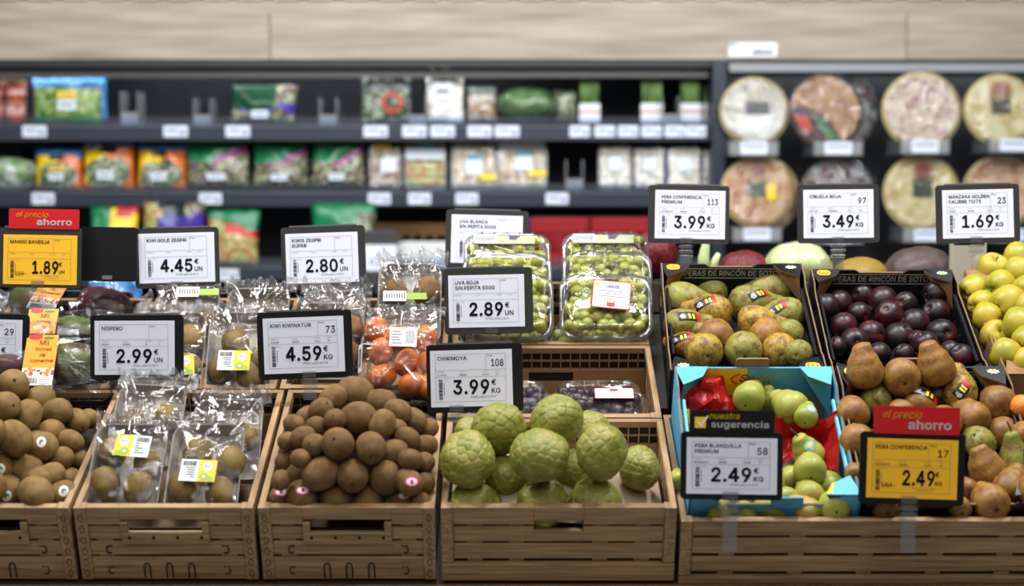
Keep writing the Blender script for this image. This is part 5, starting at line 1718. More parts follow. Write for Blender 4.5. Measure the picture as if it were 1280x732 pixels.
cdd = {5: .05, 6: .05, 7: .05, 2: -.05, 3: -.02, 11: .08, 12: .08}
fr = heap([c[:3] + ({'dD': cdd.get(i, 0)},) for i, c in enumerate(ca)], h2, (.014, .29))
LB = ['heart shaped green custard apple in the top row beneath the price card', 'green custard apple at the top of the heap beside the price card', 'pointed green custard apple in the centre of the heap', 'round green custard apple with a brown stem pit at the right of the heap',
      'large green custard apple at the left edge of the heap', 'green custard apple lying on the paper liner by the right crate wall', 'shaded custard apple low in the heap, second from the left', 'shaded custard apple wedged beneath the centre and right fruits',
      'custard apple in the bottom row, first from the left', 'custard apple in the bottom row, middle of the three', 'custard apple in the bottom row, third from the left', 'custard apple peeping out behind the top right fruit', 'custard apple peeping out behind the large left fruit']
for k, f in enumerate(fr):
    o = put('custard_apple', CM[k % 3], f, screen(ca[k][3]) * -1, .0455, LB[k], 'custard apple', 'custard apples in the slatted crate', rng.uniform(0, 6))
    child('stem', CSTEM, o)
lm = mound('wide slatted crate holding the green custard apples', h2, -.105, .262, .016, .285, .075, M('liner_paper', (196, 176, 146), .85, c2=(180, 158, 128), scale=12))
# ------------------------------------------------------------------ pears
BLK = M('pear_sticker_black', (16, 16, 18), .4)


def pear_label(o, d, rot=0, w_=.042, h_=.019):
    def fn(u, v):
        if u < -.15:
            return 1 if (u + .55) ** 2 * 5 + v * v < .42 and int(u * 14 + v * 5) % 2 == 0 else 0
        if u > .72:
            return 3
        return 2 if (-.02 < u < .2 or .36 < u < .56) and abs(v) < .55 else 0
    return decal(o, d, w_, h_, fn, [BLK, WHITE, YEL, RED], 'sticker', rot, n=(28, 10), oval=False)


def pear(f, kind, axis, label, group, var=0, roll=0.0, stem=True, cat='pear'):
    me = PM[kind][var % len(PM[kind])]
    small = kind.startswith('w')
    base = .029 if small else .0315
    kshort = kind == 's'
    o = put('pear', me, f, axis, base, label, cat, group, roll)
    L = .067 if small else .076 if kshort else .094
    bend = ((.12, -.1, .05) if small else (.22, -.15, .1) if kshort else (.25, -.12, .1))[var % len(PM[kind]) % 3]
    if stem:
        child('stem', PSTEM, o, TR((bend * L * .36, 0, L * .49)))
    child('calyx', CALYX, o, TR((0, 0, -L * .492)) @ RX(180))
    return o


def lying(neck, tail, r, n0, kind, label, group, var=0, roll=0, dz=0.0, sticker=None, stem=True):
    """A pear whose neck and tail points are given as they lie on the plane n0 of the carton."""
    f = Fruit()
    a, b = neck, tail
    f.pos = (a + b) / 2
    f.R = r
    o = pear(f, kind, (a - b), label, group, var, roll, stem)
    if sticker:
        pear_label(o, screen(sticker[:3]), sticker[3])
    return o


def inplane(m, px, py, z):
    """Where the line of sight meets the plane z of a carton with matrix m."""
    n = m.to_3x3() @ Vector((0, 0, 1)); p0 = m @ Vector((0, 0, z))
    d = ray(px, py)
    return CAM + d * ((p0 - CAM).dot(n) / d.dot(n))


CG = 'stickered pears in the black lettered carton'
UPR = [  # neck px, tail px, body radius px, height over the carton floor, kind, sticker, label
    ((852, 358), (905, 362), 23, .040, 'g', None, 'long green and brown pear at the rear of the carton under the price card'),
    ((888, 378), (834, 374), 25, .055, 'g', None, 'plain green pear lying by the carton side wall'),
    ((850, 385), (914, 392), 23, .075, 'y', (-.1, .55, .8, 20), 'yellow russet pear with a black sticker in the middle of the carton'),
    ((916, 366), (992, 361), 26, .045, 'g', None, 'large green and brown pear with its stem towards the middle, at the rear'),
    ((980, 376), (914, 381), 25, .068, 'g', (-.1, .45, .8, 35), 'big pear with a tilted black sticker, brown at one end'),
    ((946, 396), (998, 391), 23, .062, 'g', (-.2, .4, .8, 35), 'green pear with a black sticker and a brown rear end by the carton wall'),
    ((886, 401), (836, 408), 22, .075, 'g', (-.1, .45, .8, 12), 'green yellow pear with a black sticker at the side wall'),
    ((985, 403), (922, 401), 20, .085, 'y', None, 'yellow pear with a pale neck and stem pointing to the plum carton'),
]
for i, (a, b, r, z, kd, st, lb) in enumerate(UPR):
    pa, pb = inplane(m_conf, a[0], a[1], z), inplane(m_conf, b[0], b[1], z + .004)
    mid = (pa + pb) / 2
    L = (pa - pb).length
    rr = r * mid.y / FPX
    lying(pa, pb, max(rr * .95, L / .094 * .0315 * .98), z, kd, lb, CG, i, rng.uniform(0, 6), sticker=st)


def flat(m, z0, k=0):
    """A mound given as height over a carton's floor, written in the stand's own coordinates."""
    n = m.to_3x3() @ Vector((0, 0, 1)); p0 = m @ Vector((0, 0, z0))

    def f(u, s):
        p = W(u, s, 0)
        return -(p - p0).dot(n) / NV.dot(n)
    return f


ends = [(895, 417, 23, 'b', (.1, .35, -1), 0), (955, 417, 23, 'b', (-.1, .3, -1), 0), (988, 415, 18, 'g', (.3, .2, -1), 0), (851, 431, 18, 'b', (-.9, .1, -.6), 1),
        (877, 437, 24, 'y', (-.1, .15, -1), 0), (928, 434, 24, 'g', (.05, .3, -1), 0), (974, 437, 23, 'y', (.1, .12, -1), 0), (1000, 440, 17, 'g', (.4, .1, -1), 0), (872, 412, 13, 'g', (.3, .2, -1), 0)]
EL = ['brown pear seen from its bottom, second row of the carton beside the stickered ones', 'orange brown pear seen from its bottom in the second row', 'small green brown pear end by the wall next to the plum carton', 'brown pear with a black sticker squeezed in the front corner of the carton',
      'yellow brown pear with its open bottom forward, first of the carton front row', 'green pear with its bottom forward, in the middle of the carton front row', 'yellow and brown pear with a dark bottom hole, third of the carton front row', 'half hidden green pear at the end of the carton front row', 'small green neck of a pear behind the brown one']
fr = heap([e[:3] for e in ends], flat(m_conf, .075), (.3, .8), fill=.88)
for f, e, lb, k in zip(fr, ends, EL, range(9)):
    o = pear(f, e[3], screen(e[4]), lb, CG, k, rng.uniform(0, 6), stem=False)
    if e[5]:
        pear_label(o, screen((-.1, .5, .8)), 12)
bm = B(); box(bm, -.143, .143, .004, .39, .004, .042); lt = obj('tray_insert', bm, M('insert_black', (20, 20, 22), .4), car_conf)

# loose brown pears at the front
fp = [(1080, 457, 24, 's', (-.25, .9, .1)), (1126, 468, 24, 's', (.05, .35, -1)), (1168, 453, 24, 's', (-.3, .9, .1)), (1094, 495, 20, 'g', (.1, .4, -1)), (1150, 502, 22, 's', (.2, .5, -.8)),
      (1171, 488, 14, 'g', (0, .5, -1)), (1200, 481, 22, 'y', (.2, .8, -.5)), (1065, 513, 22, 's', (.1, .5, -.8)), (1069, 549, 23, 's', (-.1, .3, -1)), (1125, 514, 18, 's', (0, .3, -1)), (1210, 518, 23, 's', (-.4, .5, -.7)),
      (1244, 502, 24, 's', (-.1, .3, -1)), (1251, 539, 22, 's', (-.2, .3, -1)), (1219, 549, 20, 'g', (-.3, .4, -1)), (1280, 541, 18, 's', (-.2, .3, -1)), (1232, 583, 25, 's', (-.5, .85, .1)), (1269, 573, 24, 'g', (-.2, .9, .1)),
      (1266, 604, 23, 's', (.4, .6, -.5)), (1235, 625, 25, 's', (-.1, .3, -1)), (1068, 590, 14, 's', (0, .3, -1)), (1206, 610, 16, 's', (0, .3, -1)), (1198, 632, 16, 's', (0, .4, -1)), (1105, 632, 18, 's', (0, .3, -1)),
      (1100, 560, 22, 's', (.2, .4, -1)), (1140, 545, 22, 's', (.2, .4, -1)), (1180, 525, 22, 's', (.2, .4, -1)), (1170, 590, 22, 's', (.2, .4, -1)), (1125, 600, 22, 's', (.2, .4, -1)), (1290, 610, 20, 's', (0, .4, -1))]
FPL = ['brown pear standing neck up on the front heap beside the blue carton', 'round orange brown pear seen from its bottom at the top of the front heap', 'tall greenish brown pear standing neck up before the plums', 'yellow green pear low behind the red savings strip', 'orange brown pear with a black and yellow band around it',
       'dark pear half hidden behind the banded one', 'yellow russet pear with a small black sticker', 'dull brown pear at the side of the front heap beside the red wrapping', 'large brown pear with a dark bottom against the carton side', 'brown pear top peeking over the red savings strip', 'pink brown scuffed pear beside the red savings strip',
       'shiny brown pear with a dark bottom eye near the picture edge', 'grey brown pear, second below the shiny one near the picture edge', 'olive pear with a dark bottom eye beside the yellow price card', 'brown pear cut by the picture edge, higher of two', 'bottle shaped golden brown pear beside the yellow price card', 'green necked pear with a pointed top by the picture edge',
       'reddish scuffed pear in the front corner', 'round brown pear at the front corner of the yellow price card', 'brown pear sliver beside the frame of the yellow price card', 'brown pear half behind the yellow price card edge', 'brown pear under the edge of the yellow price card', 'brown pear below the yellow price card']
FG = 'loose brown pears in the front black carton'


def h3(u, s):
    return flat(m_blk, .055)(u, s) + .05 * max(0, 1 - ((s - .2) / .22) ** 2)


fr = heap([e[:3] for e in fp], h3, (.02, .335), fill=.88)
for k, (f, e) in enumerate(zip(fr, fp)):
    lb = FPL[k] if k < len(FPL) else 'brown pear hidden behind the yellow price card'
    o = pear(f, e[3], screen(e[4]), lb, FG, k, rng.uniform(0, 6), stem=k in (15, 16))
    if k == 4:
        pear_label(o, screen((.1, .5, .8)), -30, .05, .02)
    if k == 6:
        pear_label(o, screen((-.2, -.2, 1)), 50, .03, .02)
mound('black carton of loose brown pears in the long crate', h3, .61, .876, .04, .31, .055, BLACKC)

# green pears of the blue carton
gp = [(938, 493, 20, 'w', (.35, .5, -.7)), (962, 494, 12, 'w', (-.1, 1, .2)), (984, 505, 22, 'w', (-.5, .4, -.6)), (1008, 517, 15, 'w', (.2, .5, -.6)), (1008, 562, 20, 'w', (-.5, .7, .2)), (1012, 583, 21, 'w', (.1, .5, -.9)),
      (988, 596, 17, 'w', (-.1, .4, -1)), (1010, 615, 19, 'wb', (-.1, .5, -.9)), (1038, 605, 20, 'w', (.3, .6, -.7)), (1004, 636, 20, 'wb', (-.5, .5, -.6)), (1041, 630, 21, 'w', (0, .3, -1)), (982, 620, 15, 'w', (-.2, .4, -1)),
      (961, 634, 21, 'w', (0, .4, -1)), (897, 636, 18, 'w', (-.2, .4, -1)), (930, 640, 17, 'w', (.2, .4, -1)), (858, 524, 12, 'w', (-.2, 1, .1)), (848, 598, 14, 'w', (0, .5, -1)),
      (905, 560, 20, 'w', (0, .5, -1)), (945, 560, 20, 'w', (0, .5, -1)), (920, 600, 20, 'w', (0, .5, -1)), (960, 600, 20, 'w', (0, .5, -1)), (880, 590, 20, 'w', (0, .5, -1))]
GPL = ['pale green pear standing above the black suggestion strip', 'thin green pear with a dark stem between two large ones', 'big pale green pear near the carton rear, its bottom turned down', 'green pear with a blue sticker behind the big pale one', 'green pear with a round blue and yellow sticker on the red wrapping', 'green pear with a dark bottom eye just under the stickered one',
       'green pear half behind the price card, next to the one with a dark eye', 'blushed green pear in the middle of the front pears', 'pale green pear by the carton side wall', 'yellow blushed pear in the front row', 'green pear with a dark eye in the front corner of the carton', 'green pear half behind the lower corner of the price card',
       'scuffed green pear just under the price card', 'green pear under the price card near the clip', 'dark green pear in the shade right under the price card', 'small green pear beside the red wrapping at the carton side', 'green pear sliver beside the price card frame']
GG = 'green pears in the blue carton'


def h4(u, s):
    return flat(m_blue, .062)(u, s)


fr = heap([e[:3] + ({'dD': -.05 if i in (4, 5) else 0},) for i, e in enumerate(gp)], h4, (.02, .335), fill=.9)
for k, (f, e) in enumerate(zip(fr, gp)):
    lb = GPL[k] if k < len(GPL) else 'green pear hidden behind the white price card'
    o = pear(f, e[3], screen(e[4]), lb, GG, k, rng.uniform(0, 6), stem=k in (1, 4, 15))
    if k in (3, 4):
        decal(o, screen((.3, .5, .8) if k == 3 else (.1, .35, .9)), .02, .018, lambda u, v: 1 if abs(u) < .4 and abs(v) < .4 else 0, [M('sticker_sky', (130, 190, 230), .4), YEL], 'sticker', 20)
mound('sky blue carton of green pears and red wrapping in the long crate', h4, .315, .577, .04, .31, .05, M('insert_grey', (96, 104, 60), .8))

# red tissue in the blue carton: two crumpled sheets
REDF = M('red_wrap', (206, 34, 36), .35, spec=.5, sss=0)


def tissue(pts, label, seed):
    """A crumpled sheet through a grid of points (rows of world positions)."""
    bm = B()
    rows, cols = len(pts), len(pts[0])
    n = 7
    g = []
    for j in range((rows - 1) * n + 1):
        row = []
        a, ta = divmod(j, n); ta /= n
        a2 = min(a + 1, rows - 1)
        for i in range((cols - 1) * n + 1):
            b, tb = divmod(i, n); tb /= n
            b2 = min(b + 1, cols - 1)
            p = (pts[a][b] * (1 - tb) + pts[a][b2] * tb) * (1 - ta) + (pts[a2][b] * (1 - tb) + pts[a2][b2] * tb) * ta
            q = p * 24 + Vector((seed, 0, 0))
            p = p + Vector((noise.noise(q) * .004, abs(noise.noise(q * 1.3)) * -.024, abs(noise.noise(q * 1.1 + Vector((9, 0, 0)))) * .022))
            row.append(bm.verts.new(p))
        g.append(row)
    for j in range(len(g) - 1):
        for i in range(len(g[0]) - 1):
            bm.faces.new((g[j][i], g[j][i + 1], g[j + 1][i + 1], g[j + 1][i]))
    bmesh.ops.solidify(bm, geom=bm.faces[:], thickness=.0008)
    bmesh.ops.recalc_face_normals(bm, faces=bm.faces)
    o = obj('wrapping_sheet', bm, REDF)
    return tag(o, label, 'wrapping', 'red wrapping in the blue carton')


def ip(px, py, z):
    return inplane(m_blue, px, py, z)


tissue([[ip(846, 534, .05), ip(872, 532, .055), ip(900, 530, .05), ip(935, 528, .045)],
        [ip(847, 508, .07), ip(870, 505, .085), ip(900, 505, .085), ip(934, 505, .06)],
        [ip(846, 494, .085), ip(868, 486, .10), ip(898, 483, .105), ip(914, 500, .07)],
        [ip(852, 486, .075), ip(872, 478, .10), ip(903, 470, .11), ip(908, 494, .07)]], 'crumpled red wrapping behind the black suggestion strip', 3)
tissue([[ip(972, 582, .03), ip(990, 580, .03), ip(1020, 584, .035), ip(1046, 588, .06)],
        [ip(970, 552, .05), ip(990, 548, .035), ip(1022, 552, .04), ip(1048, 560, .085)],
        [ip(968, 530, .075), ip(986, 535, .06), ip(1022, 534, .075), ip(1046, 528, .10)],
        [ip(966, 520, .09), ip(980, 529, .08), ip(1024, 527, .09), ip(1047, 518, .11)]], 'red wrapping sheet under the stickered green pear', 11)

# ------------------------------------------------------------------ plums
pl = [(1032, 384, 18), (1049, 379, 17), (1078, 369, 16), (1074, 392, 15), (1104, 376, 19), (1112, 393, 18), (1132, 379, 15), (1152, 360, 16), (1170, 366, 17), (1170, 391, 18), (1143, 404, 19), (1055, 407, 17),
      (1089, 418, 18), (1124, 422, 20), (1177, 418, 20), (1068, 428, 19), (1046, 433, 13), (1099, 442, 15), (1157, 430, 17), (1188, 440, 15), (1202, 446, 17), (1130, 442, 13), (1147, 424, 12)]
PLL = ['dark plum at the side wall in front of another', 'dark plum tucked behind the one at the side wall', 'plum at the rear of the carton, first of the rear row', 'blackish plum below the first rear plum', 'large plum in the rear row near the middle', 'creased plum right in front of the large rear one', 'reddish plum beside the large rear one',
       'dark plum in the rear corner, half hidden', 'black plum in the rear corner, in front of another', 'red shining plum by the wall next to the apples', 'blackish plum with pale bloom in the middle', 'red black plum low at the side wall', 'brown red plum beside the bright red one', 'bright red plum with a dent in the middle of the carton', 'large plum with a red cheek near the apple side',
       'big plum with a stem pit in the front row', 'dark plum in the shaded front corner', 'dark plum in the front row behind the round pear', 'violet plum behind the standing brown pear', 'plum half hidden in the front corner near the apples', 'dark plum in the front corner by the yellow seal', 'plum peeking between two pears in front', 'small red gap plum behind the bright red one']


def h5(u, s):
    return flat(m_plum, .062)(u, s)


fr = heap([p[:3] for p in pl], h5, (.3, .82), fill=.9)
for k, f in enumerate(fr):
    ax = Vector((rng.uniform(-1, 1), rng.uniform(-.2, 1), rng.uniform(-.2, 1)))
    if k == 15: ax = Vector((0, .1, 1))
    if k == 13: ax = Vector((.5, .8, .6))
    o = put('plum', PLM[k % 3], f, screen(ax), .0268, PLL[k], 'plum', 'dark plums in the black carton', rng.uniform(0, 6))
    child('stem_end', PLST, o, TR((0, 0, .0205)))
bm = B()
nx, ny = 26, 30
g = [[bm.verts.new((-.143 + .286 * i / nx, .006 + .386 * j / ny, .038 + .006 * math.sin(i * 1.5) * math.sin(j * 1.4) + .006 * noise.noise(Vector((i * .4, j * .4, 1))))) for i in range(nx + 1)] for j in range(ny + 1)]
for j in range(ny):
    for i in range(nx):
        bm.faces.new((g[j][i], g[j][i + 1], g[j + 1][i + 1], g[j + 1][i]))
obj('tray_insert', bm, M('insert_gloss', (10, 10, 12), .16, spec=.6), car_plum, True)

# ------------------------------------------------------------------ golden apples
ap = [(1217, 361, 18), (1241, 336, 19), (1250, 356, 18), (1273, 322, 19), (1275, 340, 19), (1283, 361, 17), (1260, 379, 22), (1227, 380, 17), (1234, 396, 18), (1275, 405, 21), (1244, 420, 19), (1285, 426, 20), (1258, 443, 20), (1284, 452, 17), (1288, 384, 18)]
APL = ['yellow apple at the rear corner of the apple carton', 'yellow apple with a dark stem at the top rear of the pile', 'yellow apple just below the one with the dark stem', 'yellow apple at the very top of the pile, cut by the picture edge', 'yellow apple second down at the picture edge', 'yellow apple third down at the picture edge',
       'large yellow apple in the middle of the pile', 'green apple against the plum carton wall, higher one', 'green apple against the plum carton wall, lower one', 'deep yellow apple below the large middle one', 'green apple with a stem pit, second row up', 'green yellow apple at the picture edge near the front', 'big light green apple in the front row', 'yellow apple sliver in the front row at the picture edge', 'yellow apple at the picture edge beside the large middle one']


def h6(u, s):
    return flat(m_app, .07)(u, s) + .06 * max(0, min(1, (u - .92) / .12)) * max(0, 1 - ((s - .62) / .34) ** 2)


fr = heap([p[:3] for p in ap], h6, (.3, .86), fill=.88)
for k, f in enumerate(fr):
    ax = Vector((rng.choice((-1, 1)), rng.uniform(.1, .5), rng.uniform(-.8, -.2)))
    if k == 1: ax = Vector((.15, .8, .65))
    if k == 10: ax = Vector((.2, .5, .8))
    o = put('apple', AM[k % 3], f, screen(ax), .0362, APL[k], 'apple', 'golden apples in the brown carton', rng.uniform(0, 6))
    child('stem', ASTEM, o)
bm = B(); box(bm, -.143, .143, .004, .39, .004, .03); obj('tray_insert', bm, M('insert_pulp', (110, 96, 84), .9), car_app)
# one orange at the right edge, in front of the apple carton
f = Fruit(); f.pos = at(1278, 508, 2.86); f.R = .024
bm = B(); bmesh.ops.create_uvsphere(bm, u_segments=24, v_segments=16, radius=.024)
for v in bm.verts: v.co.z *= .92
ORM = shared('orange', bm, M('orange_skin', (232, 130, 36), .45, bump=.25, bscale=300))
o = put('orange', ORM, f, (0, 0, 1), .024, 'orange fruit at the picture edge below the apple carton flap', 'orange', None)
child('stem_end', NUB, o, TR((0, 0, .0215)))
# ------------------------------------------------------------------ film wrapped trays
PULP = M('tray_pulp', (164, 155, 144), .8, c2=(150, 141, 130), scale=60, bump=.1, bscale=300)
LYEL = M('label_yellow', (240, 200, 40), .45)
LWHITE = M('label_white', (236, 236, 236), .5)
LORANGE = M('label_orange', (246, 160, 30), .45)
LRED = M('label_red', (200, 40, 30), .45)
LGRN = M('label_green', (150, 180, 70), .45)
PACKS = 'film wrapped fruit trays'


def pmat(px, py, D, tilt, roll=0, yaw=0):
    return TR(at(px, py, D)) @ RZ(yaw) @ RX(tilt) @ RZ(roll)


XY = Matrix(((1, 0, 0, 0), (0, 0, 1, 0), (0, -1, 0, 0), (0, 0, 0, 1)))      # XZ drawing facing -y laid in XY facing +z


def ring(w_, h_, r, z):
    return [Vector((x, y, z)) for x, y in rrect(w_, h_, r, 5)]


def tray_mesh(w_, h_, dz, r, ins=.006):
    bm = B()
    ri = [max(.004, q - .004) for q in r]
    loft(bm, [ring(w_ - 2 * ins, h_ - 2 * ins, ri, 0), ring(w_, h_, r, dz), ring(w_ + .001, h_ + .001, r, dz + .001), ring(w_ - .004, h_ - .004, ri, dz), ring(w_ - 2 * ins - .006, h_ - 2 * ins - .006, ri, .003)])
    return bm


def e_(u, v):
    return max(abs(u), abs(v))


def film_mesh(w_, h_, z0, bulge, seed, n=84, wr=.005):
    """A tight film over the open face, going down the sides, with sharp fold lines running across it."""
    bm = B()
    rnd = random.Random(seed)
    folds = []
    for k in range(26):
        edge = k % 2
        if edge:                      # radiating in from the rim
            a = rnd.uniform(0, 6.28)
            x0, y0 = 1.05 * math.cos(a), 1.05 * math.sin(a)
            b = a + math.pi + rnd.uniform(-.5, .5); ln = rnd.uniform(.3, .9)
            x1, y1 = x0 + ln * math.cos(b), y0 + ln * math.sin(b)
        else:
            x0, y0 = rnd.uniform(-.9, .9), rnd.uniform(-.9, .9)
            b = rnd.uniform(0, 6.28); ln = rnd.uniform(.2, .6)
            x1, y1 = x0 + ln * math.cos(b), y0 + ln * math.sin(b)
        folds.append((x0, y0, x1 - x0, y1 - y0, rnd.uniform(.4, 1.2) * wr, rnd.uniform(.035, .07)))
    g = []
    for j in range(n + 1):
        row = []
        for i in range(n + 1):
            u, v = -1 + 2 * i / n, -1 + 2 * j / n
            k = 1 - .08 * (abs(u) * abs(v)) ** 4
            x, y = u * w_ / 2 * k, v * h_ / 2 * k
            e = max(abs(u), abs(v))
            q = Vector((u * 2.1 + seed, v * 2.1, seed * .3))
            z = z0 + bulge * (1 - u * u) * (1 - v * v) + noise.noise(q) * .003
            for fx, fy, dx, dy, hh, wd in folds:
                t = ((u - fx) * dx + (v - fy) * dy) / (dx * dx + dy * dy)
                if -.05 < t < 1.05:
                    ds = abs((u - fx) * dy - (v - fy) * dx) / math.hypot(dx, dy)
                    if ds < wd:
                        z += hh * (1 - ds / wd) * min(1, 4 * max(0, min(t + .05, 1.05 - t)))
            an = math.atan2(v, u)
            pl = noise.noise(Vector((math.cos(an) * 9, math.sin(an) * 9, seed))) * max(0, e - .6)
            z += pl * .016
            x *= 1 + .06 * pl; y *= 1 + .06 * pl
            if e > .985:
                z = z0 * .15
            row.append(bm.verts.new((x, y, z)))
        g.append(row)
    for j in range(n):
        for i in range(n):
            bm.faces.new((g[j][i], g[j][i + 1], g[j + 1][i + 1], g[j + 1][i]))
    return bm


def ear_mesh(w_, y0, ln, seed, z0=.0, n=64, m=8, sgn=1):
    """Gathered film end: a ruffled strip."""
    bm = B()
    g = []
    for j in range(m + 1):
        t = j / m
        row = []
        for i in range(n + 1):
            u = -1 + 2 * i / n
            q = Vector((u * 7 + seed, t * 2, seed))
            ruf = noise.noise(q * 1.3) * .022 + noise.noise(q * 3.1) * .012
            y = y0 + sgn * (ln * t * (1 + .35 * noise.noise(Vector((u * 5, seed, 2)))) )
            x = u * w_ / 2 * (1 + .04 * t) + noise.noise(q * 2 + Vector((7, 7, 7))) * .004
            row.append(bm.verts.new((x, y, z0 + ruf * (.25 + t) + .010 * math.sin(t * 2.2))))
        g.append(row)
    for j in range(m):
        for i in range(n):
            bm.faces.new((g[j][i], g[j][i + 1], g[j + 1][i + 1], g[j + 1][i]))
    return bm


def kiwi_label(par, x, y, z, flip=False, rot=0, w_=.062, h_=.042):
    bm = B()
    s = -1 if flip else 1
    xa, xb = (0, w_ / 2) if s > 0 else (-w_ / 2, 0)
    quad(bm, -w_ / 2, w_ / 2, -h_ / 2, h_ / 2, 0, 0, XY)
    yc = -s * w_ / 4
    quad(bm, *sorted((0, -s * w_ / 2)), -h_ / 2, h_ / 2, -.0003, 1, XY)
    poly(bm, [(yc + .009 * math.cos(R(60 * i + 30)), .008 + .010 * math.sin(R(60 * i + 30))) for i in range(6)], -.0006, 0, XY)
    text(bm, 'Dori', yc, .006, .0045, -.0009, .03, 'C', 2, .2, ) if False else None
    vs = text(bm, 'Dori', yc, .006, .0045, -.0009, .03, 'C', 2, .2)
    bmesh.ops.transform(bm, matrix=XY, verts=vs)
    poly(bm, disc(16, .0085, .0075, yc + s * .004, -h_ * .28), -.0006, 3, XY)
    poly(bm, disc(12, .003, .0026, yc + s * .004, -h_ * .28), -.0009, 0, XY)
    poly(bm, disc(16, .006, .0055, yc - s * .007, -h_ * .38), -.0007, 3, XY)
    rnd = random.Random(int(x * 1e4) + 3)
    xx = s * .005
    while abs(xx) < w_ / 2 - .003:
        b_ = rnd.choice((.0006, .001, .0016)); quad(bm, *sorted((xx, xx + s * b_)), h_ * .2, h_ * .42, -.0004, 4, XY); xx += s * (b_ + rnd.choice((.0005, .0009)))
    for k in range(5):
        quad(bm, *sorted((s * .005, s * (.012 + .012 * rnd.random()))), .004 - k * .0045, .006 - k * .0045, -.0004, 5, XY)
    o = obj('label', bm, [LWHITE, LYEL, LRED, LGRN, INK, INKG], par, False, TR((x, y, z)) @ RZ(rot))
    return o


def kiwi_tray(px, py, D, tilt, roll, fruits, label, short, lab=None, seed=1, w_=.127, h_=.168, grp='kiwi', ear=.028, film=None, yaw=0, names=None, meshes=None, bar=None):
    m = pmat(px, py, D, tilt, roll, yaw)
    t = empty('kiwi_tray', label, 'fruit tray', m, PACKS)
    obj('tray', tray_mesh(w_, h_, .030, (.014, .014, .027, .027)), PULP, t, False)
    obj('film', film_mesh(w_ + .006, h_ + .010, .040, .016, seed), FILM, t, True)
    obj('film_end', ear_mesh(w_ + .02, h_ / 2 + .004, ear, seed, .004), CRINKLE, t, True)
    if lab:
        kiwi_label(t, *lab)
    if bar:
        bm = B(); quad(bm, -.05, .036, -.007, .007, 0, 0, XY); quad(bm, -.05, -.004, -.011, .011, -.0004, 1, XY)
        for k in range(8): quad(bm, -.044 + k * .005, -.0415 + k * .005, -.005, .006, -.0008, 2, XY)
        obj('label', bm, [LGRN, LWHITE, INKG], t, False, TR(bar))
    for k, (x, y, r) in enumerate(fruits):
        o = bpy.data.objects.new('kiwi', (meshes or KMG)[k % len(meshes or KMG)])
        C.objects.link(o)
        rr = r / .0262
        ax = Vector((rng.uniform(-.4, .4), 1, rng.uniform(-.2, .3)))
        o.matrix_local = m @ TR((x, y, .004 + r)) @ quat_to(ax, rng.uniform(0, 6)).to_matrix().to_4x4() @ Matrix.Diagonal((rr, rr, rr, 1))
        tag(o, ('%s kiwi of the tray ' % ORD[k]) + short, 'kiwi', 'kiwis inside the film wrapped trays')
        child('stem_end', NUB, o, TR((0, 0, .0303)))
    return t


q4 = [(-.034, .018, .0245), (.030, .010, .0245), (-.032, -.046, .0245), (.028, -.050, .0245)]
kiwi_tray(163, 592, 2.79, 51, -1, [(-.030, .026, .0235), (.034, .004, .0235), (-.032, -.036, .026), (.026, -.044, .0255)], 'film wrapped kiwi tray in front, label near its top', 'in front with its label near the top', (.012, .022, .062, False, -4), 1.3)
kiwi_tray(260, 592, 2.79, 51, 0, [(-.016, .022, .026), (.043, .006, .0255), (-.034, -.044, .025), (.030, -.052, .025)], 'film wrapped kiwi tray in front, label low on it', 'in front with its label low', (-.004, -.028, .064, True, -3), 4.7)
kiwi_tray(187, 540, 2.93, 52, -3, [(-.03, .0, .0245), (.034, .016, .0245)], 'film wrapped kiwi tray behind the one with its label near the top', 'behind the one labelled near its top', None, 8.2, ear=.034)
kiwi_tray(286, 558, 2.93, 52, 1, [(-.03, .0, .0245), (.034, .004, .0245)], 'film wrapped kiwi tray behind the one with a low label', 'behind the one labelled low', None, 11.9, ear=.03)
kiwi_tray(218, 446, 3.125, 57, 0, [(-.03, .012, .0245), (.034, .024, .026), (.034, -.038, .0255), (-.03, -.045, .0245)], 'film wrapped kiwi tray half behind the loquat price card', 'half behind the loquat price card', (.024, -.052, .066, True, 8), 15.1)
kiwi_tray(303, 446, 3.125, 57, 1, [(-.010, .014, .027), (.042, -.02, .0245), (-.034, -.042, .0245), (.02, -.056, .0245)], 'film wrapped kiwi tray with a white and yellow label between two price cards', 'between the two lower price cards', (-.004, -.040, .066, True, -2), 18.4)
kiwi_tray(236, 416, 3.245, 58, 0, [(-.03, .0, .0245), (.046, .012, .0245)], 'film wrapped kiwi tray under the gold kiwi price card', 'under the gold kiwi price card', None, 21.5, ear=.016, bar=(.03, .062, .062))
kiwi_tray(323, 414, 3.245, 58, 0, [(-.03, .0, .0245), (.02, .02, .0255)], 'film wrapped kiwi tray in the rear between the two upper price cards', 'between the two upper price cards', None, 24.6, ear=.026)
kiwi_tray(414, 434, 3.14, 57, -1, [(-.03, .012, .0245), (.040, .026, .0255), (.040, -.034, .0255), (-.03, -.045, .0245)], 'film wrapped brown kiwi tray half behind the brown kiwi price card', 'half behind the brown kiwi price card', None, 27.3, meshes=KM)
kiwi_tray(418, 416, 3.26, 56, 0, [(-.03, .0, .0245), (.034, .006, .0245)], 'film wrapped brown kiwi tray in the rear under the two euro eighty card', 'under the two euro eighty card', None, 31.8, ear=.03, meshes=KM)
kiwi_tray(513, 384, 3.235, 62, 0, [(-.030, .018, .0255), (.034, .022, .0265)], 'film wrapped kiwi tray with a tall grey card and green striped label', 'with the tall grey card', None, 34.4, ear=.03, meshes=KM, bar=(.0, -.004, .066))

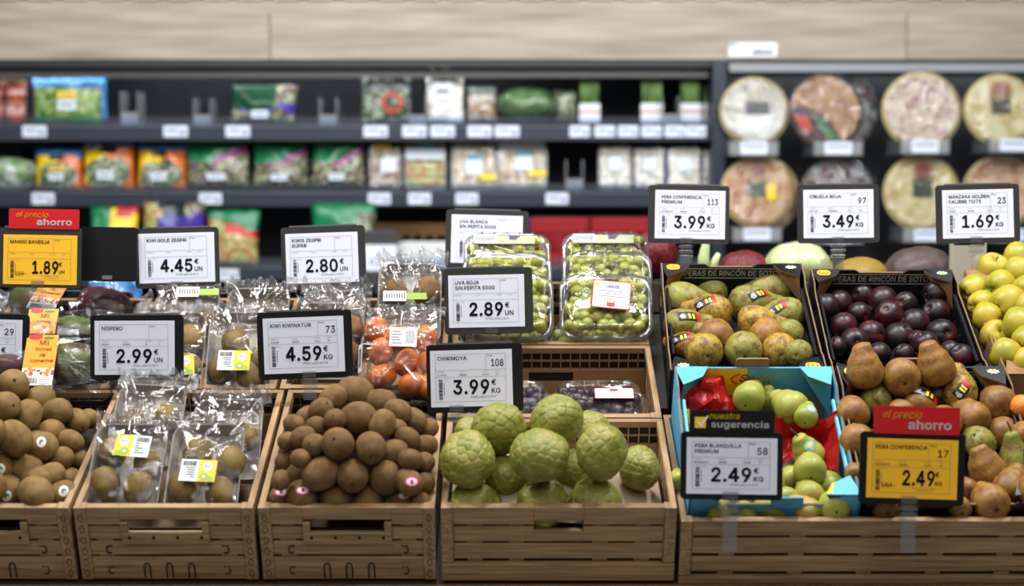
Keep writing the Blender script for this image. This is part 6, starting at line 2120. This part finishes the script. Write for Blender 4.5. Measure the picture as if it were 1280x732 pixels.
# wrapped loquats
LOQ = M('loquat_skin', (200, 104, 4), .45, kind='noise', scale=45, detail=6, ramp=[(.3, (206, 112, 4)), (.56, (190, 94, 2)), (.7, (120, 62, 20))], bump=.05, bscale=200, vary=.08)
bm = B(); vs = lathe(bm, ell(.056, .023, 2.1, 14), 20)
LOQM = shared('loquat', bm, LOQ)
m = pmat(503, 449, 3.085, 58, 1)
t = empty('loquat_punnet', 'film wrapped punnet of orange loquats beside the custard apple price card', 'fruit tray', m, PACKS)
obj('tray', tray_mesh(.136, .172, .03, (.014, .014, .036, .036)), PET, t)
obj('film', film_mesh(.144, .182, .05, .014, 41.2), FILM, t, True)
obj('film_end', ear_mesh(.165, .09, .022, 42.0, .004), CRINKLE, t, True)
obj('film_end', ear_mesh(.16, -.09, .012, 43.0, .004, sgn=-1), CRINKLE, t, True)
bm = B(); quad(bm, -.026, .026, -.020, .020, 0, 0, XY)
for k in range(9): quad(bm, .004 + k * .002, .005 + k * .002, -.014, .014, -.0004, 1, XY)
for k in range(5): quad(bm, -.022, -.002 - .003 * (k % 3), -.014 + k * .006, -.012 + k * .006, -.0004, 2, XY)
obj('label', bm, [LWHITE, INKG, INKG], t, False, TR((.006, .012, .074)) @ RZ(-3))
bm = B(); quad(bm, -.008, .008, -.03, .03, 0, 0, XY); quad(bm, -.004, .004, -.02, .02, -.0004, 1, XY)
obj('side_label', bm, [LWHITE, INKG], t, False, TR((-.079, -.01, .03)) @ RY(-60))
for k, (x, y, ax) in enumerate(((-.008, .034, (1, .3, .2)), (.046, .030, (.2, 1, 0)), (-.040, .004, (.3, 1, .2)), (.010, -.020, (.5, 1, .3)), (.050, -.026, (.2, 1, .1)), (-.036, -.048, (1, .4, 0)), (.022, -.066, (1, .2, .2)), (.056, -.07, (.1, 1, 0)), (-.05, .05, (.4, 1, 0)))):
    o = bpy.data.objects.new('loquat', LOQM); C.objects.link(o)
    o.matrix_local = m @ TR((x, y, .028)) @ quat_to(ax).to_matrix().to_4x4()
    tag(o, 'orange loquat under the film of the punnet, %s from its top' % ORD[k], 'loquat', 'loquats in the punnet')
    child('stem_end', NUB, o, TR((0, 0, .0272)))

# ------------------------------------------------------------------ mango trays
def mango_mesh(seed, ramp):
    bm = B()
    bmesh.ops.create_uvsphere(bm, u_segments=28, v_segments=18, radius=1)
    for v in bm.verts:
        p = v.co.copy()
        k = 1 + .06 * noise.noise(p * 1.5 + Vector((seed, 0, 0)))
        v.co = Vector((p.x * .043 * k * (1 + .14 * p.z) + .008 * p.z * p.z, p.y * .037 * k, p.z * .060 * k))
    nm = 'mango_skin_%d' % seed
    return shared('mango', bm, M(nm, (90, 100, 50), .35, kind='noise', scale=12, detail=4, ramp=ramp, bump=.03, bscale=200))


MG1 = mango_mesh(1, [(.3, (58, 88, 34)), (.5, (80, 98, 40)), (.68, (96, 54, 40))])
MG2 = mango_mesh(2, [(.3, (88, 34, 40)), (.5, (72, 28, 38)), (.7, (96, 70, 42))])
MG3 = mango_mesh(3, [(.3, (66, 88, 30)), (.48, (76, 84, 34)), (.62, (68, 36, 34))])


def mango_label(par, mx, w_=.060, h_=.105):
    bm = B()
    quad(bm, -w_ / 2, w_ / 2, -h_ / 2, h_ / 2, 0, 0, XY)
    quad(bm, -w_ / 2, w_ / 2, -h_ * .5, -h_ * .16, -.0003, 1, XY)
    poly(bm, disc(14, .013, .006, -w_ * .22, h_ * .46), -.0004, 2, XY)
    poly(bm, disc(14, .011, .003, w_ * .2, h_ * .44), -.0004, 3, XY)
    for k, s in enumerate(('Mil', 'formas', 'de', 'comerme')):
        vs = text(bm, s, .004, h_ * .30 - k * h_ * .115, .0095 if not k else .007, -.0006, .02, 'C', 2, .15)
        bmesh.ops.transform(bm, matrix=XY, verts=vs)
    rnd = random.Random(4)
    for k in range(26):
        x, y = rnd.uniform(-w_ * .46, w_ * .46), rnd.uniform(-h_ * .30, -h_ * .17)
        poly(bm, disc(6, rnd.uniform(.002, .005), .003, x, y), -.0005 - k * .00001, rnd.choice((0, 2, 4, 0, 4)), XY)
    xx = -w_ * .42
    while xx < w_ * .0:
        b_ = rnd.choice((.0006, .001, .0016)); quad(bm, xx, xx + b_, -h_ * .47, -h_ * .35, -.0004, 5, XY); xx += b_ + rnd.choice((.0005, .0009))
    for k in range(4): quad(bm, w_ * .06, w_ * .42, -h_ * .36 - k * .004, -h_ * .35 - k * .004, -.0004, 6, XY)
    return obj('label', bm, [LORANGE, LWHITE, LRED, M('label_leaf', (90, 130, 40), .5), M('label_fruit', (222, 120, 50), .5), INK, INKG], par, False, mx)


def mango_tray(px, py, D, tilt, roll, fruits, label, lmx, seed, names):
    m = pmat(px, py, D, tilt, roll)
    t = empty('mango_tray', label, 'fruit tray', m, PACKS)
    obj('tray', tray_mesh(.255, .150, .028, (.02,) * 4), TK, t)
    bm = film_mesh(.272, .166, .062, .022, seed)
    obj('film', bm, FILM, t, True)
    for s in (-1, 1):
        e = ear_mesh(.13, .0, .035, seed + s, .01)
        obj('film_end', e, CRINKLE, t, True, TR((s * .134, 0, .012)) @ RZ(-90 * s))
    mango_label(t, lmx)
    for k, (x, y, me, rz) in enumerate(fruits):
        o = bpy.data.objects.new('mango', me); C.objects.link(o)
        o.matrix_local = m @ TR((x, y, .043)) @ RZ(rz) @ RX(-90)
        tag(o, names[k], 'mango', 'mangoes in the wrapped trays')
        child('stem_end', NUB, o, TR((.006, 0, .060)))


mango_tray(88, 404, 3.40, 36, -2, [(-.072, .012, MG1, 75), (.074, .012, MG2, 80)], 'film wrapped mango tray on top with an orange label in its middle', TR((-.026, -.008, .092)) @ RX(2) @ RZ(-8), 50.3,
           ['green mango under the film of the topmost tray', 'dark red mango under the film of the topmost tray'])
mango_tray(62, 449, 3.25, 44, 0, [(-.060, .022, MG2, 80), (.058, .026, MG3, 80)], 'film wrapped mango tray in the middle of the stack', TR((.000, .0, .088)) @ RX(10), 55.3,
           ['red mango in the middle tray behind the orange label', 'green mango in the middle tray beside the orange label'])
mango_tray(66, 468, 3.085, 52, 0, [(-.068, -.004, MG2, 80), (.056, -.002, MG3, 85)], 'film wrapped mango tray at the bottom, its label hanging beside the loquat price card', TR((.000, -.022, .090)) @ RX(6), 60.3,
           ['mango in the bottom tray hidden by the cut price card', 'large green red mango in the bottom tray'])

# ------------------------------------------------------------------ grape punnets
GR = M('grape_green', (160, 166, 70), .3, kind='noise', scale=60, detail=3, ramp=[(.3, (140, 150, 54)), (.55, (162, 164, 70)), (.75, (178, 166, 80))], vary=.1, sss=.15)
GRD = M('grape_dark', (58, 30, 44), .35, c2=(38, 24, 40), scale=60, vary=.2)
STG = M('grape_stem', (150, 140, 74), .7)


def gmesh(mat_):
    bm = B(); bmesh.ops.create_uvsphere(bm, u_segments=14, v_segments=10, radius=.0122)
    for v in bm.verts: v.co.z *= 1.08
    return shared('grape', bm, mat_)


GM, GMD = gmesh(GR), gmesh(GRD)
PETRIM = CLEAR('punnet_rim', rough=.08, base=.22, edge=.8, haze=.10)


def punnet(m, label, grapes, label_kind=None, seed=1, dark=False, w_=.184, h_=.140, dz=.072):
    t = empty('grape_punnet', label, 'grape punnet', m, 'clear grape punnets')
    r, r2 = (.03,) * 4, (.024,) * 4
    bm = B()
    loft(bm, [ring(w_ - .03, h_ - .03, r2, 0), ring(w_ - .022, h_ - .022, r2, .003), ring(w_ - .010, h_ - .010, r, dz * .52)], cap0=True, cap1=False)
    obj('base', bm, PET, t, True)
    bm = B()
    loft(bm, [ring(w_ - .010, h_ - .010, r, dz * .52), ring(w_ + .006, h_ + .006, r, dz * .52), ring(w_ + .006, h_ + .006, r, dz * .56), ring(w_ - .008, h_ - .008, r, dz * .57)], cap0=False, cap1=False)
    obj('rim', bm, PETRIM, t, True)
    bm = B()
    loft(bm, [ring(w_ - .008, h_ - .008, r, dz * .57), ring(w_ - .014, h_ - .014, r, dz * .9), ring(w_ - .024, h_ - .024, r2, dz), ring(w_ - .036, h_ - .036, r2, dz), ring(w_ - .040, h_ - .040, r2, dz - .003)], cap0=False)
    for k in range(5):       # moulded ribs on the lid sides
        for s in (-1, 1):
            x = (-.5 + (k + .5) / 5) * w_ * .74
            tube(bm, [(x, s * (h_ / 2 - .004), dz * .58), (x, s * (h_ / 2 - .006), dz * .88), (x, s * (h_ / 2 - .016), dz * .995)], .003, 6)
    obj('lid', bm, PET, t, True)
    if label_kind == 'square':
        bm = B(); poly(bm, rrect(.078, .062, .004), 0, 1, XY); poly(bm, rrect(.074, .058, .003), -.0003, 0, XY)
        rnd = random.Random(2); xx = -.014
        while xx < .016:
            b_ = rnd.choice((.0006, .001, .0016)); quad(bm, xx, xx + b_, .014, .022, -.0006, 2, XY); xx += b_ + .0008
        quad(bm, -.034, -.026, .016, .024, -.0006, 3, XY)
        for k in range(4): quad(bm, -.028 + (k % 2) * .012, .024 - (k % 2) * .012, .007 - k * .006, .0085 - k * .006, -.0006, 4, XY)
        quad(bm, -.008, .008, -.027, -.013, -.0006, 1, XY); quad(bm, -.006, .006, -.018, -.014, -.0009, 0, XY)
        obj('label', bm, [LWHITE, LRED, INK, LYEL, INKG], t, False, TR((.010, .012, dz + .0012)) @ RZ(-6))
    elif label_kind == 'strip':
        bm = B(); quad(bm, -.05, .07, -.01, .01, 0, 0, XY); quad(bm, -.062, -.014, -.008, .012, -.0003, 1, XY)
        for k in range(14): quad(bm, -.058 + k * .003, -.0564 + k * .003, -.004, .009, -.0006, 2, XY)
        for k in range(7): poly(bm, disc(8, .004, .0035, .018 + .005 * (k % 4), .008 - .005 * (k // 4)), -.0005 - k * .00002, 3, XY)
        obj('label', bm, [M('label_sage', (168, 172, 140), .5), LWHITE, INK, M('label_grape', (70, 40, 90), .5)], t, False, TR((-.01, h_ / 2 - .028, dz + .0012)))
    elif label_kind == 'white':
        bm = B(); poly(bm, rrect(.075, .034, .002), 0, 1, XY); poly(bm, rrect(.073, .031, .002), -.0003, 0, XY); quad(bm, -.008, .008, .006, .014, -.0006, 1, XY)
        for k in range(3): quad(bm, -.028, .024, -.001 - k * .004, .0003 - k * .004, -.0006, 2, XY)
        obj('label', bm, [LWHITE, LRED, INKG], t, False, TR((.028, .012, dz + .0012)))
    b = empty('grape_bunch', ('dark grapes inside the ' if dark else 'green grapes inside the ') + label.replace('clear ', ''), 'grapes', m, 'grape bunches in punnets')
    bm = B()
    tube(bm, [(-w_ * .36, 0, dz * .3), (-w_ * .1, .01, dz * .34), (w_ * .15, -.01, dz * .32), (w_ * .36, .005, dz * .3)], .002, 5)
    for k in range(8):
        x = (-.36 + .72 * k / 7) * w_
        tube(bm, [(x, 0, dz * .32), (x + .006, (.5 if k % 2 else -.5) * h_ * .5, dz * .45)], .0012, 4)
    obj('stem', bm, STG, b, True)
    rnd = random.Random(seed)
    cols, rows, ymin = grapes
    me = GMD if dark else GM
    for j in range(rows):
        for i in range(cols):
            x = (-.5 + (i + .5 + (.25 if j % 2 else -.25)) / cols) * (w_ - .030) + rnd.uniform(-.003, .003)
            y = ymin + (j + .5) * (h_ / 2 - .016 - ymin) / rows + rnd.uniform(-.003, .003)
            if rnd.random() < .05:
                continue
            z = dz - .016 - rnd.random() * .008 - (.010 if (i + j) % 3 == 0 else 0)
            s = rnd.uniform(1.02, 1.2)
            child('grape', me, b, TR((x, y, z)) @ quat_to((rnd.uniform(-1, 1), rnd.uniform(-1, 1), rnd.uniform(-1, 1))).to_matrix().to_4x4() @ Matrix.Diagonal((s, s, s, 1)))


PT = 60
punnet(pmat(756, 394, 3.29, PT, 0), 'clear grape punnet in front with a red edged square label', (9, 6, -.056), 'square', 1)
punnet(pmat(758, 364, 3.40, PT, 0), 'clear grape punnet second from the front, behind the red labelled one', (9, 3, -.004), None, 2)
punnet(pmat(756, 339, 3.51, PT, 0), 'clear grape punnet at the rear behind the red labelled one', (9, 4, -.01), 'strip', 3)
punnet(pmat(634, 394, 3.29, PT, 0), 'clear grape punnet in front, half behind a price card', (9, 6, -.056), None, 4)
punnet(pmat(634, 366, 3.40, PT, 0), 'clear grape punnet second from the front, above the price card', (9, 3, -.004), None, 5)
punnet(pmat(634, 340, 3.51, PT, 0), 'clear grape punnet at the rear before the white grape price card', (9, 4, -.01), 'strip', 6)
punnet(basis(Vector((1, 0, 0)), SV, NV, W(.172, .70, -.10)), 'clear grape punnet lying flat under the red labelled one', (9, 3, -.07), None, 7)
punnet(basis(Vector((1, 0, 0)), SV, NV, W(-.018, .70, -.10)), 'clear grape punnet lying flat under the half hidden one', (9, 3, -.07), None, 8)
punnet(basis(Vector((1, 0, 0)), SV, NV, W(.168, .41, -.085)) @ RX(6), 'clear punnet of dark grapes with a white label', (9, 5, -.06), 'white', 9, True, .174)
punnet(basis(Vector((1, 0, 0)), SV, NV, W(-.014, .41, -.085)) @ RX(6), 'clear punnet of dark grapes half behind the custard apple price card', (9, 4, -.03), None, 10, True, .174)

# ------------------------------------------------------------------ produce on the far side of the stand
RB = 3.62


def farcrate(px0, px1, ztop, D, label, mat_, d=.3):
    a, b = xat(px0, D), xat(px1, D)
    root = empty('produce_crate', label, 'crate', TR(((a + b) / 2, D, 1.07)))
    hw, h_ = (b - a) / 2, ztop - 1.07
    bm = B(); box(bm, -hw, hw, 0, .012, 0, h_ * .45, bev=.002); box(bm, -hw, hw, 0, .012, h_ * .55, h_, bev=.002); box(bm, -hw, -hw + .02, 0, .012, 0, h_); box(bm, hw - .02, hw, 0, .012, 0, h_); obj('front_panel', bm, mat_, root)
    bm = B(); box(bm, -hw, hw, d - .012, d, 0, h_, bev=.002); obj('rear_panel', bm, mat_, root)
    for s in (-1, 1):
        bm = B(); box(bm, s * hw - .006, s * hw + .006, 0, d, 0, h_, bev=.002); obj('side_panel', bm, mat_, root)
    bm = B(); box(bm, -hw, hw, 0, d, 0, .02); obj('bottom', bm, mat_, root)
    bm = B(); box(bm, -hw + .014, hw - .014, .014, d - .014, .02, h_ - .03); obj('liner', bm, BLACKC, root)


farcrate(805, 965, 1.22, RB, 'far crate behind the stickered pears', M('far_crate', (60, 46, 34), .6))
farcrate(968, 1240, 1.22, RB, 'far crate behind the plums and apples', M('far_crate'))


def blob(name, px, py, rx, rz, D, mat_, label, cat, rib=0, film=False, extra=None):
    c = at(px, py, D)
    a, b_ = rx * D / FPX, rz * D / FPX
    bm = B()
    bmesh.ops.create_icosphere(bm, subdivisions=4, radius=1)
    for v in bm.verts:
        p = v.co.copy()
        an = math.atan2(p.y, p.x)
        k = 1 + rib * math.cos(an * 7 + 2 * noise.noise(p * 2)) * .5 + rib * noise.noise(p * 3.2)
        v.co = Vector((p.x * a * k, p.y * a * .9 * k, p.z * b_ * k))
    o = obj(name, bm, mat_, None, True, TR(c))
    tag(o, label, cat)
    if film:
        bm = B(); bmesh.ops.create_icosphere(bm, subdivisions=4, radius=1)
        for v in bm.verts:
            p = v.co.copy(); k = 1.04 + .05 * noise.noise(p * 5)
            v.co = Vector((p.x * a * k, p.y * a * .9 * k, p.z * b_ * k))
        obj('film', bm, FILM, o, True)
    return o


blob('cabbage', 997, 334, 42, 32, 3.76, M('pale_cabbage', (196, 212, 140), .4, c2=(216, 226, 170), scale=14, bump=.3, bscale=18), 'pale green cabbage behind the black lettered pear carton', 'cabbage', .05, True)
blob('net_bag', 930, 341, 34, 28, 3.78, M('red_net', (120, 16, 22), .5, c2=(80, 12, 16), scale=160, bump=.3, bscale=160), 'red net bag behind the pear carton beside the pale cabbage', 'net bag', .06)
blob('net_bag', 818, 318, 28, 30, 3.76, M('red_net'), 'red net bag behind the grape punnets and the premium pear price card', 'net bag', .06)
blob('melon', 1076, 347, 36, 26, 3.8, M('melon_yellow', (150, 118, 28), .5, bump=.2, bscale=60), 'yellow melon behind the plum carton', 'melon', .02)
blob('red_cabbage', 1150, 340, 44, 32, 3.78, M('mauve_cabbage', (66, 50, 50), .5, c2=(84, 66, 62), scale=14), 'mauve cabbage behind the plum carton near the apple price card', 'cabbage', .05)
# a fennel-like stalk
bm = B()
tube(bm, [(0, 0, -.05), (-.003, 0, 0), (.002, 0, .03), (.004, 0, .045)], [.016, .014, .010, .006], 10)
tube(bm, [(.018, .01, -.05), (.024, .01, -.01), (.034, .01, .01)], [.012, .010, .006], 10)
o = obj('fennel', bm, M('fennel_pale', (200, 216, 150), .4), None, True, TR(at(881, 322, 3.74)))
tag(o, 'pale green vegetable stalk sticking up behind the premium pear clip', 'vegetable')
# beige carton behind the apple card clip
a, b = at(1188, 372, 3.60), at(1234, 302, 3.60)
t = empty('beige_box', 'tall beige carton behind the golden apple price card clip', 'box', TR(((a.x + b.x) / 2, 3.60, 1.07)))
bm = B(); box(bm, -(b.x - a.x) / 2, (b.x - a.x) / 2, 0, .02, 0, b.z - 1.07, bev=.003); obj('panel', bm, M('beige_card', (190, 180, 162), .7), t)
bm = B(); box(bm, -(b.x - a.x) / 2 + .004, (b.x - a.x) / 2 - .004, .0, .014, b.z - 1.07 - .01, b.z - 1.066, bev=.002); obj('lid', bm, M('beige_lid', (170, 158, 138), .7), t)
# a sky blue bag behind the mangoes
bag((110, 345, 178, 400), 3.56, lambda u, v: 'bag_blue', 'blue_bag', 'sky blue bag behind the mango trays under the blank card', 'bag', T=.03)
